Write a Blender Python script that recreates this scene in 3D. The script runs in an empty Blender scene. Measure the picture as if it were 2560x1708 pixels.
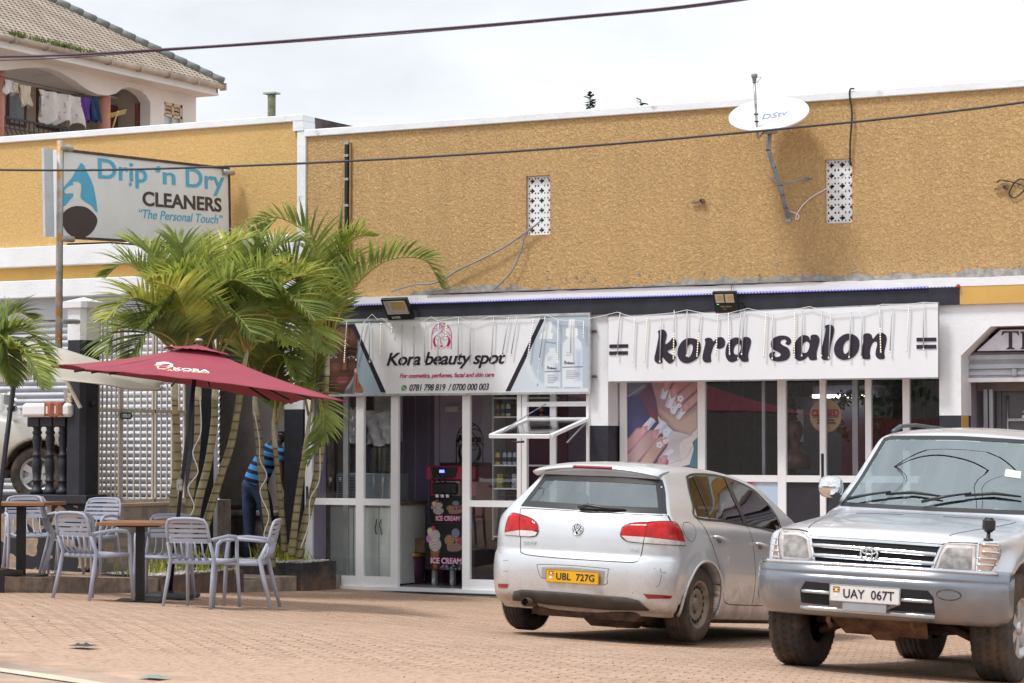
import bpy,bmesh,math,random
import numpy as np
from mathutils import Vector,Matrix,Euler
R=math.radians
PI=math.pi
SC=bpy.context.scene
COL=SC.collection
random.seed(7)

# ---------------------------------------------------------------- camera
FPX=6044.0;PCX,PCY=1280.0,854.0
CAM=np.array([0.0,-25.1,1.85])
YAW=R(27.7);PITCH=math.atan(255.0/6044.0)
_r=np.array([math.cos(YAW),math.sin(YAW),0.0])
_f0=np.array([-math.sin(YAW),math.cos(YAW),0.0]);_u0=np.array([0,0,1.0])
_f=_f0*math.cos(PITCH) + _u0*math.sin(PITCH)
_u=-_f0*math.sin(PITCH) + _u0*math.cos(PITCH)
cam=bpy.data.cameras.new('camera');camo=bpy.data.objects.new('camera',cam);COL.objects.link(camo)
camo.location=CAM;camo.rotation_euler=(PI/2 + PITCH,0,YAW)
cam.sensor_width=36;cam.lens=36*FPX/2560.0;cam.clip_start=0.3;cam.clip_end=900
cam.dof.use_dof=True;cam.dof.focus_distance=24.0;cam.dof.aperture_fstop=7.0
SC.camera=camo

# ---------------------------------------------------------------- world, sun, exposure
SUN_EL,SUN_AZ=R(62),R(214)      # direction the light comes from, azimuth clockwise from +Y
w=bpy.data.worlds.new('World');SC.world=w;w.use_nodes=True
nt=w.node_tree;nt.nodes.clear()
out=nt.nodes.new('ShaderNodeOutputWorld');bg=nt.nodes.new('ShaderNodeBackground')
sky=nt.nodes.new('ShaderNodeTexSky');sky.sky_type='NISHITA';sky.sun_disc=False
sky.sun_elevation=SUN_EL;sky.sun_rotation=SUN_AZ;sky.dust_density=4.0;sky.air_density=1.0
hs=nt.nodes.new('ShaderNodeHueSaturation');hs.inputs['Saturation'].default_value=0.45
nt.links.new(sky.outputs[0],hs.inputs['Color'])
geo=nt.nodes.new('ShaderNodeTexCoord');mp=nt.nodes.new('ShaderNodeMapping')
mp.inputs['Scale'].default_value=(1,1,2.6)
nt.links.new(geo.outputs['Generated'],mp.inputs[0])
nz=nt.nodes.new('ShaderNodeTexNoise');nz.inputs['Scale'].default_value=2.6;nz.inputs['Detail'].default_value=7
nz.inputs['Roughness'].default_value=0.55
nt.links.new(mp.outputs[0],nz.inputs['Vector'])
rp=nt.nodes.new('ShaderNodeValToRGB')
rp.color_ramp.elements[0].position=0.36;rp.color_ramp.elements[0].color=(8.0,8.4,8.9,1)
rp.color_ramp.elements[1].position=0.62;rp.color_ramp.elements[1].color=(12.0,12.3,12.8,1)
nt.links.new(nz.outputs[0],rp.inputs[0])
mx=nt.nodes.new('ShaderNodeMixRGB');mx.inputs[0].default_value=0.82     # overcast layer over the clear sky
nt.links.new(hs.outputs[0],mx.inputs[1]);nt.links.new(rp.outputs[0],mx.inputs[2])
nt.links.new(mx.outputs[0],bg.inputs[0]);bg.inputs[1].default_value=0.095
nt.links.new(bg.outputs[0],out.inputs[0])
sl=bpy.data.lights.new('sun','SUN');sl.energy=2.4;sl.angle=R(11);sl.color=(1.0,0.98,0.95)
so=bpy.data.objects.new('sun',sl);COL.objects.link(so)
_sd=Vector((math.sin(SUN_AZ)*math.cos(SUN_EL),math.cos(SUN_AZ)*math.cos(SUN_EL),math.sin(SUN_EL)))
so.rotation_euler=_sd.to_track_quat('Z','Y').to_euler();so.location=(0,-30,40)
SC.view_settings.view_transform='Standard';SC.view_settings.look='None'
SC.view_settings.exposure=0.30;SC.view_settings.gamma=1.0
SC.render.engine='CYCLES'
SC.cycles.max_bounces=8;SC.cycles.transparent_max_bounces=12
SC.cycles.use_denoising=True

# ---------------------------------------------------------------- photo geometry helpers (survey of the place)
def ray(px,py): return _r*(px-PCX)/FPX + _f - _u*(py-PCY)/FPX
def aty(px,py,y): d=ray(px,py);return CAM + d*(y-CAM[1])/d[1]
def atx(px,py,x): d=ray(px,py);return CAM + d*(x-CAM[0])/d[0]
def atz(px,py,z): d=ray(px,py);return CAM + d*(z-CAM[2])/d[2]
def atd(px,py,D): return CAM + ray(px,py)*D
def FX(px,y=0.0,py=1000): return aty(px,py,y)[0]      # x of a facade feature in plane y
_gy=[-60,-20,-13.7,-11,-9.3,-6.5,-3,-1,0,60]
_gz=[.58,.58,.58,.55,.49,.29,.12,.05,.02,.02]
_gb=[-.01,-.015,-.02,-.028,-.033,-.03,-.024,-.02,-.02,-.02]
def G(x,y):
    xx=min(max(x,-22.0),4.0)
    g=sum(np.interp(y+o,_gy,_gz) for o in (-.8,-.4,0,.4,.8))/5
    b=np.interp(y,_gy,_gb)
    return float(g + b*(xx+12))
def onground(px,py,dz=0.0):
    z=.3
    for _ in range(30):
        p=atz(px,py,z+dz);z=z*.5 + G(p[0],p[1])*.5
    return atz(px,py,z+dz)

# ---------------------------------------------------------------- materials
MATS={}
def srgb(r,g,b):
    f=lambda c: (c/255/12.92) if c/255 <= .04045 else ((c/255+.055)/1.055)**2.4
    return (f(r),f(g),f(b))
def N(nt,kind,**kw):
    n=nt.nodes.new(kind)
    for k,v in kw.items():
        if k in n.inputs: n.inputs[k].default_value=v
        else: setattr(n,k,v)
    return n
def mat(name,col,rough=.6,metal=0.0,var=.08,vscale=6,bump=0.0,bscale=40,spec=.5,coat=0.0,emit=None,estr=0,trans=0,var2=None,dirt=None,sheen=0):
    """principled with noise colour variation, bump, optional second colour patches and dirt near the bottom"""
    if name in MATS: return MATS[name]
    m=bpy.data.materials.new(name);m.use_nodes=True;t=m.node_tree;MATS[name]=m
    b=t.nodes['Principled BSDF']
    b.inputs['Roughness'].default_value=rough;b.inputs['Metallic'].default_value=metal
    b.inputs['Specular IOR Level'].default_value=spec;b.inputs['Coat Weight'].default_value=coat
    b.inputs['Coat Roughness'].default_value=.05
    tc=N(t,'ShaderNodeTexCoord')
    nz=N(t,'ShaderNodeTexNoise',Scale=vscale,Detail=5,Roughness=.6)
    t.links.new(tc.outputs['Object'],nz.inputs['Vector'])
    rp=N(t,'ShaderNodeValToRGB');e=rp.color_ramp.elements
    c0=tuple(max(0,c*(1-var*1.6)) for c in col);c1=tuple(min(1,c*(1+var)) for c in col)
    e[0].position=.32;e[1].position=.68;e[0].color=(*c0,1);e[1].color=(*c1,1)
    t.links.new(nz.outputs[0],rp.inputs[0]);last=rp.outputs[0]
    if var2:     # (colour, scale, threshold, softness)
        n2=N(t,'ShaderNodeTexNoise',Scale=var2[1],Detail=8,Roughness=.65)
        t.links.new(tc.outputs['Object'],n2.inputs['Vector'])
        r2=N(t,'ShaderNodeValToRGB');r2.color_ramp.elements[0].position=var2[2];r2.color_ramp.elements[1].position=var2[2]+var2[3]
        t.links.new(n2.outputs[0],r2.inputs[0])
        mxn=N(t,'ShaderNodeMixRGB');t.links.new(r2.outputs[0],mxn.inputs[0]);t.links.new(last,mxn.inputs[1])
        mxn.inputs[2].default_value=(*var2[0],1);last=mxn.outputs[0]
    if dirt:     # (colour, z0, z1, amount): real dust that thins out from z0 up to z1
        sp=N(t,'ShaderNodeSeparateXYZ');t.links.new(tc.outputs['Object'],sp.inputs[0])
        mr=N(t,'ShaderNodeMapRange');mr.inputs['From Min'].default_value=dirt[1];mr.inputs['From Max'].default_value=dirt[2]
        mr.inputs['To Min'].default_value=dirt[3];mr.inputs['To Max'].default_value=0
        n3=N(t,'ShaderNodeTexNoise',Scale=5,Detail=8,Roughness=.7);t.links.new(tc.outputs['Object'],n3.inputs['Vector'])
        ma=N(t,'ShaderNodeMath',operation='MULTIPLY_ADD');t.links.new(n3.outputs[0],ma.inputs[0]);ma.inputs[1].default_value=.35
        ad=N(t,'ShaderNodeMath',operation='SUBTRACT');t.links.new(sp.outputs[2],ad.inputs[0]);t.links.new(n3.outputs[0],ad.inputs[1])
        ad2=N(t,'ShaderNodeMath',operation='ADD');t.links.new(ad.outputs[0],ad2.inputs[0]);ad2.inputs[1].default_value=.5
        t.links.new(ad2.outputs[0],mr.inputs['Value'])
        md=N(t,'ShaderNodeMixRGB');t.links.new(mr.outputs[0],md.inputs[0]);t.links.new(last,md.inputs[1]);md.inputs[2].default_value=(*dirt[0],1)
        last=md.outputs[0]
        rr=N(t,'ShaderNodeMapRange');rr.inputs['To Min'].default_value=rough;rr.inputs['To Max'].default_value=.8
        t.links.new(mr.outputs[0],rr.inputs['Value']);t.links.new(rr.outputs[0],b.inputs['Roughness'])
        mm=N(t,'ShaderNodeMapRange');mm.inputs['To Min'].default_value=metal;mm.inputs['To Max'].default_value=0
        t.links.new(mr.outputs[0],mm.inputs['Value']);t.links.new(mm.outputs[0],b.inputs['Metallic'])
    t.links.new(last,b.inputs['Base Color'])
    if bump > 0:
        nb=N(t,'ShaderNodeTexNoise',Scale=bscale,Detail=4,Roughness=.6);t.links.new(tc.outputs['Object'],nb.inputs['Vector'])
        bp=N(t,'ShaderNodeBump',Strength=min(1,bump),Distance=.01*max(1,bump));t.links.new(nb.outputs[0],bp.inputs['Height'])
        t.links.new(bp.outputs[0],b.inputs['Normal'])
    if emit:
        b.inputs['Emission Color'].default_value=(*emit,1);b.inputs['Emission Strength'].default_value=estr
    return m
def glassmat(name,tint=(.8,.85,.85),refl=.25,rough=.0,gl=(1,1,1),wav=.05):
    if name in MATS: return MATS[name]
    m=bpy.data.materials.new(name);m.use_nodes=True;t=m.node_tree;t.nodes.clear();MATS[name]=m
    o=N(t,'ShaderNodeOutputMaterial');tr=N(t,'ShaderNodeBsdfTransparent');g=N(t,'ShaderNodeBsdfGlossy')
    tr.inputs[0].default_value=(*tint,1);g.inputs[0].default_value=(*gl,1);g.inputs['Roughness'].default_value=rough
    lw0=N(t,'ShaderNodeLayerWeight',Blend=.5);lw=N(t,'ShaderNodeMath',operation='POWER');t.links.new(lw0.outputs['Facing'],lw.inputs[0]);lw.inputs[1].default_value=4.5
    mr=N(t,'ShaderNodeMapRange');mr.inputs['To Min'].default_value=refl;mr.inputs['To Max'].default_value=1
    t.links.new(lw.outputs[0],mr.inputs[0])
    nb=N(t,'ShaderNodeTexNoise',Scale=1.2);tc=N(t,'ShaderNodeTexCoord');t.links.new(tc.outputs['Object'],nb.inputs['Vector'])
    bp=N(t,'ShaderNodeBump',Strength=wav,Distance=.01);t.links.new(nb.outputs[0],bp.inputs['Height']);t.links.new(bp.outputs[0],g.inputs['Normal'])
    mx=N(t,'ShaderNodeMixShader');t.links.new(mr.outputs[0],mx.inputs[0]);t.links.new(tr.outputs[0],mx.inputs[1]);t.links.new(g.outputs[0],mx.inputs[2])
    t.links.new(mx.outputs[0],o.inputs[0]);return m
def vcmat(name,rough=.35,spec=.4):
    if name in MATS: return MATS[name]
    m=bpy.data.materials.new(name);m.use_nodes=True;t=m.node_tree;MATS[name]=m
    b=t.nodes['Principled BSDF'];b.inputs['Roughness'].default_value=rough;b.inputs['Specular IOR Level'].default_value=spec
    a=N(t,'ShaderNodeVertexColor');a.layer_name='print';t.links.new(a.outputs[0],b.inputs['Base Color']);return m

# ---------------------------------------------------------------- mesh builder
class MB:
    def __init__(s): s.v=[];s.f=[];s.m=[];s.sm=[]
    def add(s,vs,fs,mi=0,smooth=False):
        o=len(s.v);s.v += [tuple(map(float,p)) for p in vs]
        for f in fs: s.f.append(tuple(i+o for i in f));s.m.append(mi);s.sm.append(smooth)
        return s
    def box(s,x0,x1,y0,y1,z0,z1,mi=0,M=None):
        vs=[(x,y,z) for x in (x0,x1) for y in (y0,y1) for z in (z0,z1)]
        if M is not None: vs=[tuple(M @ Vector(p)) for p in vs]
        s.add(vs,[(0,1,3,2),(4,6,7,5),(0,4,5,1),(2,3,7,6),(0,2,6,4),(1,5,7,3)],mi);return s
    def bbox(s,x0,x1,y0,y1,z0,z1,r=.01,mi=0,M=None):   # box with chamfered vertical & horizontal edges
        vs=[];fs=[]
        def P(p): return tuple(M @ Vector(p)) if M is not None else p
        r=min(r,(x1-x0)*.49,(y1-y0)*.49,(z1-z0)*.49)
        rings=[]
        for z,e in ((z0,r),(z0+r,0),(z1-r,0),(z1,r)):
            a,b,c,d=x0+e,x1-e,y0+e,y1-e
            ch=r if e == 0 else r*.6
            rings.append([(a+ch,c,z),(b-ch,c,z),(b,c+ch,z),(b,d-ch,z),(b-ch,d,z),(a+ch,d,z),(a,d-ch,z),(a,c+ch,z)])
        for rg in rings: vs += [P(p) for p in rg]
        for k in range(3):
            for i in range(8): fs.append((k*8+i,k*8+(i+1) % 8,(k+1)*8+(i+1) % 8,(k+1)*8+i))
        fs.append(tuple(range(7,-1,-1)));fs.append(tuple(24+i for i in range(8)))
        s.add(vs,fs,mi);return s
    def tube(s,pts,r,n=8,mi=0,cap=True,smooth=True,flat=None):
        pts=[Vector(p) for p in pts]
        rs=r if isinstance(r,(list,tuple)) else [r]*len(pts)
        vs=[];fs=[];up=None
        for i,p in enumerate(pts):
            if i == 0: t=pts[1]-p
            elif i == len(pts)-1: t=p-pts[i-1]
            else: t=(pts[i+1]-p).normalized() + (p-pts[i-1]).normalized()
            if t.length < 1e-9: t=Vector((0,0,1))
            t.normalize()
            if up is None:
                up=Vector((0,0,1)) if abs(t.z) < .9 else Vector((1,0,0))
            a=t.cross(up)
            if a.length < 1e-6: a=t.cross(Vector((0,1,0)))
            a.normalize();b=a.cross(t).normalized();up=b
            for k in range(n):
                q=2*PI*k/n + (PI/4 if n == 4 else 0)
                ca,sa=math.cos(q),math.sin(q)
                if flat: vs.append(p + a*ca*flat[0]*rs[i] + b*sa*flat[1]*rs[i])
                else: vs.append(p + a*ca*rs[i] + b*sa*rs[i])
        for i in range(len(pts)-1):
            for k in range(n): fs.append((i*n+k,(i+1)*n+k,(i+1)*n+(k+1) % n,i*n+(k+1) % n))
        if cap:
            fs.append(tuple(range(n)));fs.append(tuple((len(pts)-1)*n+k for k in range(n-1,-1,-1)))
        s.add(vs,fs,mi,smooth and n > 4);return s
    def bar(s,p,q,w,h=None,mi=0,up=(0,0,1)):
        p=Vector(p);q=Vector(q);h=h or w;t=(q-p).normalized();upv=Vector(up)
        a=t.cross(upv)
        if a.length < 1e-5: a=t.cross(Vector((1,0,0)))
        a.normalize();b=a.cross(t)
        vs=[]
        for c in (p,q):
            for sa,sb in ((-1,-1),(1,-1),(1,1),(-1,1)): vs.append(c + a*sa*w/2 + b*sb*h/2)
        s.add(vs,[(3,2,1,0),(4,5,6,7),(0,1,5,4),(1,2,6,5),(2,3,7,6),(3,0,4,7)],mi);return s
    def lathe(s,prof,c=(0,0,0),axis='z',n=20,mi=0,smooth=True,M=None,cap=True):
        vs=[];fs=[]
        for (r,h) in prof:
            for k in range(n):
                q=2*PI*k/n;a,b=r*math.cos(q),r*math.sin(q)
                p={'z': (a,b,h),'x': (h,a,b),'y': (b,h,a)}[axis]
                p=Vector(p)
                if M is not None: p=M @ p
                vs.append((p[0]+c[0],p[1]+c[1],p[2]+c[2]))
        m=len(prof)
        for i in range(m-1):
            for k in range(n): fs.append((i*n+k,i*n+(k+1) % n,(i+1)*n+(k+1) % n,(i+1)*n+k))
        if cap and prof[0][0] > 1e-4: fs.append(tuple(range(n-1,-1,-1)))
        if cap and prof[-1][0] > 1e-4: fs.append(tuple((m-1)*n+k for k in range(n)))
        s.add(vs,fs,mi,smooth);return s
    def prism(s,poly,d0,d1,axis='y',mi=0,M=None):
        """poly in the plane normal to axis: y -> (x,z); x -> (y,z); z -> (x,y)"""
        n=len(poly);vs=[]
        for d in (d0,d1):
            for a,b in poly:
                p={'y': (a,d,b),'x': (d,a,b),'z': (a,b,d)}[axis]
                vs.append(tuple(M @ Vector(p)) if M is not None else p)
        fs=[tuple(range(n)),tuple(range(2*n-1,n-1,-1))]
        for i in range(n): fs.append((i,(i+1) % n,n+(i+1) % n,n+i))
        s.add(vs,fs,mi);return s
    def ball(s,c,r,n=10,m=7,mi=0):
        rx,ry,rz=r if isinstance(r,(tuple,list)) else (r,r,r)
        prof=[];vs=[];fs=[]
        for i in range(m+1):
            th=PI*i/m
            for k in range(n):
                q=2*PI*k/n;vs.append((c[0]+rx*math.sin(th)*math.cos(q),c[1]+ry*math.sin(th)*math.sin(q),c[2]-rz*math.cos(th)))
        for i in range(m):
            for k in range(n): fs.append((i*n+k,i*n+(k+1) % n,(i+1)*n+(k+1) % n,(i+1)*n+k))
        s.add(vs,fs,mi,True);return s
    def grid(s,fn,nu,nv,mi=0,smooth=True):
        vs=[fn(i/nu,j/nv) for j in range(nv+1) for i in range(nu+1)]
        fs=[(j*(nu+1)+i,j*(nu+1)+i+1,(j+1)*(nu+1)+i+1,(j+1)*(nu+1)+i) for j in range(nv) for i in range(nu)]
        s.add(vs,fs,mi,smooth);return s
    def build(s,name,mats,parent=None,base=None,local=False):
        """parent: thing; vertices are world coordinates unless local"""
        if not isinstance(mats,(list,tuple)): mats=[mats]
        off=Vector((0,0,0))
        if not local:
            if parent is not None:
                q=parent
                while q is not None: off += q.location;q=q.parent
            elif base is not None: off=Vector(base)
        vs=[(p[0]-off[0],p[1]-off[1],p[2]-off[2]) for p in s.v]
        me=bpy.data.meshes.new(name);me.from_pydata(vs,[],s.f)
        for m in mats: me.materials.append(m)
        me.polygons.foreach_set('material_index',s.m);me.polygons.foreach_set('use_smooth',s.sm)
        me.validate(verbose=False);me.update()
        o=bpy.data.objects.new(name,me);COL.objects.link(o)
        if parent is not None: o.parent=parent
        else: o.location=off
        return o
def recalc(o):
    bm=bmesh.new();bm.from_mesh(o.data);bmesh.ops.recalc_face_normals(bm,faces=bm.faces);bm.to_mesh(o.data);bm.free();return o
def weld(o,d=1e-4):
    bm=bmesh.new();bm.from_mesh(o.data);bmesh.ops.remove_doubles(bm,verts=bm.verts,dist=d);bmesh.ops.recalc_face_normals(bm,faces=bm.faces);bm.to_mesh(o.data);bm.free();return o
def bevel(o,w=.006,seg=2,ang=35):
    m=o.modifiers.new('bevel','BEVEL');m.width=w;m.segments=seg;m.limit_method='ANGLE';m.angle_limit=R(ang);return o
def tag(o,label=None,cat=None,group=None,kind=None):
    if label: o['label']=label
    if cat: o['category']=cat
    if group: o['group']=group
    if kind: o['kind']=kind
    return o
def thing(name,label,cat,loc,group=None,rz=0.0):
    o=bpy.data.objects.new(name,None);COL.objects.link(o);o.location=Vector([float(c) for c in loc]);o.rotation_euler=(0,0,rz)
    o.empty_display_size=.1;bpy.context.view_layer.update
    return tag(o,label,cat,group)
def copy_tree(o,parent=None):
    c=o.copy();COL.objects.link(c)
    if parent is not None: c.parent=parent
    for ch in list(o.children): copy_tree(ch,c)
    return c

# ---------------------------------------------------------------- flat lettering and drawing
def text_mesh(txt,size,bold=0.0,shear=0.0,extrude=.0015,spacing=1.0,width=1.0):
    cu=bpy.data.curves.new('txt','FONT');cu.body=txt;cu.size=size;cu.offset=bold;cu.shear=shear
    cu.extrude=extrude;cu.space_character=spacing;cu.resolution_u=4;cu.align_x='LEFT'
    o=bpy.data.objects.new('txt',cu);COL.objects.link(o);dg=bpy.context.evaluated_depsgraph_get()
    me=bpy.data.meshes.new_from_object(o.evaluated_get(dg));vs=[tuple(v.co) for v in me.vertices];fs=[tuple(p.vertices) for p in me.polygons]
    bpy.data.objects.remove(o);bpy.data.curves.remove(cu);bpy.data.meshes.remove(me)
    return vs,fs
def put_text(mb,txt,frame,x0,y0,w,h,bold=0.0,shear=0.0,mi=0,spacing=1.0,lift=.004,cap=None):
    """fit text into box (x0,y0,w,h) of frame(u,v,n)->world"""
    vs,fs=text_mesh(txt,1.0,bold,shear,.002,spacing)
    if not vs: return
    xs=[v[0] for v in vs];ys=[v[1] for v in vs]
    ax,bx,ay,by=min(xs),max(xs),min(ys),max(ys)
    sx=w/(bx-ax);sy=h/(by-ay)
    mb.add([frame(x0+(v[0]-ax)*sx,y0+(v[1]-ay)*sy,lift+v[2]) for v in vs],fs,mi)
def catmull(pts,n=8):
    P=[np.array(p,float) for p in pts];P=[2*P[0]-P[1]] + P + [2*P[-1]-P[-2]];o=[]
    for i in range(1,len(P)-2):
        for k in range(n):
            t=k/n;a,b,c,d=P[i-1],P[i],P[i+1],P[i+2]
            o.append(.5*((2*b)+(c-a)*t+(2*a-5*b+4*c-d)*t*t+(3*b-a-3*c+d)*t**3))
    o.append(P[-2]);return o
_lift=[0.0]
def stroke(mb,frame,pts,w=None,mi=0,n=6,lift=.004,smooth=True):
    """brush stroke; pts (x,y[,w]); round ends"""
    if w is not None: pts=[(p[0],p[1],w) for p in pts]
    P=catmull(pts,n) if smooth and len(pts) > 2 else [np.array(p,float) for p in pts]
    _lift[0]=(_lift[0]+.00013) % .002;L=lift+_lift[0]
    left=[];right=[]
    for i,p in enumerate(P):
        t=(P[min(i+1,len(P)-1)]-P[max(i-1,0)])[:2];t=t/(np.linalg.norm(t)+1e-9);nn=np.array([-t[1],t[0]])
        left.append(p[:2]+nn*p[2]/2);right.append(p[:2]-nn*p[2]/2)
    vs=[];fs=[]
    for a,b in zip(left,right): vs += [frame(a[0],a[1],L),frame(b[0],b[1],L)]
    for i in range(len(P)-1): fs.append((2*i,2*i+1,2*i+3,2*i+2))
    mb.add(vs,fs,mi)
    for e in (0,-1):
        p=P[e];L += .00005
        mb.add([frame(p[0]+p[2]/2*math.cos(a*PI/5),p[1]+p[2]/2*math.sin(a*PI/5),L) for a in range(10)],[tuple(range(10))],mi)
def fpoly(mb,frame,pts,mi=0,lift=.004):
    _lift[0]=(_lift[0]+.00013) % .002
    mb.add([frame(p[0],p[1],lift+_lift[0]) for p in pts],[tuple(range(len(pts)))],mi)
def plane_frame(o,ux,uy):
    o=np.array(o,float);ux=np.array(ux,float);ux /= np.linalg.norm(ux);uy=np.array(uy,float);uy /= np.linalg.norm(uy)
    nn=np.cross(ux,uy)
    return lambda u,v,h=0.0: tuple(o + ux*u + uy*v + nn*h)

# ---------------------------------------------------------------- printed pictures (drawn by code into vertex colours)
class Art:
    def __init__(s,w,h,nx,ny,bg):
        s.w,s.h,s.nx,s.ny=w,h,nx,ny
        s.X,s.Y=np.meshgrid(np.linspace(0,w,nx+1),np.linspace(0,h,ny+1));s.px=w/nx
        s.C=np.zeros((ny+1,nx+1,3));s.C[:]=np.array(bg)
    def put(s,a,col): a=np.clip(a,0,1)[...,None];s.C=s.C*(1-a) + np.array(col)*a;return s
    def ell(s,cx,cy,rx,ry,col,rot=0,soft=None,al=1.0):
        c,n=math.cos(rot),math.sin(rot);dx,dy=s.X-cx,s.Y-cy
        u=(dx*c+dy*n)/rx;v=(-dx*n+dy*c)/ry;d=(np.sqrt(u*u+v*v)-1)*min(rx,ry)
        return s.put(al*np.clip(.5-d/((soft or s.px)),0,1),col)
    def sd(s,pts):
        P=np.array(pts,float);X,Y=s.X,s.Y;d=np.full(X.shape,1e9);ins=np.zeros(X.shape,bool);n=len(P)
        for i in range(n):
            a,b=P[i],P[(i+1) % n];ex,ey=b-a;wx,wy=X-a[0],Y-a[1]
            t=np.clip((wx*ex+wy*ey)/(ex*ex+ey*ey+1e-12),0,1);d=np.minimum(d,np.hypot(wx-ex*t,wy-ey*t))
            c=((a[1] > Y) != (b[1] > Y)) & (X < (b[0]-a[0])*(Y-a[1])/(b[1]-a[1]+1e-12)+a[0]);ins ^= c
        return np.where(ins,-d,d)
    def poly(s,pts,col,soft=None,al=1.0,curve=False):
        if curve: pts=[p[:2] for p in catmull(list(pts)+[pts[0]],6)][:-1]
        return s.put(al*np.clip(.5-s.sd(pts)/(soft or s.px),0,1),col)
    def line(s,pts,wd,col,soft=None,al=1.0,curve=True):
        if curve and len(pts) > 2: pts=catmull(pts,6)
        d=np.full(s.X.shape,1e9)
        for a,b in zip(pts[:-1],pts[1:]):
            ex,ey=b[0]-a[0],b[1]-a[1];wx,wy=s.X-a[0],s.Y-a[1]
            t=np.clip((wx*ex+wy*ey)/(ex*ex+ey*ey+1e-12),0,1);d=np.minimum(d,np.hypot(wx-ex*t,wy-ey*t))
        return s.put(al*np.clip(.5-(d-wd/2)/(soft or s.px),0,1),col)
    def noise(s,amt,seed=1):
        rg=np.random.RandomState(seed);s.C=np.clip(s.C*(1+amt*rg.randn(*s.X.shape)[...,None]),0,1);return s
    def build(s,name,frame,m,parent=None,lift=.003,wave=None):
        nx,ny=s.nx,s.ny;vs=[]
        for j in range(ny+1):
            for i in range(nx+1):
                vs.append(frame(s.X[j,i],s.Y[j,i],lift))
        fs=[(j*(nx+1)+i,j*(nx+1)+i+1,(j+1)*(nx+1)+i+1,(j+1)*(nx+1)+i) for j in range(ny) for i in range(nx)]
        mb=MB();mb.add(vs,fs,0,True);o=mb.build(name,m,parent,base=vs[0] if parent is None else None)
        ca=o.data.color_attributes.new('print','FLOAT_COLOR','POINT')
        cc=np.ones((len(vs),4),'f');cc[:,:3]=s.C.reshape(-1,3);ca.data.foreach_set('color',cc.ravel());return o
# ================================================================ MATERIALS OF THE SETTING
def stucco(name,c0,c1,scale=16,dist=.03,fine=60,streak=.35):
    m=bpy.data.materials.new(name);m.use_nodes=True;t=m.node_tree;b=t.nodes['Principled BSDF'];MATS[name]=m
    b.inputs['Roughness'].default_value=.82;b.inputs['Specular IOR Level'].default_value=.3
    tc=N(t,'ShaderNodeTexCoord')
    n1=N(t,'ShaderNodeTexNoise',Scale=scale,Detail=6,Roughness=.62,Distortion=.6);t.links.new(tc.outputs['Object'],n1.inputs['Vector'])
    v=N(t,'ShaderNodeTexVoronoi',Scale=scale*1.5);v.feature='SMOOTH_F1';t.links.new(n1.outputs['Color'],v.inputs['Vector'])
    v2=N(t,'ShaderNodeTexVoronoi',Scale=scale*1.25);v2.feature='SMOOTH_F1'
    mxv=N(t,'ShaderNodeMixRGB');mxv.inputs[0].default_value=.12;t.links.new(tc.outputs['Object'],mxv.inputs[1]);t.links.new(n1.outputs['Color'],mxv.inputs[2])
    t.links.new(mxv.outputs[0],v2.inputs['Vector'])
    hgt=N(t,'ShaderNodeMath',operation='MULTIPLY_ADD');t.links.new(v2.outputs['Distance'],hgt.inputs[0]);hgt.inputs[1].default_value=-1.0
    t.links.new(n1.outputs[0],hgt.inputs[2])
    bp=N(t,'ShaderNodeBump',Strength=.9,Distance=dist);t.links.new(hgt.outputs[0],bp.inputs['Height']);t.links.new(bp.outputs[0],b.inputs['Normal'])
    rp=N(t,'ShaderNodeValToRGB');e=rp.color_ramp.elements;e[0].color=(*c0,1);e[1].color=(*c1,1);e[0].position=-.0;e[1].position=.45
    t.links.new(hgt.outputs[0],rp.inputs[0])
    # large soft weathering and rain streaks
    n2=N(t,'ShaderNodeTexNoise',Scale=.7,Detail=6,Roughness=.6);t.links.new(tc.outputs['Object'],n2.inputs['Vector'])
    mp=N(t,'ShaderNodeMapping');mp.inputs['Scale'].default_value=(7,7,.35);t.links.new(tc.outputs['Object'],mp.inputs[0])
    n3=N(t,'ShaderNodeTexNoise',Scale=1.0,Detail=5,Roughness=.6);t.links.new(mp.outputs[0],n3.inputs['Vector'])
    mul=N(t,'ShaderNodeMath',operation='MULTIPLY');t.links.new(n2.outputs[0],mul.inputs[0]);t.links.new(n3.outputs[0],mul.inputs[1])
    r2=N(t,'ShaderNodeMapRange');r2.inputs['From Min'].default_value=.2;r2.inputs['From Max'].default_value=.38
    r2.inputs['To Min'].default_value=0;r2.inputs['To Max'].default_value=streak;t.links.new(mul.outputs[0],r2.inputs[0])
    mx=N(t,'ShaderNodeMixRGB');t.links.new(r2.outputs[0],mx.inputs[0]);t.links.new(rp.outputs[0],mx.inputs[1])
    mx.inputs[2].default_value=(c0[0]*.8,c0[1]*.78,c0[2]*.9,1);t.links.new(mx.outputs[0],b.inputs['Base Color'])
    return m
M_ochre=stucco('ochre_stucco',(.56,.36,.16),(.77,.51,.25),scale=30,dist=.022,streak=.38)
M_ochre2=stucco('yellow_ochre_stucco',(.64,.41,.155),(.76,.51,.23),scale=34,dist=.010,streak=.15)
M_white=mat('white_painted_plaster',(.76,.77,.80),.6,var=.05,vscale=3,bump=.35,bscale=30,var2=((.55,.53,.50),2.2,.62,.16))
M_whitetrim=mat('white_trim_paint',(.76,.78,.81),.6,var=.05,vscale=2,bump=.5,bscale=22,var2=((.42,.43,.46),3.5,.60,.14))
M_navy=mat('dark_navy_paint',(.018,.019,.030),.55,var=.25,vscale=5,bump=.3,bscale=30)
M_ochreflat=mat('smooth_ochre_paint',(.60,.36,.09),.6,var=.06,vscale=3,bump=.2,bscale=30)
M_greyplaster=mat('raw_grey_render',(.33,.31,.29),.9,var=.25,vscale=14,bump=.9,bscale=60,var2=((.5,.38,.22),8,.58,.1))
M_alu=mat('white_aluminium',(.80,.80,.82),.35,var=.02,bump=0)
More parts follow.
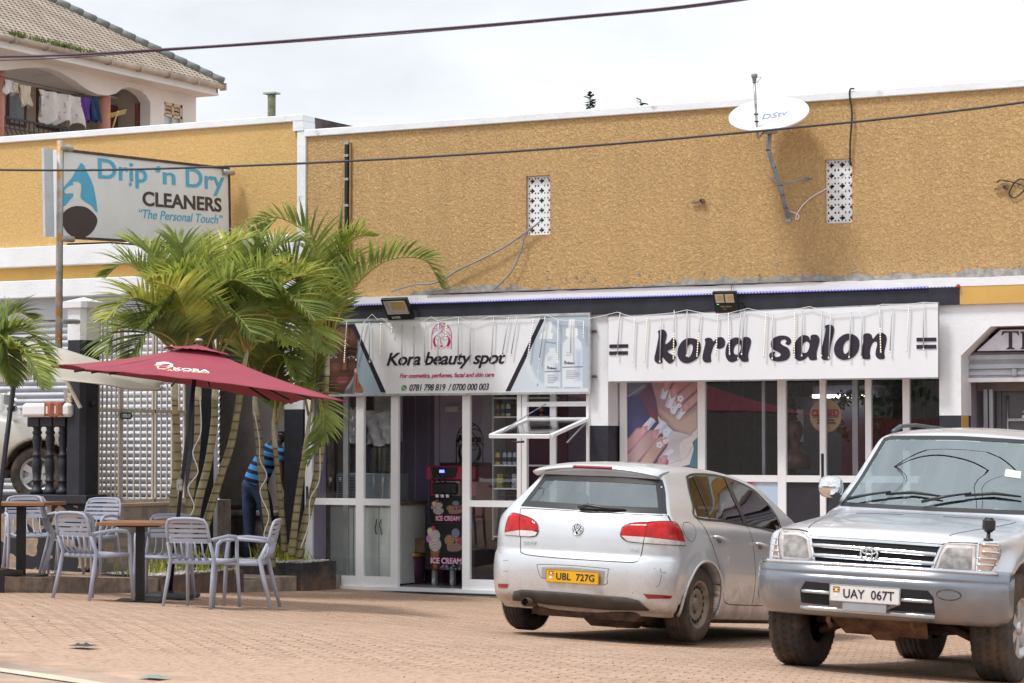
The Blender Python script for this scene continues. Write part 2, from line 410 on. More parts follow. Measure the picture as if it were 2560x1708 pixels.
M_alugrey=mat('grey_aluminium',(.45,.46,.49),.35,.6,var=.04)
M_dark=mat('dark_void',(.012,.012,.014),.9)
M_glass=glassmat('shop_glass',(.90,.93,.94),.09)
M_glassdark=glassmat('tinted_shop_glass',(.80,.82,.85),.13)
M_black=mat('black_plastic',(.012,.012,.014),.45,var=.1)
M_steel=mat('galvanised_steel',(.42,.43,.44),.45,.7,var=.12,vscale=12,var2=((.22,.10,.05),7,.6,.08))
M_slat=mat('shutter_slats',(.52,.53,.58),.38,.35,var=.1,vscale=5)
M_concrete=mat('weathered_concrete',(.27,.22,.18),.9,var=.25,vscale=8,bump=.6,bscale=40,var2=((.42,.30,.22),3,.55,.2))
M_darkconcrete=mat('stained_dark_concrete',(.10,.075,.075),.9,var=.35,vscale=6,bump=.6,bscale=30)

M_ink=mat('near_black_ink',(.022,.014,.030),.35)
# pavers
m=bpy.data.materials.new('zigzag_brick_paving');m.use_nodes=True;t=m.node_tree;b=t.nodes['Principled BSDF'];M_paving=m
b.inputs['Roughness'].default_value=.88;b.inputs['Specular IOR Level'].default_value=.25
tc=N(t,'ShaderNodeTexCoord');sep=N(t,'ShaderNodeSeparateXYZ');t.links.new(tc.outputs['Object'],sep.inputs[0])
def tri(src,scale,amp):
    a=N(t,'ShaderNodeMath',operation='MULTIPLY');t.links.new(src,a.inputs[0]);a.inputs[1].default_value=scale
    p=N(t,'ShaderNodeMath',operation='PINGPONG');t.links.new(a.outputs[0],p.inputs[0]);p.inputs[1].default_value=.5
    c=N(t,'ShaderNodeMath',operation='MULTIPLY');t.links.new(p.outputs[0],c.inputs[0]);c.inputs[1].default_value=amp;return c.outputs[0]
ax=N(t,'ShaderNodeMath',operation='ADD');t.links.new(sep.outputs[0],ax.inputs[0]);t.links.new(tri(sep.outputs[1],1/.115,.05),ax.inputs[1])
ay=N(t,'ShaderNodeMath',operation='ADD');t.links.new(sep.outputs[1],ay.inputs[0]);t.links.new(tri(sep.outputs[0],1/.115,.05),ay.inputs[1])
dn=N(t,'ShaderNodeTexNoise',Scale=3.0,Detail=3);t.links.new(tc.outputs['Object'],dn.inputs['Vector'])
dsc=N(t,'ShaderNodeMath',operation='MULTIPLY');t.links.new(dn.outputs[0],dsc.inputs[0]);dsc.inputs[1].default_value=.05
ay2=N(t,'ShaderNodeMath',operation='ADD');t.links.new(ay.outputs[0],ay2.inputs[0]);t.links.new(dsc.outputs[0],ay2.inputs[1])
cb=N(t,'ShaderNodeCombineXYZ');t.links.new(ax.outputs[0],cb.inputs[0]);t.links.new(ay2.outputs[0],cb.inputs[1])
br=N(t,'ShaderNodeTexBrick');t.links.new(cb.outputs[0],br.inputs['Vector'])
br.inputs['Scale'].default_value=1.0;br.inputs['Brick Width'].default_value=.225;br.inputs['Row Height'].default_value=.1125
br.inputs['Mortar Size'].default_value=.0075;br.inputs['Mortar Smooth'].default_value=.35;br.inputs['Bias'].default_value=0
br.inputs['Color1'].default_value=(.40,.272,.192,1);br.inputs['Color2'].default_value=(.50,.348,.255,1);br.inputs['Mortar'].default_value=(.16,.095,.065,1)
n1=N(t,'ShaderNodeTexNoise',Scale=.55,Detail=8,Roughness=.65);t.links.new(tc.outputs['Object'],n1.inputs['Vector'])
r1=N(t,'ShaderNodeValToRGB');r1.color_ramp.elements[0].position=.42;r1.color_ramp.elements[1].position=.66
t.links.new(n1.outputs[0],r1.inputs[0])
m1=N(t,'ShaderNodeMixRGB');t.links.new(r1.outputs[0],m1.inputs[0]);t.links.new(br.outputs[0],m1.inputs[1]);m1.inputs[2].default_value=(.50,.34,.245,1)
mh=N(t,'ShaderNodeMath',operation='MULTIPLY');t.links.new(r1.outputs[0],mh.inputs[0]);mh.inputs[1].default_value=.45;t.links.new(mh.outputs[0],m1.inputs[0])
# loose soil that gathers in the joints near the road
ym=N(t,'ShaderNodeMapRange');ym.inputs['From Min'].default_value=-11.4;ym.inputs['From Max'].default_value=-13.6;t.links.new(sep.outputs[1],ym.inputs[0])
n4=N(t,'ShaderNodeTexNoise',Scale=1.6,Detail=9,Roughness=.7);t.links.new(tc.outputs['Object'],n4.inputs['Vector'])
s4=N(t,'ShaderNodeMath',operation='ADD');t.links.new(ym.outputs[0],s4.inputs[0]);t.links.new(n4.outputs[0],s4.inputs[1])
r4=N(t,'ShaderNodeValToRGB');r4.color_ramp.elements[0].position=.70;r4.color_ramp.elements[1].position=1.45;t.links.new(s4.outputs[0],r4.inputs[0])
m4=N(t,'ShaderNodeMixRGB');t.links.new(r4.outputs[0],m4.inputs[0]);t.links.new(m1.outputs[0],m4.inputs[1]);m4.inputs[2].default_value=(.47,.325,.235,1)
n5=N(t,'ShaderNodeTexNoise',Scale=26,Detail=4,Roughness=.7);t.links.new(tc.outputs['Object'],n5.inputs['Vector'])
r5=N(t,'ShaderNodeValToRGB');r5.color_ramp.elements[0].position=.30;r5.color_ramp.elements[0].color=(.45,.40,.38,1);r5.color_ramp.elements[1].position=.52;r5.color_ramp.elements[1].color=(1,1,1,1)
t.links.new(n5.outputs[0],r5.inputs[0])
m5=N(t,'ShaderNodeMixRGB',blend_type='MULTIPLY');m5.inputs[0].default_value=.8;t.links.new(m4.outputs[0],m5.inputs[1]);t.links.new(r5.outputs[0],m5.inputs[2])
t.links.new(m5.outputs[0],b.inputs['Base Color'])
bh=N(t,'ShaderNodeMath',operation='SUBTRACT');bh.inputs[0].default_value=1;t.links.new(br.outputs['Fac'],bh.inputs[1])
bh2=N(t,'ShaderNodeMath',operation='MULTIPLY_ADD');t.links.new(n5.outputs[0],bh2.inputs[0]);bh2.inputs[1].default_value=.5;t.links.new(bh.outputs[0],bh2.inputs[2])
bp=N(t,'ShaderNodeBump',Strength=.8,Distance=.012);t.links.new(bh2.outputs[0],bp.inputs['Height']);t.links.new(bp.outputs[0],b.inputs['Normal'])
M_soil=mat('dusty_red_soil',(.46,.315,.225),.95,var=.22,vscale=3,bump=.9,bscale=50,var2=((.36,.20,.12),2.0,.58,.12))
M_asphalt=mat('dusty_asphalt',(.30,.225,.185),.9,var=.14,vscale=1.2,bump=.5,bscale=90,var2=((.48,.34,.25),1.2,.5,.2))
M_roadpaint=mat('worn_road_paint',(.66,.52,.40),.8,var=.1,vscale=6,var2=((.45,.30,.22),5,.6,.1))

# ================================================================ GROUND
def sheet(name,xs,ys,m,fn,clip=None,lift=0.0):
    mb=MB();nx,ny=len(xs),len(ys)
    vs=[(x,y,fn(x,y)+lift) for y in ys for x in xs]
    fs=[(j*nx+i,j*nx+i+1,(j+1)*nx+i+1,(j+1)*nx+i) for j in range(ny-1) for i in range(nx-1)
          if clip is None or clip((xs[i]+xs[i+1])/2,(ys[j]+ys[j+1])/2)]
    mb.add(vs,fs,0,True);return tag(mb.build(name,m,base=(0,0,0)),kind='structure')
sheet('paved_ground',list(np.arange(-60,-24,4))+list(np.arange(-24,6,.5))+list(np.arange(6,62,4)),
      list(np.arange(-15.5,4.6,.5)),M_paving,G)
sheet('far_ground',list(np.arange(-400,401,40)),list(np.arange(4.45,500,40)),M_soil,lambda x,y: -.02)
# road beyond the pavers, running a little askew to the shops
ra=onground(0,1659);rb=onground(345,1708);rd=(rb-ra)[:2];rd=rd/np.linalg.norm(rd);rn=np.array([rd[1],-rd[0]])
if rn[1] > 0: rn=-rn
def strip(name,o0,o1,m,lift,wob=0.0,s0=-30,s1=45,seg=150,base=None):
    mb=MB();vs=[];rg=random.Random(5)
    nn=2 if o1-o0 < 1 else 8
    for i in range(seg+1):
        q=s0+(s1-s0)*i/seg
        for k in range(nn+1):
            o=o0+(o1-o0)*k/nn + ((rg.random()-.5)*wob if k in (0,) else 0)
            p=ra[:2]+rd*q+rn*o;vs.append((p[0],p[1],G(p[0],p[1])+lift))
    fs=[(i*(nn+1)+k,i*(nn+1)+k+1,(i+1)*(nn+1)+k+1,(i+1)*(nn+1)+k) for i in range(seg) for k in range(nn)]
    mb.add(vs,fs,0,True);return tag(mb.build(name,m,base=(0,0,0)),kind='structure')
strip('dirt_verge',-.42,.2,M_soil,.008,.35)
strip('road',0.0,30.0,M_asphalt,.016,.12)
pw=onground(0,1678)[:2];po=float(np.dot(pw-ra[:2],rn))
strip('road_edge_line',po,po+.13,M_roadpaint,.022,.03)

# ================================================================ MAIN SHOP BUILDING
UY=.10   # plane of the upper wall; the canopy ledge stands proud of it
bld=thing('shop_building','long ochre stucco shop building with white parapet cap and black fascia band','building',(-11.5,0,0))
XL,XR=-16.10,3.0
# upper wall with openings for the two breeze-block vents
v1=(aty(1315,440,UY)[0],aty(1375,586,UY)[0]);v2=(aty(2062,400,UY)[0],aty(2131,556,UY)[0])
vz=(aty(1315,441,UY)[2],aty(1375,586,UY)[2]);vzb=(aty(2062,400,UY)[2],aty(2131,556,UY)[2])
UB,UT=3.62,5.64
def wall_holes(mb,x0,x1,z0,z1,y0,y1,holes,mi=0):
    xs=sorted({x0,x1} | {h[k] for h in holes for k in (0,1)});zs=sorted({z0,z1} | {h[k] for h in holes for k in (2,3)})
    for i in range(len(xs)-1):
        for j in range(len(zs)-1):
            cxm,czm=(xs[i]+xs[i+1])/2,(zs[j]+zs[j+1])/2
            if any(h[0] < cxm < h[1] and h[2] < czm < h[3] for h in holes): continue
            mb.add([(xs[i],y0,zs[j]),(xs[i+1],y0,zs[j]),(xs[i+1],y0,zs[j+1]),(xs[i],y0,zs[j+1])],[(0,1,2,3)],mi)
    for h in holes:
        a,b,c,d=h
        mb.add([(a,y0,c),(b,y0,c),(b,y0,d),(a,y0,d),(a,y1,c),(b,y1,c),(b,y1,d),(a,y1,d)],
               [(0,4,5,1),(1,5,6,2),(2,6,7,3),(3,7,4,0)],mi)
H1=(v1[0],v1[1],vz[1],vz[0]);H2=(v2[0],v2[1],vzb[1],vzb[0])
mb=MB();wall_holes(mb,XL,XR,UB-.2,UT,UY,UY+.14,[H1,H2])
mb.add([(XL,.26,UB-.2),(XR,.26,UB-.2),(XR,.26,UT),(XL,.26,UT)],[(3,2,1,0)])
mb.build('upper_wall',M_ochre,bld)
def breeze(H,nm):
    a,b,c,d=H;mb=MB();rows,cols=3,3;cw=(b-a+.05)/cols;rh=(d-c)/rows
    y0,y1=UY+.045,UY+.12
    # lattice drawn as a fine cell mask: solid except crosses and corner notches
    nx,nz=48,108
    def hole(u,v):
        U=u*cols*(b-a)/(b-a+.05);V=v*rows;fu,fv=U % 1,V % 1
        hv=(fv*2) % 1;du,dv=abs(fu-.5),abs(hv-.5)
        star=du+dv < .30 and min(du,dv) < .10 and .08 < fv < .92
        if .10 < fu < .90 and .08 < fv < .92:
            cn=(abs(du-.33) < .075) and (abs(fv-.5) > .33 or abs(fv-.5) < .06) and not (abs(fv-.5) > .42)
            return star or cn
        return False
    S=[[not hole((i+.5)/nx,(j+.5)/nz) for i in range(nx)] for j in range(nz)]
    X=lambda i: a+(b-a)*i/nx
    Z=lambda j: c+(d-c)*j/nz
    for j in range(nz):
        i=0
        while i < nx:
            if S[j][i]:
                k=i
                while k < nx and S[j][k]: k += 1
                mb.add([(X(i),y0,Z(j)),(X(k),y0,Z(j)),(X(k),y0,Z(j+1)),(X(i),y0,Z(j+1))],[(0,1,2,3)])
                i=k
            else:
                # reveal faces of the hole cell
                if i > 0 and S[j][i-1]: mb.add([(X(i),y0,Z(j)),(X(i),y1,Z(j)),(X(i),y1,Z(j+1)),(X(i),y0,Z(j+1))],[(0,1,2,3)])
                if j < nz-1 and S[j+1][i]: mb.add([(X(i),y0,Z(j+1)),(X(i+1),y0,Z(j+1)),(X(i+1),y1,Z(j+1)),(X(i),y1,Z(j+1))],[(0,1,2,3)])
                i += 1
    v=mb.build('vent_block',M_white,bld)
    k=MB();k.add([(a,y1+.015,c),(b,y1+.015,c),(b,y1+.015,d),(a,y1+.015,d)],[(0,1,2,3)]);k.build('vent_backing',M_dark,v)
breeze(H1,'a');breeze(H2,'b')
o=MB().bbox(XL-.02,XR,UY-.035,.40,UT,5.728,.008).build('parapet_cap',M_whitetrim,bld)
mb=MB();mb.box(-16.22,-16.10,UY-.03,.24,3.3,5.715);mb.build('corner_trim',M_whitetrim,bld)
# exposed render strip with a ragged upper edge
mb=MB();rg=random.Random(3);xs=np.arange(-14.6,XR,.035);zt=[];prev=0
for x in xs:
    prev=prev*.82+rg.uniform(-.03,.03);zt.append(3.672+prev*.55+rg.uniform(-.008,.008)+.028*math.sin(x*1.7)+.012*min(max((x+12),0),4))
for i in range(len(xs)-1):
    mb.add([(xs[i],UY-.012,3.60),(xs[i+1],UY-.012,3.60),(xs[i+1],UY-.012,zt[i+1]),(xs[i],UY-.012,zt[i]),(xs[i+1],UY+.02,zt[i+1]),(xs[i],UY+.02,zt[i])],[(0,1,2,3),(3,2,4,5)])
for _ in range(60):
    x=rg.uniform(-14,-5);z=3.72+abs(rg.gauss(0,.05));r=rg.uniform(.006,.02)
    mb.add([(x+r*math.cos(q)*rg.uniform(.6,1.4),UY-.006,z+r*math.sin(q)*rg.uniform(.6,1.2)) for q in np.arange(0,6.2,1.05)],[tuple(range(6))])
mb.build('exposed_render_strip',M_greyplaster,bld)
# canopy ledge: white top band, black band, ochre band on the right
LY=-.05
mb=MB();rg=random.Random(8);N0=120;top=[]
for i in range(N0+1):
    x=-16.2+(XR+16.2)*i/N0;top.append((x,3.622+rg.uniform(-.006,.006)))
for i in range(N0):
    (xa,za),(xb,zb)=top[i],top[i+1]
    mb.add([(xa,LY,3.528),(xb,LY,3.528),(xb,LY,zb),(xa,LY,za),(xb,UY+.005,zb),(xa,UY+.005,za)],[(0,1,2,3),(3,2,4,5)])
mb.add([(-16.2,LY,3.528),(-16.2,LY,3.622),(-16.2,.2,3.622),(-16.2,.2,3.528)],[(0,1,2,3)])
mb.build('canopy_ledge',M_white,bld)
MB().box(-16.2,-7.75,LY+.004,.2,3.335,3.528).build('fascia_band',M_navy,bld)
MB().box(-7.75,XR,LY+.004,.2,3.335,3.528).build('fascia_band',M_ochreflat,bld)['label']='ochre fascia band'
MB().box(-14.3,-9.3,LY-.02,UY,3.632,3.640,M=None).build('roof_flashing',M_concrete,bld)
# columns and front wall
mb=MB();mb.box(-12.165,-11.932,0,.36,2.055,3.335);mb.box(-8.0,-7.758,0,.36,2.15,3.335)
mb.prism([(-7.758,2.786),(-7.43,3.095),(-4.2,3.095),(-3.9,2.786),(-3.9,.1),(-3.5,.1),(-3.5,3.335),(-7.758,3.335)],0,.26)
mb.box(-12.165,-8.0,.06,.36,2.62,3.335)
recalc(mb.build('front_wall',M_white,bld))
MB().box(-12.165,-11.932,.001,.36,0,2.055).build('column_base',M_navy,bld);MB().box(-8.0,-7.76,.001,.34,0,2.15).build('column_base',M_navy,bld)
MB().box(-7.765,-7.757,.004,.26,0,2.15).build('reveal_stripe',M_ochreflat,bld)
c0=aty(722,1100,-.02)[0];c1=aty(768,1100,-.02)[0]
MB().box(-16.33,-16.06,-.03,.3,.05,2.27).build('column_base',M_navy,bld)
MB().box(-16.33,-16.06,-.031,.3,2.27,3.335).build('corner_column',M_white,bld)
# body of the building (roof slab, side and back walls)
mb=MB();mb.box(-16.1,XR,.30,9.0,5.1,5.3);mb.box(-16.05,-15.95,.4,9,.1,5.1);mb.box(XR-.1,XR,.4,9,.1,5.1);mb.box(-16.1,XR,8.9,9.05,.1,5.6)
mb.build('building_shell',M_darkconcrete,bld)

# ================================================================ LEFT BUILDING
lb=thing('neighbouring_building','taller ochre and white shop building behind the gate with roller shutter','building',(-20,0,1.1))
LXL=-34.0
mb=MB();mb.box(LXL,-16.225,UY,.22,4.43,5.84);mb.build('upper_wall',M_ochre2,lb)
MB().bbox(LXL,-16.13,UY-.04,.34,5.84,5.925,.008).build('parapet_cap',M_whitetrim,lb)
MB().box(-16.28,-16.13,UY-.04,.34,5.72,5.838).build('parapet_cap',M_whitetrim,lb)
MB().bbox(LXL,-16.23,UY-.10,.3,4.17,4.43,.01).build('string_course',M_white,lb)
MB().box(LXL,-16.24,UY+.0,.3,3.985,4.17).build('fascia_band',M_ochreflat,lb)
MB().bbox(LXL,-16.24,UY-.14,.3,3.755,3.985,.01).build('string_course',M_white,lb)
M_greywall=mat('pale_grey_paint',(.50,.51,.56),.7,var=.05,vscale=2,bump=.2)
MB().box(LXL,-17.35,UY+.02,.4,3.47,3.755).build('shutter_box',M_greywall,lb)
# dark stained side wall stepping back over the lower roof
MB().prism([(.34,5.5),(.34,5.915),(13.2,5.915),(13.2,5.5)],-16.42,-16.14,'x').build('side_wall',M_darkconcrete,lb)
# rolling shutter: real corrugation
def shutter(name,x0,x1,z0,z1,y,pitch,amp,m,parent):
    n=int((z1-z0)/pitch);pr=[]
    for i in range(n):
        for k in range(6):
            ph=k/6;pr.append((y-amp*abs(math.sin(PI*ph))**.7,z0+(i+ph)*pitch))
    pr.append((y,z1));mb=MB();vs=[]
    for (a,b) in pr: vs += [(x0,a,b),(x1,a,b)]
    mb.add(vs,[(2*i,2*i+1,2*i+3,2*i+2) for i in range(len(pr)-1)],0,False)
    return mb.build(name,m,parent)
shutter('roller_shutter',-21.8,-17.42,1.0,3.47,.18,.085,.032,M_slat,lb)
MB().box(LXL,-21.8,.05,.3,.9,3.5).build('front_wall',M_white,lb)
M_greycement=mat('grey_textured_cement',(.30,.265,.245),.9,var=.12,vscale=3,bump=.9,bscale=25)
M_greycement2=mat('dark_stained_plinth',(.12,.10,.085),.9,var=.4,vscale=5,bump=.6,bscale=25)
MB().box(-18.2,-16.0,.80,1.0,.2,3.7).build('cement_panel',M_greycement,lb)
mb=MB();mb.box(-18.2,-16.1,.62,.8,.0,.92);mb.build('plinth',M_greycement2,lb)
MB().bbox(-18.2,-16.1,.58,.8,.92,1.0,.02).build('plinth_coping',M_concrete,lb)
MB().box(-18.2,-16.1,.70,.8,1.0,1.06).build('plinth',M_greycement2,lb)
mb=MB();mb.box(LXL,-16.2,.45,12,4.9,5.1);mb.box(LXL,-16.5,12,12.2,1,5.5);mb.build('roof_slab',M_darkconcrete,lb)

# ================================================================ HOUSE IN THE BACKGROUND
XH=-34.8
hp=thing('apartment_house','pale upper storey with tiled hip roof, arched balcony and gutter beyond the shops','building',(XH,21,0))
def hx(px,py,x=XH): p=atx(px,py,x);return (p[1],p[2])
M_cream=mat('aged_cream_render',(.70,.68,.66),.85,var=.06,vscale=.6,bump=.3,bscale=6,var2=((.50,.38,.30),.9,.64,.12))
M_pink=mat('pink_column_paint',(.50,.22,.17),.7,var=.06)
M_maroon=mat('maroon_paint',(.22,.055,.045),.6,var=.12)
M_brownwall=mat('beige_inner_wall',(.40,.345,.29),.85,var=.1,vscale=1)
M_roof=bpy.data.materials.new('pressed_roof_tiles');M_roof.use_nodes=True;t=M_roof.node_tree;b=t.nodes['Principled BSDF'];b.inputs['Roughness'].default_value=.8
tc=N(t,'ShaderNodeTexCoord');n1=N(t,'ShaderNodeTexNoise',Scale=1.2,Detail=6);t.links.new(tc.outputs['Object'],n1.inputs['Vector'])
r1=N(t,'ShaderNodeValToRGB');r1.color_ramp.elements[0].color=(.33,.26,.20,1);r1.color_ramp.elements[1].color=(.50,.42,.34,1);r1.color_ramp.elements[0].position=.3;r1.color_ramp.elements[1].position=.7
t.links.new(n1.outputs[0],r1.inputs[0]);t.links.new(r1.outputs[0],b.inputs['Base Color'])
# wall with scalloped arches (polygon in y,z), extruded in x
archpx=[(0,176),(13,176),(45,172),(85,168),(120,170),(150,180),(185,200),(215,222),(245,236),(270,239),(290,234),(305,222),(322,218),(345,224),(365,238),(376,256)]
arch=[hx(*p) for p in archpx]
zb=7.0
eave_l,eave_r=hx(0,118),hx(490,222)
wl=[(eave_l[0]-3,eave_l[1])] + [(eave_l[0]-3,arch[0][1])] + arch + [(hx(376,300)[0],zb),(hx(410,300)[0],zb)]
yR=hx(490,300)[0]
zE=eave_r[1]+.05
def qstrip(mb,bottom,ztop,x0,x1):
    for (a,b) in zip(bottom[:-1],bottom[1:]):
        mb.add([(x0,a[0],a[1]),(x0,b[0],b[1]),(x0,b[0],ztop),(x0,a[0],ztop),(x1,a[0],a[1]),(x1,b[0],b[1])],[(0,1,2,3),(0,4,5,1)])
mb=MB();bot=[(eave_l[0]-4,arch[0][1])] + arch
qstrip(mb,bot,zE+.22,XH,XH-.3)
wy0,wz1=hx(411,254);wy1,_=hx(457,254);wz0=zb
ya=arch[-1][0]
mb.box(XH-.3,XH,ya,wy0,zb,zE+.22);mb.box(XH-.3,XH,wy0,wy1,wz1,zE+.22);mb.box(XH-.3,XH,wy1,yR,zb,zE+.22)
mb.box(XH-.3,XH-9,yR-.25,yR,zb,zE+.22) if False else mb.box(XH-9,XH-.3,yR-.25,yR,zb,zE+.22)
mb.box(XH-9,XH,eave_l[0]-4,yR,zb-.3,zb)
recalc(mb.build('wall',M_cream,hp))
# balcony back wall, ceiling and dark doors
mb=MB();mb.box(XH-2.7,XH-2.5,eave_l[0]-4,ya+1.0,zb,zE+.22);mb.box(XH-2.7,XH-.32,ya+.05,ya+.2,zb,zE+.22);mb.build('balcony_wall',M_brownwall,hp)
MB().box(XH-2.7,XH-.32,eave_l[0]-4,ya+.2,arch[5][1]+.7,arch[5][1]+.8).build('balcony_ceiling',M_cream,hp)
def hbox(name,px0,px1,py0,py1,x,d,m,parent=hp):
    a=hx(px0,py0,x);bq=hx(px1,py1,x);return MB().box(x-d,x,a[0],bq[0],bq[1],a[1]).build(name,m,parent)
M_wood=mat('varnished_brown_wood',(.10,.045,.035),.5,var=.2,vscale=8)
hbox('balcony_door',276,345,262,330,XH-1.0,.06,M_wood);hbox('door_surround',268,276,262,330,XH-1.0,.1,M_maroon)
hbox('side_panel',344,376,258,330,XH-.35,.08,M_maroon)
hbox('balcony_wall',268,376,238,264,XH-1.02,.1,M_cream)
for a in ((18,66,190,320),(92,150,200,330),(200,232,230,330)):
    d=hbox('balcony_door',*a,XH-2.48,.05,M_wood)
    hbox('pane',a[0]+6,a[1]-6,a[2]+40,a[3]-8,XH-2.47,.02,mat('bluish_pane',(.30,.38,.48),.1,var=.3,vscale=1),d)
for px0,px1,z0 in ((0,12,178),(255,274,240)):
    a=hx(px0,z0,XH-.15);bq=hx(px1,340,XH-.15);r=(bq[0]-a[0])/2
    MB().lathe([(r,bq[1]-.6),(r,a[1]+.1)],c=(XH-.2,(a[0]+bq[0])/2,0),n=14).build('balcony_column',M_pink,hp)
# window right of the arch
wn=MB();fr=.07
zt_,zw=wz1,hx(411,286)[1]
wn.box(XH-.12,XH-.02,wy0,wy0+fr,zb,zt_);wn.box(XH-.12,XH-.02,wy1-fr,wy1,zb,zt_);wn.box(XH-.12,XH-.02,wy0,wy1,zt_-fr,zt_);wn.box(XH-.12,XH-.02,(wy0+wy1)/2-.03,(wy0+wy1)/2+.03,zb,zt_)
wn.box(XH-.12,XH-.02,wy0,wy1,zw-.03,zw+.03)
M_woodpale=mat('pale_window_wood',(.60,.47,.33),.6,var=.08)
wf=wn.build('window',M_woodpale,hp)
sl_=MB();z=zw+.05
while z < zt_-.1:
    sl_.add([(XH-.03,wy0+fr,z),(XH-.03,wy1-fr,z),(XH-.09,wy1-fr,z+.085),(XH-.09,wy0+fr,z+.085)],[(0,1,2,3)]);z += .1
sl_.build('louvre',M_woodpale,wf)
MB().box(XH-.1,XH-.08,wy0+fr,wy1-fr,zb,zw).build('pane',mat('sky_blue_pane',(.38,.52,.68),.08,var=.15,vscale=1),wf)
# eaves, gutter and roof
ge_l,ge_r=atx(0,78,XH+.75),atx(563,212,XH+.75)
yE=ge_r[1];zG=(ge_r[2]+ge_l[2])/2
mb=MB();mb.box(XH-9,XH+.62,eave_l[0]-6,yE-.1,zG-.30,zG-.24);mb.box(XH+.55,XH+.60,eave_l[0]-6,yE-.1,zG-.24,zG-.02);mb.box(XH-9,XH+.6,yE-.16,yE-.1,zG-.24,zG-.02)
mb.build('soffit',M_cream,hp)
mb=MB();mb.tube([(XH+.68,eave_l[0]-6,zG-.07),(XH+.68,yE+.05,zG-.07)],.075,10)
yy=eave_l[0]-5
while yy < yE: mb.box(XH+.6,XH+.78,yy,yy+.04,zG-.16,zG+.02);yy += 1.15
mb.build('gutter',mat('beige_gutter',(.42,.35,.29),.6,var=.2,vscale=2),hp)
# roof slope rising away from the gutter, hip on the far right; stepped tiles as geometry
rt=atx(365,0,XH-3.2)
P0=np.array([XH+.70,yE,zG]);slope=.62
def roofz(u): return zG+.0+slope*u          # u = run from the gutter
mb=MB();tile=MB();rg=random.Random(2)
ystart=eave_l[0]-6;rows=58;rh=.152;hipk=1.05
for rr in range(rows):
    u0,u1=rr*rh,(rr+1)*rh
    ye0,ye1=yE-u0*hipk,yE-u1*hipk
    x0,x1=XH+.70-u0,XH+.70-u1;z0,z1=roofz(u0)+.022,roofz(u1)
    mb.add([(x0,ystart,z0),(x0,ye0,z0),(x1,ye1,z1),(x1,ystart,z1)],[(0,1,2,3)],0)
    mb.add([(x0,ystart,z0-.03),(x0,ye0,z0-.03),(x0,ye0,z0),(x0,ystart,z0)],[(0,1,2,3)],0)
    y=ystart+(rr % 2)*.105
    while y < ye1-.05:                     # little upstand that each pressed tile shows
        w_=.07;hgt=.05
        tile.add([(x0+.006,y,z0-.028),(x0+.006,y+w_,z0-.028),(x0+.006,y+w_*.9,z0+.006),(x0+.006,y+w_*.2,z0-.002)],[(0,1,2,3)])
        tile.add([(x0+.012,y+w_*.8,z0-.01),(x0+.012,y+w_*1.15,z0-.01),(x0-.10,y+w_*1.3,z0+.058),(x0-.10,y+w_*1.0,z0+.058)],[(0,1,2,3)])
        y += .21
rf=mb.build('roof',M_roof,hp)
tile.build('tile_edge',mat('dark_tile_edge',(.10,.095,.085),.8),rf)
hip=MB();n=40
for i in range(n):
    u0,u1=i*rows*rh/n,(i+1)*rows*rh/n
    hip.tube([(XH+.70-u0,yE-u0*hipk,roofz(u0)+.06),(XH+.70-u1,yE-u1*hipk,roofz(u1)+.05)],[.11,.10],8)
hip.build('ridge_cap',mat('grey_ridge_cap',(.18,.19,.19),.7,var=.2),rf)
u=rows*rh
MB().add([(XH+.70,yE,zG),(XH+.70-u,yE-u*hipk,roofz(u)),(XH-9,yE,zG)],[(0,1,2)]).build('hip_slope',M_roof,rf)
# moss in the gutter
M_moss=mat('moss_green',(.16,.20,.05),.95,var=.4,vscale=3)
mb=MB();rg=random.Random(4)
for i in range(900):
    px=rg.choice([rg.gauss(165,38),rg.gauss(165,38),rg.uniform(30,240),rg.gauss(45,8)]);px=min(max(px,5),250);q=hx(px,78+px*.238,XH+.7)
    x=XH+.70+rg.uniform(-.12,.08);y=q[0];z=zG-.02+rg.uniform(0,.05);h=rg.uniform(.03,.14);a=rg.uniform(0,6.3);w_=.02
    mb.add([(x-w_*math.cos(a),y-w_*math.sin(a),z),(x+w_*math.cos(a),y+w_*math.sin(a),z),(x+rg.uniform(-.05,.05),y+rg.uniform(-.05,.05),z+h)],[(0,1,2)])
tag(mb.build('gutter_moss',M_moss,base=(XH,15,zG)),kind='stuff')
# railing
a=hx(12,287,XH-.12);bq=hx(212,322,XH-.12);rail=MB();zr=a[1]-.06
rail.bar((XH-.12,a[0],zr),(XH-.12,bq[0],zr),.05,.05);rail.bar((XH-.12,a[0],zr-.22),(XH-.12,bq[0],zr-.22),.03,.03)
y=a[0]
while y < bq[0]:
    pts=[(XH-.12,y,zr)]+[(XH-.12+.10*math.sin(PI*k/6)*(1 if k < 6 else 0),y+.05*math.sin(2*PI*k/6),zr-.22-.13*k) for k in range(7)]
    rail.tube(pts,.014,5);y += .17
rail.build('balcony_railing',mat('black_wrought_iron',(.02,.022,.03),.5),hp)
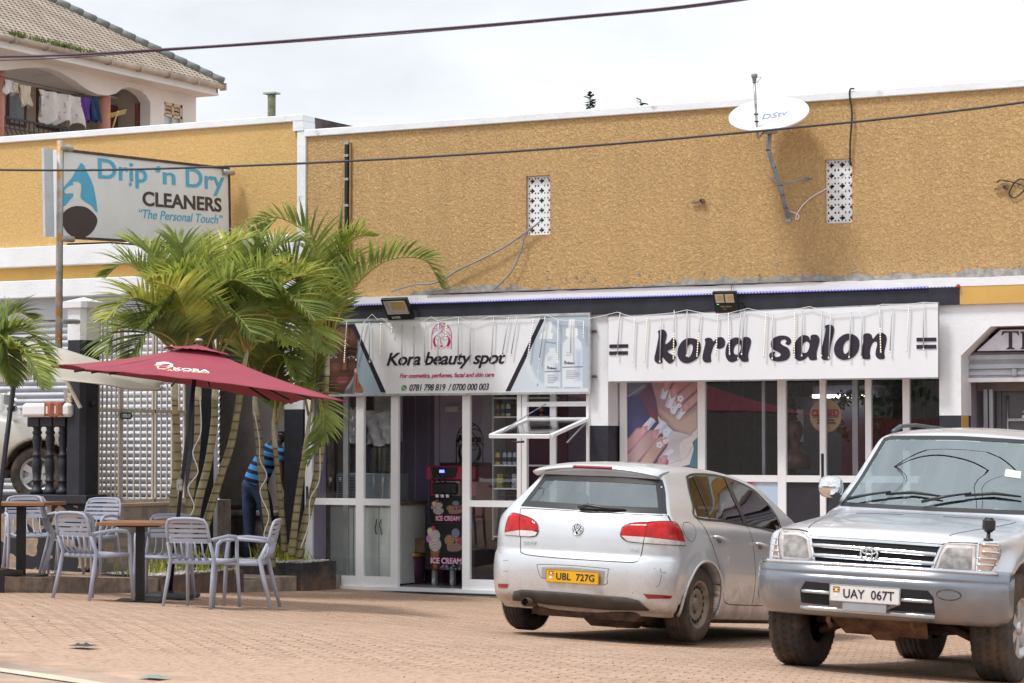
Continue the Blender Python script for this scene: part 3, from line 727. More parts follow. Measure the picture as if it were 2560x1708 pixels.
# laundry on the balcony line
def cloth(name,label,corners,m,group,wavy=.06,seg=(14,14),ragged=.04,cat='laundry'):
    """corners px: TL, TR, BR, BL; hangs at x = XH+.1"""
    q=[hx(*c,XH-.05) for c in corners];mb=MB();rg=random.Random(len(label));ph=rg.uniform(0,6)
    def fn(u,v):
        t0=(q[0][0]*(1-u)+q[1][0]*u,q[0][1]*(1-u)+q[1][1]*u);b0=(q[3][0]*(1-u)+q[2][0]*u,q[3][1]*(1-u)+q[2][1]*u)
        y=t0[0]*(1-v)+b0[0]*v;z=t0[1]*(1-v)+b0[1]*v
        sag=.0
        return (XH-.05+wavy*math.sin(u*19+ph+v*2)*(.3+v)*1.0,y+.03*math.sin(v*6+u*9),z+ragged*math.sin(u*23+ph)*v)
    mb.grid(fn,*seg);o=mb.build(name,m,base=(XH,q[0][0],q[0][1]));tag(o,label,cat,group)
    o.modifiers.new('thickness','SOLIDIFY').thickness=.01;return o
gL='laundry hanging on the balcony line'
Mf=mat('floral_bedsheet',(.66,.64,.62),.9,var=.1,vscale=3,var2=((.38,.24,.27),9,.57,.05))
cloth('bedsheet','large white floral bedsheet hanging on the balcony line',[(94,223),(198,243),(204,318),(96,300)],Mf,gL,.12,(30,16),.08,'bedsheet')
cloth('purple_shorts','purple shorts hanging beside the floral bedsheet',[(198,243),(224,246),(222,304),(202,304)],mat('purple_cotton',(.13,.045,.30),.9,var=.15),gL,cat='shorts')
cloth('blue_shirt','dark blue shirt with red hem hanging beside purple shorts',[(223,244),(246,241),(247,306),(228,300)],mat('dark_blue_cotton',(.02,.06,.15),.9,var=.2,var2=((.30,.02,.10),4,.66,.05)),gL,cat='shirt')
cloth('cream_shirt','cream shirt hanging by the left balcony column',[(48,211),(78,216),(75,268),(52,262)],mat('cream_cotton',(.66,.58,.47),.9),gL,cat='shirt')
cloth('white_shirt','white shirt leftmost on the balcony line',[(12,199),(30,202),(28,236),(13,232)],mat('white_cotton',(.76,.74,.76),.9),gL,cat='shirt')
cloth('small_towel','small pale towel between the white and cream shirts',[(27,203),(46,208),(42,238),(33,228)],mat('pale_towel',(.62,.54,.44),.9),gL,cat='towel')
q0=hx(0,196,XH-.05);q1=hx(255,246,XH-.05)
tag(MB().tube([(XH-.05,q0[0]-1,q0[1]+.05),(XH-.05,q1[0],q1[1])],.008,5).build('washing_line',M_black,base=(XH,q0[0],q0[1])),'thin washing line across the balcony','washing line')
# yagi aerial behind the parapet
ae=thing('tv_aerial','small yellow comb aerial standing in front of the balcony door','aerial',atx(283,320,XH+1.2))
M_aerial=mat('yellow_aerial',(.55,.40,.12),.5,.3)
a0=atx(281,322,XH+1.2);a1=atx(296,278,XH+1.2)
MB().tube([a0,a0*.4+a1*.6+np.array([0,.0,.02]),a1],.016,6).build('mast',M_aerial,ae)
mb=MB()
for k in range(4):
    c=a0*(.28-.07*k)+a1*(.72+.07*k);mb.tube([c+np.array([0,-.32,-.08+.0*k]),c+np.array([0,.32,.10])],.009,5)
mb.build('elements',M_aerial,ae)
# wooden post on the roof behind, plant sprigs over the parapet
p0=aty(679,300,6.0);p1=aty(680,236,6.0)
po_=thing('wooden_post','weathered greenish wooden post rising behind the white parapet','post',(p0[0],6,5.1))
MB().lathe([(.06,5.1),(.062,p1[2]-.02),(.058,p1[2])],c=(p0[0],6,0),n=10).build('shaft',mat('weathered_green_wood',(.23,.25,.16),.9,var=.3,vscale=10,bump=.6),po_)
MB().box(p0[0]-.11,p0[0]+.11,5.92,6.08,p1[2],p1[2]+.025).build('cap_plate',M_steel,po_)
M_leafdark=mat('dark_leaf',(.07,.15,.05),.6,var=.4,vscale=3)
def sprig(px,py,h,n,label):
    p=aty(px,py,2.5);th=thing('plant_sprig',label,'plant',(p[0],2.5,p[2]-.4));rg=random.Random(int(px));mb=MB();st=MB()
    st.tube([(p[0],2.5,p[2]-.4),(p[0],2.5,p[2]+h)],.008,5);st.build('stem',M_leafdark,th)
    for i in range(n):
        a=rg.uniform(0,6.3);z=p[2]+h*rg.uniform(.0,1);L=.1*rg.uniform(.6,1.2);d=Vector((math.cos(a),math.sin(a)*.6,rg.uniform(-.3,.5))).normalized();s_=d.cross(Vector((0,0,1))).normalized()*L*.3
        c=Vector((p[0],2.5,z));mb.add([c,c+d*L*.5+s_,c+d*L,c+d*L*.5-s_],[(0,1,2,3)])
    mb.build('foliage',M_leafdark,th)
sprig(1475,272,.18,46,'small leafy sprig poking over the parapet left of the dish')
sprig(1602,264,.07,12,'tiny sprig over the parapet nearest the dish')
# ================================================================ SHOPFRONTS
from mathutils.geometry import tessellate_polygon
def zmap(ox,oy,sc,y):
    """zoomed survey coordinates -> point on the plane y"""
    def f(a,b,lift=0.0):
        p=aty(ox+a/sc,oy+b/sc,y);return (p[0],y-lift,p[2])
    return f
def fshape(mb,F,outer,holes=(),mi=0,lift=.004,curve=True,n=5):
    def cl(p):
        if not curve: return [tuple(q[:2]) for q in p]
        P=[np.array(q[:2],float) for q in p];P=[P[-1]]+P+[P[0],P[1]];o=[]
        for i in range(1,len(P)-2):
            for k in range(n):
                t=k/n;a,b,c,d=P[i-1],P[i],P[i+1],P[i+2]
                o.append(tuple(.5*((2*b)+(c-a)*t+(2*a-5*b+4*c-d)*t*t+(3*b-a-3*c+d)*t**3)))
        return o
    loops=[cl(outer)]+[cl(h) for h in holes]
    flat=[p for l in loops for p in l]
    tris=tessellate_polygon([[Vector((p[0],p[1],0)) for p in l] for l in loops])
    mb.add([F(p[0],p[1],lift) for p in flat],[tuple(t) for t in tris],mi)
def pbx(mb,px0,px1,py0,py1,y,d,mi=0,off=0):
    a=aty(px0,(py0+py1)/2,y);b=aty(px1,(py0+py1)/2,y);m_=(px0+px1)/2
    z1=aty(m_,py0,y)[2];z0=aty(m_,py1,y)[2]
    mb.box(a[0],b[0],y+off,y+d+off,z0,z1,mi);return (a[0],b[0],z0,z1)

# ---------------------------------------------------------------- beauty shop front (frames stand in plane y=0)
KX0,KX1,KZ0,KZ1=-16.03,-12.17,.13,2.46
kf=thing('glazed_screen','white aluminium shop front with sliding doors under the beauty banner','shop front',(-14.1,0,.1))
def post(xa,xb,z0=KZ0,z1=KZ1,y0=-.03,y1=.03,name='frame_post',m=M_alu,par=kf):
    return bevel(MB().box(xa,xb,y0,y1,z0,z1).build(name,m,par),.004,1)
post(-16.03,-15.93,.30,2.5)
MB().bbox(-16.0,-15.975,-.05,-.03,1.05,1.33,.006).build('door_handle',M_black,kf)
post(-15.30,-15.19);post(-14.81,-14.71);post(-13.83,-13.73);post(-13.10,-13.045);post(-13.035,-12.97);post(-12.71,-12.63,1.0,KZ1,.05,.09);post(-12.20,-12.165)
post(-15.56,-15.49,.2,KZ1,.10,.14,m=M_alugrey)
for xa,xb,za,zb in ((-15.93,-15.30,.13,.25),(-15.19,-14.81,.13,.25),(-13.73,-13.10,.13,.25)):
    MB().box(xa,xb,-.028,.028,za,zb).build('bottom_rail',M_alu,kf)
for xa,xb,za,zb in ((-15.93,-15.30,1.105,1.185),(-15.19,-14.81,1.105,1.185),(-13.73,-13.10,1.105,1.18),(-12.97,-12.20,2.28,2.335),(-12.97,-12.20,.95,1.02)):
    MB().box(xa,xb,-.028,.028,za,zb).build('transom',M_alu,kf)
MB().box(KX0,KX1,-.028,.05,KZ1-.03,KZ1+.03).build('head_rail',M_alu,kf)
MB().box(-15.95,KX1,-.06,.10,.085,.13).build('sill_track',M_alu,kf)
MB().box(-15.98,KX1,-.26,.02,-.02,.075).build('door_step',M_concrete,kf)
mb=MB()
for i in range(60):
    x=-15.6+i*.04;mb.box(x,x+.026,-.22,-.09,.078,.084)
mb.box(-15.62,-13.1,-.235,-.22,.076,.09);mb.box(-15.62,-13.1,-.09,-.075,.076,.09);mb.build('drain_grating',M_black,kf)
def pane(xa,xb,za,zb,par,m=M_glass,y=0.0,name='glass_pane'):
    return MB().add([(xa,y,za),(xb,y,za),(xb,y,zb),(xa,y,zb)],[(0,1,2,3)]).build(name,m,par)
for a in ((-15.93,-15.30,1.185,KZ1),(-15.93,-15.30,.25,1.105),(-15.19,-14.81,1.185,KZ1),(-15.19,-14.81,.25,1.105),(-13.73,-13.10,1.18,KZ1),(-13.73,-13.10,.25,1.105),(-12.97,-12.20,2.335,KZ1),(-12.97,-12.20,.13,.95)):
    pane(*a,kf)
# open top-hung window
aw=thing('awning_window','open top-hung window propped outwards on a chain beside the salon column','window',(-12.57,0,2.13),'x')
del aw['group']
hl,hr=np.array([-12.95,-.01,2.13]),np.array([-12.19,-.01,2.13]);ol,orr=np.array([-12.95,-.97,1.935]),np.array([-12.19,-.965,1.93])
up_=np.cross(hr-hl,ol-hl);up_=-up_/np.linalg.norm(up_)
def hb(a,b,w=.05,h=.035,m=M_alu,nm='sash_frame'): return MB().bar(a,b,w,h,up=tuple(up_)).build(nm,m,aw)
iy=(ol-hl)/np.linalg.norm(ol-hl)*.025
hb(hl,hr);hb(ol,orr,.055,.04);hb(hl+iy,ol-iy);hb(hr+iy,orr-iy)
mb=MB();q=up_*.004;ex=np.array([.024,0,0]);mb.add([hl+ex+iy+q,hr-ex+iy+q,orr-ex-iy+q,ol+ex-iy+q,hl+ex+iy-q,hr-ex+iy-q,orr-ex-iy-q,ol+ex-iy-q],[(0,1,2,3),(7,6,5,4),(0,4,5,1),(1,5,6,2),(2,6,7,3),(3,7,4,0)]);mb.build('glass_pane',glassmat('window_glass_clear',(.75,.78,.80),.08),aw)
MB().tube([(-12.72,-.02,2.31),(-12.79,-.35,2.18),(-12.85,-.93,1.97)],.007,5).build('chain',M_steel,aw)
MB().tube([(-12.68,-.95,1.91),(-12.66,-.98,1.87),(-12.62,-1.0,1.865),(-12.50,-1.0,1.87)],.012,6).build('handle',M_black,aw)
MB().bar((-12.2,-.05,2.08),(-12.21,-.5,1.86),.02,.012).build('stay_arm',M_steel,aw)

# interior of the beauty shop
M_lav=mat('lavender_panelling',(.40,.34,.50),.55,var=.06,vscale=2)
M_lav2=mat('pale_lavender_wall',(.52,.46,.60),.6,var=.05,vscale=2)
M_line=mat('panel_joint_strip',(.62,.58,.68),.4)
M_floor=mat('grey_floor_tiles',(.30,.28,.31),.25,var=.1,vscale=2)
ki=thing('shop_interior','lavender panelled room inside the beauty shop','interior',(-14,1.5,.1))
YB=2.1
MB().box(-15.98,-12.2,.10,YB,.07,.12).build('floor',M_floor,ki)
MB().box(-15.98,-12.2,YB,YB+.1,.12,3.0).build('back_wall',M_lav,ki)
MB().box(-16.08,-15.99,.12,YB,.12,3.0).build('side_wall',M_lav,ki)
MB().box(-12.2,-12.17,.37,YB,.12,3.0).build('side_wall',M_lav,ki)
MB().box(-16.0,-12.2,.10,YB,2.9,3.0).build('ceiling',M_white,ki)
mb=MB();x=-15.9
while x < -14.6: mb.box(x,x+.012,YB-.008,YB+.001,.12,2.9);x += .20
mb.build('panel_joint',M_line,ki)
# partition that carries the shop's emblem, right half of the room
PX0=aty(1100,1200,1.7)[0]
MB().box(PX0,-12.2,1.7,1.78,.12,2.95).build('partition',M_lav2,ki)
MB().box(PX0-.06,PX0,1.66,1.80,.12,2.95).build('partition_edge',M_lav2,ki)
MB().box(aty(785,1060,1.5)[0]-.6,aty(1003,1060,1.5)[0],1.5,1.54,aty(900,1105,1.5)[2],2.9).build('white_panel',M_white,ki)

# counter and the things around it
ct=thing('counter','white two-door counter cabinet behind the glass left of the door','counter',(-15.2,.7,.12))
M_cab=mat('cream_laminate',(.58,.60,.56),.35,var=.04)
cy=.45
ca=aty(822,1350,cy)[0];cb_=aty(1003,1350,cy)[0];cz1=aty(900,1262,cy)[2];cz0=.14
MB().box(ca,cb_-.01,cy+.01,cy+.6,cz0,cz1).build('carcass',M_cab,ct)
xm=aty(948,1350,cy)[0]
for xa,xb in ((ca+.02,xm-.01-.36),(xm-.36,xm-.005),(xm+.005,cb_-.02)):
    bevel(MB().box(xa,xb,cy-.01,cy+.008,cz0+.05,cz1-.03).build('cabinet_door',M_cab,ct),.004,1)
for s in (-1,1): MB().tube([(xm+s*.035,cy-.01,.92),(xm+s*.025,cy-.035,.86),(xm+s*.04,cy-.035,.80),(xm+s*.035,cy-.01,.74)],.006,6).build('handle',M_black,ct)
MB().box(ca-.03,cb_+.02,cy-.03,cy+.62,cz1,cz1+.045).build('worktop',mat('brown_worktop',(.14,.10,.08),.4),ct)
dm=thing('drink_dispenser','grey drink dispenser with louvred side standing on the white counter','dispenser',(-15.1,.7,1.2))
M_bluegrey=mat('blue_grey_steel',(.28,.33,.37),.35,.3,var=.05)
dy=.5;A=aty(839,1210,dy)[0];B=aty(980,1210,dy)[0];z0=cz1+.045;z1=aty(900,1183,dy)[2]
MB().bbox(A,B,dy,dy+.4,z0,z1,.012).build('housing',M_bluegrey,dm)
mb=MB()
for cx0 in (845,868):
    xa=aty(cx0,1210,dy)[0];xb=aty(cx0+19,1210,dy)[0]
    for k in range(13):
        zz=z0+.03+k*(z1-z0-.06)/13;mb.box(xa,xb,dy-.004,dy+.001,zz,zz+.010)
mb.build('louvre',M_black,dm)
M_acr=glassmat('clear_acrylic',(.80,.83,.83),.10)
for k,(p0_,p1_) in enumerate(((868,895),(918,944),(948,976))):
    xa,xb=aty(p0_,1150,dy)[0],aty(p1_,1150,dy)[0];MB().bbox(xa,xb,dy+.05,dy+.35,z1,z1+.33,.02).build('tank',M_acr,dm)
pk=MB()
rg=random.Random(1)
for k in range(9): pk.ball((aty(945+k*3.5,1240,.42)[0],.44,z0+.012+rg.uniform(0,.01)),(.02,.02,.014),7,5)
tag(pk.build('sweet_wrappers',mat('yellow_blue_wrapper',(.55,.42,.05),.4,var=.5,vscale=40),base=(-15,.45,z0)),'heap of yellow and blue wrapped sweets on the counter edge','sweets')
# bags hanging behind the glass
M_bag=mat('crinkled_clear_bag',(.62,.62,.66),.15,var=.2,vscale=9,bump=1,bscale=22)
for nm,lab,(a0_,a1_,b0_,b1_) in (('plastic_bag','crinkled plastic bag of goods hanging behind the left pane',(870,893,1022,1105)),('packet_display','white packets hanging above the drink dispenser',(915,976,1030,1112))):
    mb=MB();y=.42;A=aty(a0_,1100,y)[0];B=aty(a1_,1100,y)[0];Z1=aty(a0_,b0_,y)[2];Z0=aty(a0_,b1_,y)[2];rg=random.Random(a0_)
    mb.grid(lambda u,v: (A+(B-A)*u,y+.04*math.sin(u*12+v*5)+.02*math.sin(v*17),Z0+(Z1-Z0)*v+.02*math.sin(u*9)),14,14);o=mb.build(nm,M_bag,base=(A,y,Z1));tag(o,lab,'bag');o.modifiers.new('t','SOLIDIFY').thickness=.006
# ice cream machine
ic=thing('ice_cream_machine','crimson soft-serve ice cream machine with black front in the doorway','ice cream machine',(-14.0,.9,.12))
M_crim=mat('crimson_enamel',(.30,.018,.065),.3,coat=.4)
iy0=.62;f=lambda px,py=1300: aty(px,py,iy0)[0];g=lambda py: aty(1110,py,iy0)[2]
MB().bbox(f(1070),f(1185),iy0+.03,iy0+.65,g(1304),g(1195),.02).build('body',M_crim,ic)
MB().bbox(f(1066),f(1190),iy0-.03,iy0+.66,g(1202),g(1164),.02).build('hood',M_crim,ic)
MB().bbox(f(1092),f(1190),iy0+.05,iy0+.6,g(1164),g(1157),.01).build('hopper_lid',M_black,ic);MB().lathe([(.03,g(1157)),(.03,g(1150)),(.02,g(1149))],c=(f(1124),iy0+.3,0),n=12).build('lid_knob',M_black,ic)
mb=MB();mb.prism([(f(1080),g(1168)),(f(1147),g(1168)),(f(1141),g(1194)),(f(1086),g(1194))],iy0-.045,iy0-.03);mb.build('control_panel',M_black,ic)
MB().box(f(1103),f(1115),iy0-.048,iy0-.045,g(1182),g(1175)).build('display',mat('lit_blue_display',(.02,.03,.3),.3,emit=(.12,.16,1),estr=3),ic)
MB().box(f(1088),f(1150),iy0+.0,iy0+.03,g(1240),g(1203)).build('dispensing_plate',M_steel,ic)
MB().bbox(f(1088),f(1147),iy0-.09,iy0+.0,g(1236),g(1206),.02).build('dispensing_head',M_black,ic)
for k in range(3): MB().tube([(f(1098+k*13),iy0-.10,g(1205)),(f(1094+k*13),iy0-.14,g(1190))],.012,8).build('draw_lever',M_black,ic);MB().lathe([(.022,g(1244)),(.026,g(1236))],c=(f(1098+k*13),iy0-.05,0),n=10).build('nozzle',M_alu,ic)
# cart that carries it
kt=thing('ice_cream_cart','black wheeled cart printed with ice cream pictures under the machine','cart',(-14.0,.9,.12))
iy1=.52;f1=lambda px: aty(px,1400,iy1)[0];g1=lambda py: aty(1110,py,iy1)[2]
MB().box(f1(1062),f1(1185),iy1+.01,iy1+.7,g1(1425),g1(1306)).build('cabinet',M_black,kt)
MB().box(f(1076),f(1185),iy0-.02,iy0+.028,g(1303.5),g(1239)).build('front_board',M_black,kt)
for px in (1077,1122):
    cx_=f1(px);wz=.12+.05
    w_=MB().lathe([(.0,-.015),(.05,-.015),(.055,0),(.05,.015),(0,.015)],axis='x',c=(cx_,iy1+.1,wz),n=16).build('castor',mat('castor_grey',(.45,.45,.45),.5),kt)
    MB().box(cx_-.025,cx_+.025,iy1+.07,iy1+.13,wz,g1(1424)).build('castor_fork',M_steel,w_)
def icecream_art(Wd,Hh,name,frame,par,short=False):
    a=Art(Wd,Hh,76,76,(.012,.012,.018));U=lambda x,y: (x*Wd,y*Hh)
    def scoop(cx,cy,r,col,dr): a.ell(cx*Wd,cy*Hh,r*Wd,r*Hh*1.0,col,soft=Wd*.02);\
        [a.line([U(cx-r*.8,cy+r*(.5-k*.45)),U(cx,cy+r*(.9-k*.45)),U(cx+r*.8,cy+r*(.4-k*.45))],Wd*.012,dr) for k in range(4)]
    yb=.0 if not short else -.25
    a.poly([U(.14,.42+yb),U(.36,.42+yb),U(.29,.02+yb),U(.20,.02+yb)],(.36,.16,.06))
    for k in range(6): a.line([U(.13+k*.05,.42+yb),U(.17+k*.03,.0+yb)],Wd*.01,(.10,.04,.02),curve=False);a.line([U(.14,.05+k*.07+yb),U(.36,.07+k*.07+yb)],Wd*.009,(.10,.04,.02),curve=False)
    a.ell(.12*Wd,(.84+yb/2)*Hh,.07*Wd,.09*Hh,(.62,.56,.25));a.ell(.08*Wd,(.68+yb/2)*Hh,.06*Wd,.08*Hh,(.5,.2,.5))
    scoop(.25,.56+yb*.6,.155,(.52,.50,.48),(.20,.10,.05));scoop(.25,.76+yb*.45,.125,(.58,.56,.54),(.20,.10,.05))
    a.ell(.2*Wd,(.92+yb*.3)*Hh,.05*Wd,.05*Hh,(.55,.05,.12))
    scoop(.62,.66+yb*.5,.12,(.45,.27,.14),(.08,.03,.03));scoop(.78,.82+yb*.3,.10,(.28,.27,.42),(.12,.12,.25))
    a.poly([U(.55,.56+yb*.5),U(.95,.60+yb*.5),U(.9,.44+yb*.5),U(.6,.42+yb*.5)],(.30,.20,.16),curve=True)
    a.poly([U(.74,.72+yb*.4),U(.86,.70+yb*.4),U(.8,.55+yb*.4)],(.40,.22,.08))
    for cx,cy,c in ((.92,.6,(.5,.03,.08)),(.97,.72,(.05,.25,.10)),(.88,.68,(.45,.05,.2))): a.ell(cx*Wd,(cy+yb*.3)*Hh,.05*Wd,.05*Hh,c)
    rg=random.Random(4)
    for _ in range(40): a.ell(rg.uniform(.4,1)*Wd,rg.uniform(.0,.16)*Hh,.02*Wd,.016*Hh,rg.choice([(.05,.12,.5),(.5,.05,.1),(.4,.4,.45),(.05,.3,.3)]))
    a.build(name,frame,vcmat('printed_sticker',.3),par)
w1=f1(1160)-f1(1063);h1=g1(1312)-g1(1425)
icecream_art(w1,h1,'sticker_print',plane_frame((f1(1063),iy1+.008,g1(1425)),(1,0,0),(0,0,1)),kt)
w2=f(1160)-f(1078);h2=g(1242)-g(1300)
icecream_art(w2,h2,'sticker_print',plane_frame((f(1078),iy0-.022,g(1301)),(1,0,0),(0,0,1)),kt,True)
M_pinkw=mat('pink_white_letters',(.82,.60,.74),.4);M_pinkh=mat('hot_pink_outline',(.60,.03,.25),.4)
for fr,x0,zz,ww,hh in (((lambda u,v,n=0: (u,iy1-.002-n,v)),f1(1078),g1(1409),f1(1154)-f1(1078),g1(1395)-g1(1409)),((lambda u,v,n=0: (u,iy0-.03-n,v)),f(1094),g(1302),f(1152)-f(1094),g(1290)-g(1302))):
    mb=MB();put_text(mb,'ICE CREAM',fr,x0-.008,zz-.008,ww+.016,hh+.016,bold=.06,lift=.002);mb.build('lettering_outline',M_pinkh,kt)
    mb=MB();put_text(mb,'ICE CREAM',fr,x0,zz,ww,hh,bold=.02,lift=.007);mb.build('lettering',M_pinkw,kt)
# bucket and boxes
bk=thing('bucket','purple bucket with gold rim and white handle inside the doorway','bucket',(aty(1030,1400,.9)[0],.9,.12))
bx_,by_=bk.location[0],.9
MB().lathe([(.14,.12),(.175,.46)],c=(bx_,by_,0),n=24).build('tub',mat('plum_plastic',(.10,.035,.075),.35),bk)
MB().lathe([(.178,.455),(.185,.46),(.185,.50),(.165,.50),(.16,.46)],c=(bx_,by_,0),n=24).build('rim',mat('gold_rim',(.50,.28,.04),.35,.5),bk)
MB().tube([(bx_-.17,by_-.05,.50),(bx_-.12,by_-.16,.55),(bx_-.02,by_-.18,.54),(bx_+.06,by_-.17,.50)],.006,6).build('handle',M_white,bk)
M_card=mat('brown_cardboard',(.17,.105,.07),.8,var=.25,vscale=8,bump=.2)
o=bevel(MB().box(bx_-.22,bx_+.24,by_-.1,by_+.25,.505,.68).build('cardboard_box',M_card,base=(bx_,by_,.505)),.006);tag(o,'open cardboard box resting on the purple bucket','box')
o=bevel(MB().box(bx_-.2,bx_+.2,1.3,1.6,.66,.84).build('cardboard_box',M_card,base=(bx_,1.45,.66)),.006);tag(o,'smaller cardboard box against the lavender panelling behind the bucket','box')
tag(MB().box(bx_-.28,bx_+.26,1.2,1.7,.12,.66).build('storage_crate',mat('dark_plum_crate',(.08,.03,.06),.5),base=(bx_,1.45,.12)),'dark plum crate under the smaller cardboard box','crate')
# emblem on the partition, drawn with the same strokes as the banner
def emblem(mb,F,mi=0,k=1.0):
    S=lambda pts,w: stroke(mb,F,pts,w*k,mi,lift=.003)
    S([(305,1150),(308,900),(312,560),(345,400),(400,300),(480,215),(580,155),(720,118),(820,140),(910,190),(1000,300),(1050,400),(1075,520),(1075,820),(1072,1130)],24)
    S([(390,345),(500,330),(590,280),(640,200)],18);S([(330,560),(400,450),(520,390),(650,320),(700,250),(690,220)],18)
    S([(590,160),(680,200),(740,300),(730,370),(690,440),(580,550),(440,660)],18);S([(690,200),(760,185),(860,160)],18)
    S([(740,270),(850,265),(960,300),(1010,330)],18);S([(750,345),(870,440),(970,540),(1060,640)],18);S([(700,440),(800,520),(900,600),(960,680)],18)
    fshape(mb,F,[(520,590),(440,640),(375,740),(360,860),(390,980),(430,1060),(435,1140),(450,1130),(455,1030),(520,1040),(470,960),(435,850),(440,720),(465,650)],mi=mi,lift=.003)
    fshape(mb,F,[(870,590),(950,650),(1030,760),(1045,860),(1010,960),(950,1050),(945,1120),(925,1110),(925,1020),(850,1045),(900,970),(945,850),(950,720)],mi=mi,lift=.0031)
    S([(520,1035),(630,1135)],20);S([(850,1040),(750,1130)],20)
    S([(550,620),(630,680),(665,760),(655,880),(680,945),(725,945)],18);S([(725,735),(780,650),(870,610)],18)
    S([(480,740),(520,775),(560,790),(625,775)],16);S([(750,775),(830,780),(880,760),(900,720)],16)
    fshape(mb,F,[(610,1010),(660,1000),(690,1008),(720,1000),(765,1010),(720,1050),(690,1060),(655,1050)],mi=mi,lift=.003)
mb=MB();em0=aty(1141,1082,1.7);hgt=.62
emblem(mb,lambda a,b,l=0: (em0[0]+(a-305)/770*hgt*.62,1.7-.002-l,em0[2]+.12-(b-118)/1030*hgt*.85),k=1.2)
eb=mb.build('wall_emblem',M_black,ki)
mb=MB();put_text(mb,'Kora',lambda u,v,n=0: (u,1.7-n,v),aty(1143,1100,1.7)[0],aty(1143,1107,1.7)[2],.36,.10,bold=.05,shear=.2);put_text(mb,'BEAUTY SPOT',lambda u,v,n=0: (u,1.7-n,v),aty(1143,1100,1.7)[0],aty(1143,1118,1.7)[2],.40,.05);mb.build('wall_lettering',M_black,ki)
MB().box(PX0+.12,PX0+.30,1.62,1.70,2.25,2.32).build('wall_bracket',M_alu,ki)
# shelves with bottles
sh=thing('display_shelf','white display shelves of bottles right of the beauty shop door','shelves',(-13.2,.5,.12))
sy=.42;SX0=aty(1234,1100,sy)[0];SX1=aty(1372,1100,sy)[0]
sz=[aty(1265,p,sy)[2] for p in (1041,1162,1220)]
for z in sz+[2.40,.75]: MB().box(SX0,SX1,sy,sy+.3,z-.018,z).build('shelf_board',M_alu,sh)
MB().box(SX0-.02,SX0,sy,sy+.3,.7,2.45).build('upright',M_alugrey,sh);MB().box(SX0,SX1+.1,sy+.3,sy+.32,.7,2.45).build('back_panel',mat('plum_back_panel',(.09,.035,.06),.6),sh)
def bottle(px,zi,hpx,colr,capc,label,wpx=11,squar=False,cap=True):
    y=sy+.06;c=aty(px,1100,y);w_=(aty(px+wpx,1100,y)[0]-c[0]);x=c[0];z=sz[zi] if zi < 3 else zi;h=hpx/6044*28.9
    t_=thing('bottle',label,'bottle',(x,y,z),'bottles and cans on the display shelves')
    r=w_*.46;n=4 if squar else 14;mb=MB()
    mb.lathe([(r*.95,z),(r,z+.005),(r,z+h*.62),(r*.8,z+h*.78),(r*.45,z+h*.84)],c=(x,y,0),n=14)
    mb.build('body',mat('bottle_'+colr[0],colr[1],.3,var=.05),t_)
    MB().lathe([(r*.5,z+h*.84),(r*.5,z+h)],c=(x,y,0),n=10).build('cap',mat('cap_'+capc[0],capc[1],.4),t_)
    MB().lathe([(r*1.01,z+h*.2),(r*1.01,z+h*.5)],c=(x,y,0),n=14).build('label_band',mat('band_'+capc[0],capc[1],.5),t_)
PUR=('plum',(.08,.02,.12));
bottle(1245,0,38,('amber',(.30,.14,.04)),PUR,'amber lotion bottle, first on the top shelf')
bottle(1258,0,38,('leaf_green',(.18,.35,.14)),PUR,'green lotion bottle between the amber and white ones')
bottle(1271,0,38,('milk',(.62,.62,.66)),PUR,'white lotion bottle, third on the top shelf')
bottle(1340,0,24,('royal_blue',(.03,.06,.30)),('navy',(.02,.02,.08)),'royal blue bottle seen through the upper small window')
bottle(1354,0,26,('gold_brown',(.42,.24,.05)),PUR,'golden brown bottle beside the blue one')
bottle(1366,0,24,('dark_blue',(.02,.03,.12)),('navy',(.02,.02,.08)),'dark blue bottle rightmost on the top shelf')
bottle(1245,1,37,('yellow',(.58,.48,.07)),PUR,'yellow lotion bottle on the middle shelf',13)
for k,lb_ in enumerate(('left of three pale blue cans on the middle shelf','middle of three pale blue cans on the middle shelf','right of three pale blue cans on the middle shelf')):
    bottle(1262+k*12.5,1,37,('pale_blue',(.42,.50,.62)),('ink',(.03,.03,.05)),lb_)
for k,(c,lb_) in enumerate(((('olive_box',(.36,.30,.05)),'stack of yellow cosmetic boxes on the lowest shelf'),(('black_box',(.04,.025,.03)),'stack of dark cosmetic boxes on the lowest shelf'),(('grey_box',(.45,.46,.48)),'stack of pale grey cosmetic boxes on the lowest shelf'))):
    xa=aty(1238+k*19,1100,sy)[0];mb=MB()
    for q in range(4): mb.bbox(xa+.004*(q % 2),xa+.085,sy+.03,sy+.12,sz[2]+q*.042,sz[2]+q*.042+.040,.004)
    tag(mb.build('box_stack',mat(c[0],c[1],.5,var=.4,vscale=60),base=(xa,sy,sz[2])),lb_,'boxes')

# ---------------------------------------------------------------- beauty banner
BY=-.085
bn=thing('banner_sign','Kora beauty spot banner with portrait and serum bottles over the shop front','sign',(-14,BY,2.44))
ZK=zmap(760,780,3.1757,BY)
BL,BR_,BT=-15.88,-12.135,3.325
MB().box(BL,BR_,BY,-.06,2.447,BT).build('panel',mat('white_vinyl',(.77,.78,.81),.32,var=.015,vscale=2,bump=.08,bscale=3),bn)
M_frm=mat('silver_sign_frame',(.55,.57,.57),.35,.6,var=.15,vscale=8)
for b_ in ((BL-.02,BR_+.02,2.42,2.447),(BL-.02,BR_+.02,BT,BT+.03),(BR_,BR_+.022,2.447,BT)): MB().box(b_[0],b_[1],BY-.012,-.055,b_[2],b_[3]).build('frame_bar',M_frm,bn)
for z in (2.62,3.14): MB().bar((BR_+.02,-.03,z),(BR_+.07,-.03,z),.02,.03).build('fixing_bracket',mat('rusty_iron',(.12,.06,.04),.8,var=.3),bn)
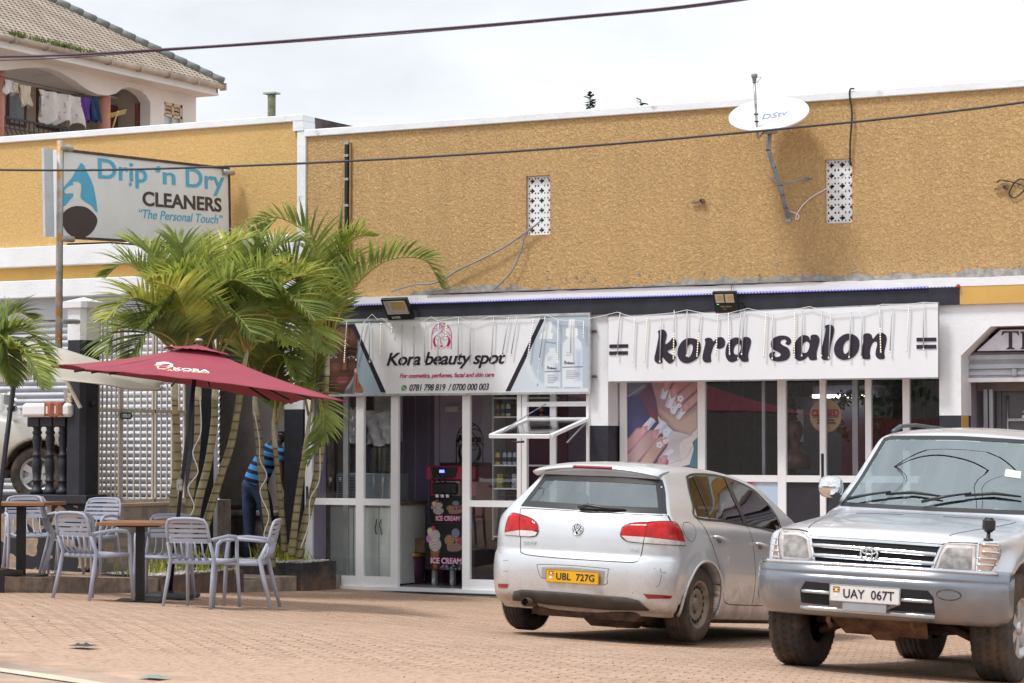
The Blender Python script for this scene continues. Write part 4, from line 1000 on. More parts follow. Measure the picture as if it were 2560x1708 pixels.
# portrait panel
px_l,px_r=ZK(62,0)[0],ZK(652,0)[0];pz0,pz1=2.447,BT
W_,H_=px_r-BL,pz1-pz0
def AK(zx,zy): p=ZK(zx,zy);return (p[0]-BL,p[2]-pz0)
a=Art(W_,H_,150,150,(.30,.38,.45));s1=AK(410,300)[0]-AK(400,300)[0];s1 /= 10
SK,SKD,SKL=(.085,.034,.023),(.025,.009,.008),(.24,.105,.075)
a.poly([AK(*p) for p in ((70,640),(62,330),(85,180),(160,100),(390,100),(330,130),(240,190),(200,330),(190,640))],(.02,.012,.016),soft=12*s1)
a.poly([AK(*p) for p in ((150,98),(395,98),(425,180),(430,280),(390,180),(300,120),(200,170),(120,300),(80,300))],(.018,.012,.016),soft=10*s1)
a.ell(*AK(112,420),24*s1,44*s1,SK,soft=8*s1)
a.poly([AK(*p) for p in ((235,130),(330,112),(395,160),(425,270),(425,380),(415,450),(385,530),(340,600),(300,660),(210,660),(180,560),(150,440),(155,300),(180,190))],SK,soft=6*s1,curve=True)
a.poly([AK(*p) for p in ((150,330),(185,330),(200,480),(240,600),(230,660),(150,660),(120,480))],SKD,soft=40*s1,al=.85)
a.ell(*AK(310,200),80*s1,50*s1,SKL,soft=70*s1,al=.75)
a.ell(*AK(250,440),26*s1,20*s1,SKL,soft=40*s1,al=.6);a.ell(*AK(390,430),22*s1,18*s1,SKL,soft=34*s1,al=.6)
a.poly([AK(*p) for p in ((318,340),(330,340),(336,430),(322,440),(312,430))],SKL,soft=14*s1,al=.8)
a.ell(*AK(322,446),16*s1,12*s1,SKL,soft=16*s1,al=.7)
a.poly([AK(*p) for p in ((330,230),(420,230),(440,640),(390,640))],SKD,soft=50*s1,al=.35)
a.poly([AK(*p) for p in ((190,560),(250,612),(310,628),(360,596),(400,540),(395,660),(180,660))],SKD,soft=26*s1,al=.75)
a.line([AK(*p) for p in ((284,462),(300,472),(322,466),(344,472),(358,462))],6*s1,SKD,soft=8*s1)
for cx in (235,375):
    sgn=1 if cx > 300 else -1
    a.line([AK(*p) for p in ((cx-42,306 if sgn < 0 else 302),(cx-8,290),(cx+44,300))],13*s1,(.010,.006,.006),soft=7*s1)
    a.ell(*AK(cx,340),44*s1,22*s1,SKD,soft=16*s1,al=.8)
    a.ell(*AK(cx,357),32*s1,12*s1,(.27,.23,.23),soft=4*s1);a.ell(*AK(cx+2,357),12*s1,12*s1,(.02,.012,.01),soft=3*s1);a.ell(*AK(cx+6,352),3*s1,3*s1,(.8,.8,.8))
    a.line([AK(*p) for p in ((cx-36,356),(cx,342),(cx+36,352))],7*s1,(.008,.005,.005),soft=5*s1)
a.poly([AK(*p) for p in ((250,536),(285,512),(306,518),(325,510),(360,530),(306,540))],(.19,.055,.055),soft=5*s1,curve=True)
a.poly([AK(*p) for p in ((252,537),(306,543),(360,532),(335,566),(300,574),(270,562))],(.17,.05,.05),soft=5*s1,curve=True)
a.line([AK(*p) for p in ((252,537),(306,541),(360,531))],4*s1,(.07,.02,.02),soft=4*s1);a.ell(*AK(305,555),26*s1,6*s1,(.30,.12,.115),soft=10*s1,al=.7)
a.poly([AK(*p) for p in ((390,640),(400,600),(395,540),(402,460),(416,452),(424,500),(432,540),(440,565),(455,580),(470,640))],(.27,.11,.075),soft=5*s1,curve=True)
a.line([AK(*p) for p in ((424,500),(418,560),(420,600))],5*s1,SKD,soft=6*s1);a.line([AK(*p) for p in ((440,565),(440,600))],4*s1,SKD,soft=5*s1);a.ell(*AK(410,466),8*s1,14*s1,(.6,.42,.38),soft=4*s1)
a.poly([AK(*p) for p in ((404,90),(660,90),(660,645),(652,645))],(.77,.78,.81))
a.noise(.02)
a.build('portrait_print',lambda u,v,l=0: (BL+u,BY-l,pz0+v),vcmat('printed_vinyl'),bn)
# serum picture
x2=ZK(1600,0)[0];W2=BR_-x2
def AS(zx,zy): p=ZK(zx,zy);return (p[0]-x2,p[2]-pz0)
a=Art(W2,H_,150,130,(.42,.50,.57));s1=(AS(1800,300)[0]-AS(1700,300)[0])/100
a.ell(*AS(1640,560),330*s1,420*s1,(.60,.66,.72),soft=60*s1);a.ell(*AS(1900,330),150*s1,220*s1,(.66,.72,.77),soft=30*s1);a.ell(*AS(1930,350),130*s1,200*s1,(.46,.54,.61),soft=24*s1)
a.poly([AS(*p) for p in ((1860,610),(2260,604),(2260,645),(1860,645))],(.62,.66,.72),soft=10*s1)
def serum(cx,top,bot,w,lw):
    a.poly([AS(*p) for p in ((cx-w,bot),(cx-w,top+170),(cx-w*.85,top+120),(cx-w*.4,top+80),(cx-w*.4,top+50),(cx+w*.4,top+50),(cx+w*.4,top+80),(cx+w*.85,top+120),(cx+w,top+170),(cx+w,bot))],(.68,.73,.77),soft=5*s1)
    a.poly([AS(*p) for p in ((cx-w*.8,bot-8),(cx+w*.8,bot-8),(cx+w*.9,bot),(cx-w*.9,bot))],(.30,.36,.46),soft=6*s1)
    a.poly([AS(*p) for p in ((cx+w*.3,top+180),(cx+w*.95,top+180),(cx+w*.95,bot-60),(cx+w*.3,bot-60))],(.42,.47,.58),soft=40*s1,al=.8)
    a.line([AS(cx-w*.95,top+lw),AS(cx+w*.98,top+lw-4)],7*s1,(.10,.11,.20))
    for k,(yy,ln) in enumerate(((-118,.5),(-104,.6),(-92,.4),(28,.9),(44,1.2),(58,1.3),(72,1.1),(86,.8))):
        a.line([AS(cx-w*.6,top+lw+yy),AS(cx-w*.6+w*ln,top+lw+yy)],(5 if yy > 0 else 3)*s1,(.16,.17,.24),al=.85)
serum(2132,120,606,80,320);serum(1972,235,602,62,240)
a.poly([AS(*p) for p in ((2100,90),(2108,58),(2148,58),(2150,90),(2152,125),(2172,130),(2176,185),(2162,200),(2092,200),(2078,186),(2082,132),(2098,126))],(.78,.81,.83),soft=4*s1)
a.poly([AS(*p) for p in ((1925,110),(1940,72),(1965,75),(1972,110),(1960,160),(1978,170),(1972,215),(1870,215),(1885,165),(1915,150))],(.76,.79,.81),soft=4*s1)
a.line([AS(1912,220),AS(1858,470)],17*s1,(.60,.66,.72));a.line([AS(1916,222),AS(1864,460)],3*s1,(.14,.16,.25));a.line([AS(1905,222),AS(1850,455)],3*s1,(.30,.34,.42))
a.line([AS(1858,480),AS(1856,575)],4*s1,(.62,.68,.74));a.ell(*AS(1856,580),8*s1,10*s1,(.30,.35,.42));a.line([AS(1925,240),AS(2000,250)],8*s1,(.20,.23,.32))
a.poly([AS(*p) for p in ((1590,40),(1880,40),(1601,645),(1590,645))],(.77,.78,.81))
a.build('serum_print',lambda u,v,l=0: (x2+u,BY-l,pz0+v),vcmat('printed_vinyl'),bn)
M_ink=mat('near_black_ink',(.022,.014,.030),.35);M_mag=mat('magenta_ink',(.50,.004,.135),.35)
mb=MB();fpoly(mb,ZK,[(376,96),(404,96),(652,638),(612,638)]);fpoly(mb,ZK,[(1876,58),(1912,57),(1640,629),(1600,630)])
mb.build('diagonal_bar',M_ink,bn)
FK=lambda u,v,n=0: (u,BY-n,v)
def ktext(txt,xa,xb,yt,yb,m,nm='lettering',**k):
    p0=ZK(xa,yb);p1=ZK(xb,yt+(0));mb=MB();put_text(mb,txt,FK,p0[0],p0[2],p1[0]-p0[0],ZK((xa+xb)/2,yt)[2]-ZK((xa+xb)/2,yb)[2],**k)
    return mb.build(nm,m,bn)
ktext('Kora beauty spot',658,1600,324,459,M_ink,bold=.018,shear=.28,spacing=.93)
ktext('For cosmetics, perfumes, facial and skin care',762,1512,489,536,M_mag,bold=.008,shear=.25,spacing=.93)
ktext('0781 798 819  / 0700 000 003',838,1470,575,628,M_ink,bold=.008,shear=.25,spacing=.95)
ktext('The',2066,2084,388,398,M_ink);ktext('Ordinary.',2066,2152,395,422,M_ink,bold=.01);ktext('The',1932,1948,430,440,M_ink);ktext('Ordinary.',1932,2008,437,461,M_ink,bold=.01)
mb=MB();Zl=zmap(1060,800,15.68,BY);emblem(mb,Zl);mb.build('girl_emblem',M_mag,bn)
mb=MB();fshape(mb,ZK,[(796+21*math.cos(q*PI/8),602+22*math.sin(q*PI/8)) for q in range(16)],lift=.004);fpoly(mb,ZK,[(777,610),(775,626),(792,622)],lift=.0045);mb.build('phone_badge',mat('messenger_green',(.03,.33,.07),.35),bn)
mb=MB();stroke(mb,ZK,[(787,592,7),(790,603,5),(797,611,5),(807,613,7)],lift=.007);mb.build('phone_glyph',M_alu,bn)

# ---------------------------------------------------------------- salon front, recessed between the columns
SY=.29
sf=thing('glazed_screen','white aluminium salon front with glass panes between two columns','shop front',(-10,SY,.1))
def spost(xa,xb,z0=.1,z1=2.62,y0=SY-.03,y1=SY+.03,m=M_alu): return post(xa,xb,z0,z1,y0,y1,par=sf,m=m)
spost(-11.91,-11.82);spost(-10.93,-10.84);spost(-9.96,-9.86);spost(-9.46,-9.39);spost(-8.93,-8.86);spost(-8.50,-8.42)
spost(-9.12,-9.05,y0=SY+.08,y1=SY+.12,m=M_alugrey);spost(-10.24,-10.2,y0=SY+.2,y1=SY+.24,m=M_alugrey)
MB().bbox(-9.44,-9.41,SY-.045,SY-.03,1.46,1.74,.006).build('door_handle',M_black,sf)
bays=[(-11.82,-10.93),(-10.84,-9.96),(-9.86,-9.46),(-9.39,-8.93),(-8.86,-8.50),(-8.42,-8.0)]
for i,(xa,xb) in enumerate(bays):
    MB().box(xa,xb,SY-.028,SY+.028,1.42,1.495).build('transom',M_alu,sf);MB().box(xa,xb,SY-.028,SY+.028,.1,.22).build('bottom_rail',M_alu,sf)
    if i: pane(xa,xb,1.495,2.62,sf,M_glassdark,SY)
    if i > 1: MB().box(xa,xb,SY+.0,SY+.02,.22,1.42).build('kick_panel',mat('dark_kick_panel',(.03,.03,.04),.25),sf)
MB().box(-11.93,-8.0,SY-.05,SY+.1,.02,.1).build('threshold',M_concrete,sf)
# nail poster
ZN=zmap(1550,940,6.533,SY);nx0,nx1=-11.82,-10.93;nz0,nz1=1.495,2.62
MB().box(nx0,nx1,SY+.0,SY+.01,nz0,nz1).build('poster_board',M_alu,sf)
def AN(zx,zy): p=ZN(zx,zy);return (p[0]-nx0,p[2]-nz0)
a=Art(nx1-nx0,nz1-nz0,130,165,(.075,.075,.17));s1=(AN(900,300)[0]-AN(500,300)[0])/400
PKs,PKd,PKl,LIL=(.36,.23,.25),(.13,.07,.12),(.52,.42,.36),(.30,.24,.38)
a.ell(*AN(260,170),220*s1,120*s1,(.14,.16,.22),soft=90*s1);a.line([AN(140,330),AN(400,160)],30*s1,(.24,.25,.32),soft=20*s1)
a.poly([AN(*p) for p in ((300,300),(520,120),(650,560),(620,800),(520,700),(430,520))],(.13,.07,.12),soft=40*s1)
a.poly([AN(*p) for p in ((460,520),(560,560),(600,760),(520,720))],(.20,.07,.08),soft=30*s1)
a.poly([AN(*p) for p in ((510,90),(1280,90),(1280,830),(1180,960),(1000,930),(860,860),(700,740),(630,620),(600,400))],PKs,soft=12*s1)
a.poly([AN(*p) for p in ((650,560),(1000,720),(1260,560),(1270,830),(1160,950),(900,880))],PKl,soft=70*s1,al=.8)
a.poly([AN(*p) for p in ((620,650),(700,740),(880,900),(1160,970),(1270,850),(1270,1000),(1190,1080),(1210,1200),(1140,1450),(900,1500),(600,1500),(640,1300),(740,1060),(650,820))],(.62,.60,.62),soft=8*s1)
for k in range(16): a.line([AN(880+k*22,930+k*2),AN(800+k*12,1100),AN(650+k*24,1300+k*8)],6*s1,(.42,.40,.44),soft=7*s1)
a.line([AN(1180,1160),AN(1080,1330),AN(830,1430)],8*s1,(.40,.36,.40),soft=8*s1)
a.poly([AN(*p) for p in ((1280,1000),(1210,1060),(1220,1200),(1140,1480),(1290,1500))],(.09,.21,.25),soft=10*s1)
def finger(pts,w0,col): a.line([AN(*p) for p in pts],w0*s1,PKd,soft=26*s1);a.line([AN(p[0]-w0*.08,p[1]-w0*.06) for p in pts],w0*.82*s1,col,soft=34*s1)
finger([(60,1220),(220,1080),(330,950)],190,(.46,.28,.32));finger([(60,1560),(330,1240),(540,1010)],240,(.45,.31,.33));finger([(330,1600),(560,1270),(680,1100)],210,(.50,.34,.32));finger([(600,1560),(720,1400)],150,(.46,.24,.30))
finger([(1150,60),(900,250),(860,300)],150,(.44,.24,.26));finger([(1300,120),(1060,330),(960,450)],160,(.46,.27,.28));finger([(1300,330),(1130,480),(1060,540)],130,(.52,.33,.32));finger([(840,60),(760,200)],130,(.44,.26,.27))
def nail(base,tip,w,side=0):
    b_,t_=np.array(base,float),np.array(tip,float);d=(t_-b_)/np.linalg.norm(t_-b_);n_=np.array([-d[1],d[0]]);m_=b_+(t_-b_)*.56
    a.poly([AN(*p) for p in (b_+n_*w*.32,b_+n_*w*.5+(t_-b_)*.2,m_+n_*w*.55,t_+n_*w*.5,t_-n_*w*.5,m_-n_*w*.55,b_-n_*w*.5+(t_-b_)*.2,b_-n_*w*.32)],(.50,.27,.32),soft=5*s1)
    a.ell(*AN(*(b_+(t_-b_)*.30)),w*.26*s1,w*.5*s1,(.66,.36,.42),rot=0,soft=26*s1,al=.7)
    a.poly([AN(*p) for p in (m_+n_*w*.56-(t_-b_)*.12,m_+(t_-b_)*.08,m_-n_*w*.56-(t_-b_)*.12,t_-n_*w*.52,t_+d*12,t_+n_*w*.52)],(.66,.70,.82),soft=5*s1)
    a.poly([AN(*p) for p in (m_+n_*w*.56,m_+n_*w*.2+(t_-b_)*.05,t_+n_*w*.2,t_+n_*w*.52)],(.22,.34,.68),soft=22*s1,al=.55)
nail((310,980),(545,710),105);nail((500,1050),(730,760),115);nail((650,1190),(835,880),92);nail((640,1420),(870,1220),90)
nail((790,80),(700,370),92);nail((930,140),(790,510),105);nail((1020,280),(860,610),86);nail((1140,430),(940,690),80)
def flower(cx,cy,r):
    for k in range(5): q=k*1.2566;a.ell(*AN(cx+r*.62*math.cos(q),cy+r*.62*math.sin(q)),r*.38*s1,r*.38*s1,(.72,.74,.84),soft=5*s1)
    a.ell(*AN(cx,cy),r*.2*s1,r*.2*s1,(.25,.30,.50))
for c in ((990,370,55),(970,485,42),(860,540,42),(755,915,50),(648,1125,55),(745,1070,42)): flower(*c)
for k in range(9): a.ell(*AN(815-k*2+ (k > 5)*k*3,230+k*24),6*s1,6*s1,(.8,.8,.85));a.ell(*AN(935-k*12,310+k*15),6*s1,6*s1,(.75,.7,.8));a.ell(*AN(600+k*9,1010-k*20),6*s1,6*s1,(.8,.8,.85))
a.noise(.03).build('nail_poster',lambda u,v,l=0: (nx0+u,SY-.004-l,nz0+v),vcmat('printed_vinyl'),sf)
# lower poster with braided hair beside the car roof
a=Art(.88,1.2,60,80,(.45,.55,.68));a.ell(.35,1.2,.25,.1,(.55,.06,.22),soft=.05);a.ell(.50,.72,.33,.42,(.06,.03,.07),soft=.03)
rg=random.Random(6)
for _ in range(160): q=rg.uniform(0,6.3);r=rg.uniform(.1,1);a.ell(.50+.31*r*math.cos(q),.72+.4*r*math.sin(q),.018,.018,(.13,.08,.17),soft=.01)
a.ell(.75,.5,.12,.2,(.68,.70,.76),soft=.05)
a.build('braids_poster',lambda u,v,l=0: (-10.84+u,SY-.004-l,.22+v),vcmat('printed_vinyl'),sf)
MB().box(-10.84,-9.96,SY,SY+.01,.22,1.42).build('poster_board',M_alu,sf)
# salon interior
si=thing('salon_interior','dark panelled salon room behind the glass','interior',(-10,2,.1))
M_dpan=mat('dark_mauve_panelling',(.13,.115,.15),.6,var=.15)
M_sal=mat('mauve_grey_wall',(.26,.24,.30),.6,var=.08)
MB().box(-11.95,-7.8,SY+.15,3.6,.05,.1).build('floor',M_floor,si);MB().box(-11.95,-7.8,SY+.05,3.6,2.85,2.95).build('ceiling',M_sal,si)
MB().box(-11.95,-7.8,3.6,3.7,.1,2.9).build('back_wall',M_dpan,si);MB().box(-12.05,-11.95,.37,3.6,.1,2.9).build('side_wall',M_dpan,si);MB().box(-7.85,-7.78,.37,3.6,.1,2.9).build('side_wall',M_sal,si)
mb=MB()
for k in range(26): mb.box(-11.9+k*.16,-11.885+k*.16,3.588,3.6,.1,2.85)
mb.build('panel_joint',M_sal,si)
MB().box(aty(1990,1050,2.6)[0],aty(2160,1050,2.6)[0],2.6,2.7,.1,2.42).build('partition',M_sal,si)
MB().box(aty(2032,1050,2.5)[0],aty(2300,1050,2.5)[0],2.50,2.58,aty(2100,995,2.5)[2],2.55).build('pelmet',M_dpan,si)
lt=thing('tube_light','lit white tube light across the salon behind the glass','light',(-9,2.4,2.3))
A,B=aty(2032,991,2.4),aty(2180,991,2.4);MB().tube([A,B],.022,8).build('tube',mat('lit_tube',(.9,.9,.9),.5,emit=(1,1,1),estr=4),lt);MB().tube([A+np.array([-.04,0,0]),A],.03,8).build('end_cap',M_alu,lt);MB().tube([B,B+np.array([.04,0,0])],.03,8).build('end_cap',M_alu,lt)
# banded certificate, mannequin, wreath, ivy
MB().box(aty(1992,1060,1.4)[0],aty(2008,1060,1.4)[0],1.4,1.42,aty(2000,1105,1.4)[2],aty(2000,1024,1.4)[2]).build('wall_chart',M_alu,si)
mn=thing('mannequin_head','brown bald mannequin bust just inside the salon window','mannequin',(aty(1987,1120,.8)[0],.8,1.45))
mx_,mzc=aty(1988,1085,.8)[0],aty(1988,1085,.8)[2]
M_man=mat('brown_mannequin',(.16,.075,.06),.35)
mb=MB();prof=[(.0,.155),(.05,.148),(.082,.11),(.092,.05),(.085,0),(.066,-.05),(.05,-.085),(.046,-.12),(.05,-.16),(.10,-.20),(.165,-.26),(.17,-.40)]
mb.lathe([(r,mzc+h) for r,h in reversed(prof)],c=(mx_,.8,0),n=22);b_=mb.build('bust',M_man,mn)
for v in b_.data.vertices:
    if v.co.z+1.45 > mzc-.10: v.co.y *= 1.18
mb=MB();mb.ball((mx_+.03,.8-.10,mzc+.0),(.014,.022,.03),8,6);mb.ball((mx_+.03,.705,mzc-.05),(.026,.01,.012),8,5);mb.ball((mx_-.005,.71,mzc+.035),(.018,.01,.01),8,5);mb.ball((mx_+.055,.715,mzc+.035),(.015,.01,.01),8,5);mb.build('face',mat('dark_mannequin_features',(.07,.025,.025),.4),mn)
def leafmass(mb,n,fn,size,rg):
    for _ in range(n):
        c=Vector(fn());d=Vector((rg.uniform(-1,1),rg.uniform(-1,1),rg.uniform(-1,1))).normalized();s_=d.orthogonal().normalized()*size*.35;L=size*rg.uniform(.6,1.2)
        mb.add([c,c+d*L*.5+s_,c+d*L,c+d*L*.5-s_],[(0,1,2,3)])
rg=random.Random(9);mb=MB();x_=aty(1972,1060,1.0)[0]
leafmass(mb,900,lambda: (x_+rg.gauss(0,.045),1.0+rg.gauss(0,.05),rg.uniform(1.35,2.5)),.05,rg)
tag(mb.build('ivy_column',mat('artificial_ivy',(.05,.10,.02),.6,var=.4,vscale=5),base=(x_,1,1.3)),'tall narrow column of artificial ivy behind the salon door glass','ivy')
wr=aty(2150,1040,1.6);mb=MB()
leafmass(mb,420,lambda: (lambda q: (wr[0]-.05+.24*math.cos(q)+rg.gauss(0,.03),1.6+rg.gauss(0,.03),wr[2]+.26*math.sin(q)+rg.gauss(0,.03)))(rg.uniform(-.6,4.4)),.055,rg)
tag(mb.build('wreath',mat('golden_green_leaves',(.22,.20,.06),.6,var=.5,vscale=8),base=wr),'golden green wreath hanging inside the salon right of the closed sign','wreath')
MB().bbox(-11.5,-9.5,1.3,1.75,.1,1.3,.02).build('styling_counter',M_sal,si)
# closed disc
ZC=zmap(1940,940,6.03,SY+.06)
cs=thing('closed_sign','round brown CLOSED sign hung behind the salon glass','sign',ZC(750,600))
cc,ce=ZC(750,600),ZC(990,600);r=ce[0]-cc[0]
MB().lathe([(0,.0),(r,.0),(r,.006),(0,.006)],axis='y',c=(cc[0],SY+.055,cc[2]),n=48,smooth=False).build('disc',mat('kraft_brown',(.50,.30,.15),.6),cs)
FC=lambda u,v,n=0: (u,SY+.055-n,v);M_redink=mat('dark_red_ink',(.35,.008,.03),.4)
mb=MB();q=ZC(538,598);q2=ZC(955,470);put_text(mb,'CLOSED',FC,q[0],q[2]-.01,q2[0]-q[0],ZC(750,480)[2]-ZC(750,585)[2],bold=.05,spacing=1.0);mb.build('lettering',M_redink,cs)
mb=MB();q=ZC(555,632);q2=ZC(950,606);mb.box(q[0],q2[0],SY+.050,SY+.054,ZC(750,622)[2]-.004,ZC(750,622)[2]+.004)
put_text(mb,'WORK HOURS:',FC,ZC(625,690)[0],ZC(750,682)[2],ZC(885,690)[0]-ZC(625,690)[0],.022,bold=.03);put_text(mb,'8:00AM - 10:00PM',FC,ZC(625,690)[0],ZC(750,726)[2],ZC(900,690)[0]-ZC(625,690)[0],.022,bold=.03);mb.build('small_print',M_ink,cs)

# ---------------------------------------------------------------- salon banner
ZY=-.16
sb=thing('banner_sign','white kora salon banner stretched between the columns','sign',(-10,ZY,2.56))
TL,TR,BRc,BLc=(-11.85,3.288),(-7.955,3.345),(-7.96,2.556),(-11.855,2.558)
mb=MB()
def bfn(u,v):
    x=(BLc[0]*(1-u)+BRc[0]*u)*(1-v)+(TL[0]*(1-u)+TR[0]*u)*v;z=(BLc[1]*(1-u)+BRc[1]*u)*(1-v)+(TL[1]*(1-u)+TR[1]*u)*v
    return (x,ZY-.001+.004*math.sin(u*26+v*4)*(v*(1-v))*2,z)
mb.grid(bfn,60,14);o=mb.build('fabric',mat('white_banner_fabric',(.75,.76,.79),.45,var=.02,vscale=1.5,bump=.12,bscale=4),sb)
mb=MB();mb.bar((TL[0],ZY+.03,TL[1]),(TR[0],ZY+.03,TR[1]),.03,.03);mb.bar((BLc[0],ZY+.03,BLc[1]),(BRc[0],ZY+.03,BRc[1]),.03,.03);mb.bar((TR[0]-.015,ZY+.03,BRc[1]),(TR[0]-.015,ZY+.03,TR[1]),.03,.03);mb.bar((TL[0]+.015,ZY+.03,BLc[1]),(TL[0]+.015,ZY+.03,TL[1]),.03,.03)
mb.bar((-11.5,ZY+.03,3.25),(-11.5,0.06,3.25),.02,.02);mb.bar((-8.3,ZY+.03,3.25),(-8.3,0.06,3.25),.02,.02);mb.build('support_frame',M_steel,sb)
Zk,Zs=zmap(1620,800,8.393,ZY-.003),zmap(1900,800,6.912,ZY-.003)
mb=MB()
fshape(mb,Zk,[(215,235),(290,203),(360,225),(395,290),(385,380),(360,510),(450,455),(515,378),(570,400),(605,470),(600,540),(550,590),(470,622),(410,655),(470,710),(578,770),(560,830),(510,895),(460,912),(400,880),(310,785),(300,840),(310,885),(250,915),(190,905),(145,860),(137,790),(165,660),(205,460),(225,330)],n=4)
fshape(mb,Zk,[(900,382),(1000,400),(1080,460),(1112,560),(1095,690),(1030,810),(920,880),(810,908),(700,870),(635,780),(620,670),(660,530),(740,430),(820,390)],[[(905,505),(940,545),(940,620),(900,740),(850,787),(808,740),(800,680),(830,570),(870,520)]])
fshape(mb,Zk,[(1195,400),(1270,372),(1340,395),(1378,450),(1430,395),(1500,362),(1570,370),(1615,430),(1620,500),(1590,570),(1520,605),(1460,595),(1442,570),(1462,510),(1440,480),(1390,530),(1350,640),(1320,760),(1328,870),(1260,893),(1190,880),(1150,830),(1150,740),(1180,600),(1205,480)],n=4)
fshape(mb,Zk,[(1860,368),(1930,385),(1975,450),(1985,380),(2060,355),(2130,375),(2163,430),(2150,540),(2110,690),(2105,790),(2112,860),(2060,880),(1980,870),(1935,820),(1925,790),(1880,840),(1800,882),(1740,885),(1680,850),(1635,770),(1628,650),(1660,520),(1730,420),(1800,378)],[[(1900,498),(1945,530),(1950,590),(1920,690),(1860,730),(1810,700),(1800,630),(1830,540)]],n=4)
fshape(mb,Zs,[(400,270),(490,292),(540,350),(530,410),(490,435),(440,405),(460,370),(430,338),(375,350),(355,395),(400,440),(480,480),(520,550),(515,630),(460,690),(360,715),(260,712),(190,680),(160,620),(180,570),(240,548),(262,565),(245,600),(270,638),(330,635),(362,600),(330,560),(250,520),(195,470),(190,390),(230,320),(310,280)])
fshape(mb,Zs,[(770,262),(840,285),(872,350),(878,275),(940,252),(1000,270),(1030,330),(1015,430),(985,550),(980,630),(988,680),(920,697),(860,685),(830,630),(790,670),(720,702),(650,698),(595,640),(575,560),(590,440),(640,340),(710,275)],[[(810,373),(850,400),(855,460),(820,550),(765,573),(728,540),(728,470),(760,400)]],n=4)
fshape(mb,Zs,[(1122,105),(1190,82),(1250,92),(1284,150),(1270,260),(1230,420),(1205,580),(1210,665),(1160,692),(1100,690),(1062,650),(1055,570),(1085,420),(1120,260),(1135,160)],n=4)
fshape(mb,Zs,[(1540,238),(1640,265),(1705,330),(1720,430),(1690,550),(1610,645),(1500,688),(1410,685),(1320,630),(1280,530),(1300,410),(1370,310),(1460,250)],[[(1540,345),(1565,400),(1545,500),(1510,565),(1470,585),(1440,540),(1440,460),(1475,385)]])
fshape(mb,Zs,[(1788,260),(1860,230),(1925,255),(1955,325),(2020,250),(2090,225),(2160,245),(2192,310),(2180,420),(2150,560),(2158,655),(2100,680),(2040,665),(2000,610),(2005,520),(2025,430),(2010,375),(1960,390),(1920,460),(1900,560),(1907,660),(1850,680),(1780,665),(1745,610),(1755,510),(1785,380)],n=4)
Zf=zmap(1460,700,2.136,ZY-.003)
for q in ([(136,345),(237,343),(237,362),(136,364)],[(135,382),(235,380),(235,399),(135,401)],[(1776,309),(1882,308),(1882,328),(1776,329)],[(1776,347),(1882,346),(1882,367),(1776,368)]): fpoly(mb,Zf,q)
mb.build('lettering',M_ink,sb)

# hanging light tubes along both banners
M_tube=glassmat('frosted_tube',(.70,.72,.74),.25,.1);M_bead=mat('warm_led_beads',(.9,.82,.62),.4,emit=(1,.85,.55),estr=.7);M_beadw=mat('white_led_beads',(.85,.87,.9),.4,emit=(1,1,1),estr=.5)
M_tubeg=mat('pale_grey_tube',(.46,.47,.50),.25,var=.1)
def icicles(label,Z,xs,sag_pts,loc,y):
    t_=thing('icicle_lights',label,'string lights',loc);mb=MB()
    P=[np.array(Z(*p)) for p in sag_pts];mb.tube([tuple(q) for q in P],.004,4);mb.build('cable',M_alu,t_)
    for (x0_,x1_,ya,yb,kind) in xs:
        A,B=np.array(Z(x0_,ya)),np.array(Z(x1_,yb))
        o=MB().tube([A,B],.0062,6).build('light_tube',M_tubeg,t_)
        if kind:
            m2=MB();n=int(np.linalg.norm(B-A)/.028)
            for k in range(int(n*(.5 if kind == 3 else 0)),n): c=A+(B-A)*(k+.5)/n;m2.ball((c[0],c[1]-.006,c[2]),(.007,.006,.008),6,4)
            m2.build('led_bead',M_bead if kind != 2 else M_beadw,o)
        MB().tube([B,B+(B-A)/np.linalg.norm(B-A)*.02],.009,6).build('end_cap',M_alu,o)
yk=BY-.035;Zk2=zmap(760,780,3.1757,yk)
icicles('string of thin hanging light tubes along the top of the beauty banner',Zk2,
  [(340,320,70,390,3),(480,415,75,375,0),(520,520,80,390,0),(612,604,85,335,1),(700,697,115,160,1),(780,776,95,425,0),(873,873,112,440,0),(960,957,90,405,0),(1068,1062,85,410,0),(1130,1128,90,220,1),(1228,1224,45,385,0),(1322,1318,90,405,0),(1505,1488,45,390,0),(1626,1575,40,335,0),(1690,1645,45,335,0),(1826,1778,50,350,2),(1916,1870,30,370,0),(2019,2015,65,400,2),(2120,2118,60,330,0),(2222,2220,75,200,2)],
  [(480,75),(540,18),(585,62),(620,50),(700,118),(780,98),(873,115),(1010,38),(1060,70),(1228,40),(1320,88),(1475,36),(1626,44),(1750,40),(1915,20),(2020,62),(2110,70),(2222,72)],(-14,yk,3.3),yk)
ys_=ZY-.03;Zs2=zmap(1460,700,2.136,ys_)
icicles('string of thin hanging light tubes along the top of the salon banner',Zs2,
  [(193,178,172,400,0),(271,262,205,430,2),(338,325,200,430,1),(412,405,205,432,0),(482,478,162,415,3),(551,548,165,400,0),(622,604,172,402,3),(716,706,180,392,2),(772,778,175,392,2),(838,823,180,416,0),(858,842,165,392,0),(973,962,170,405,1),(1009,1005,182,416,0),(1126,1123,170,405,1),(1166,1163,165,400,0),(1271,1268,165,400,0),(1318,1307,180,412,0),(1426,1416,172,408,0),(1486,1482,172,410,0),(1578,1585,140,380,3),(1645,1634,150,380,0),(1736,1723,135,372,2),(1812,1813,122,366,0)],
  [(20,208),(85,195),(178,172),(270,202),(340,188),(482,175),(550,160),(690,188),(770,178),(875,152),(1010,182),(1205,142),(1318,178),(1485,168),(1592,130),(1735,130),(1812,120),(1885,122)],(-10,ys_,3.3),ys_)
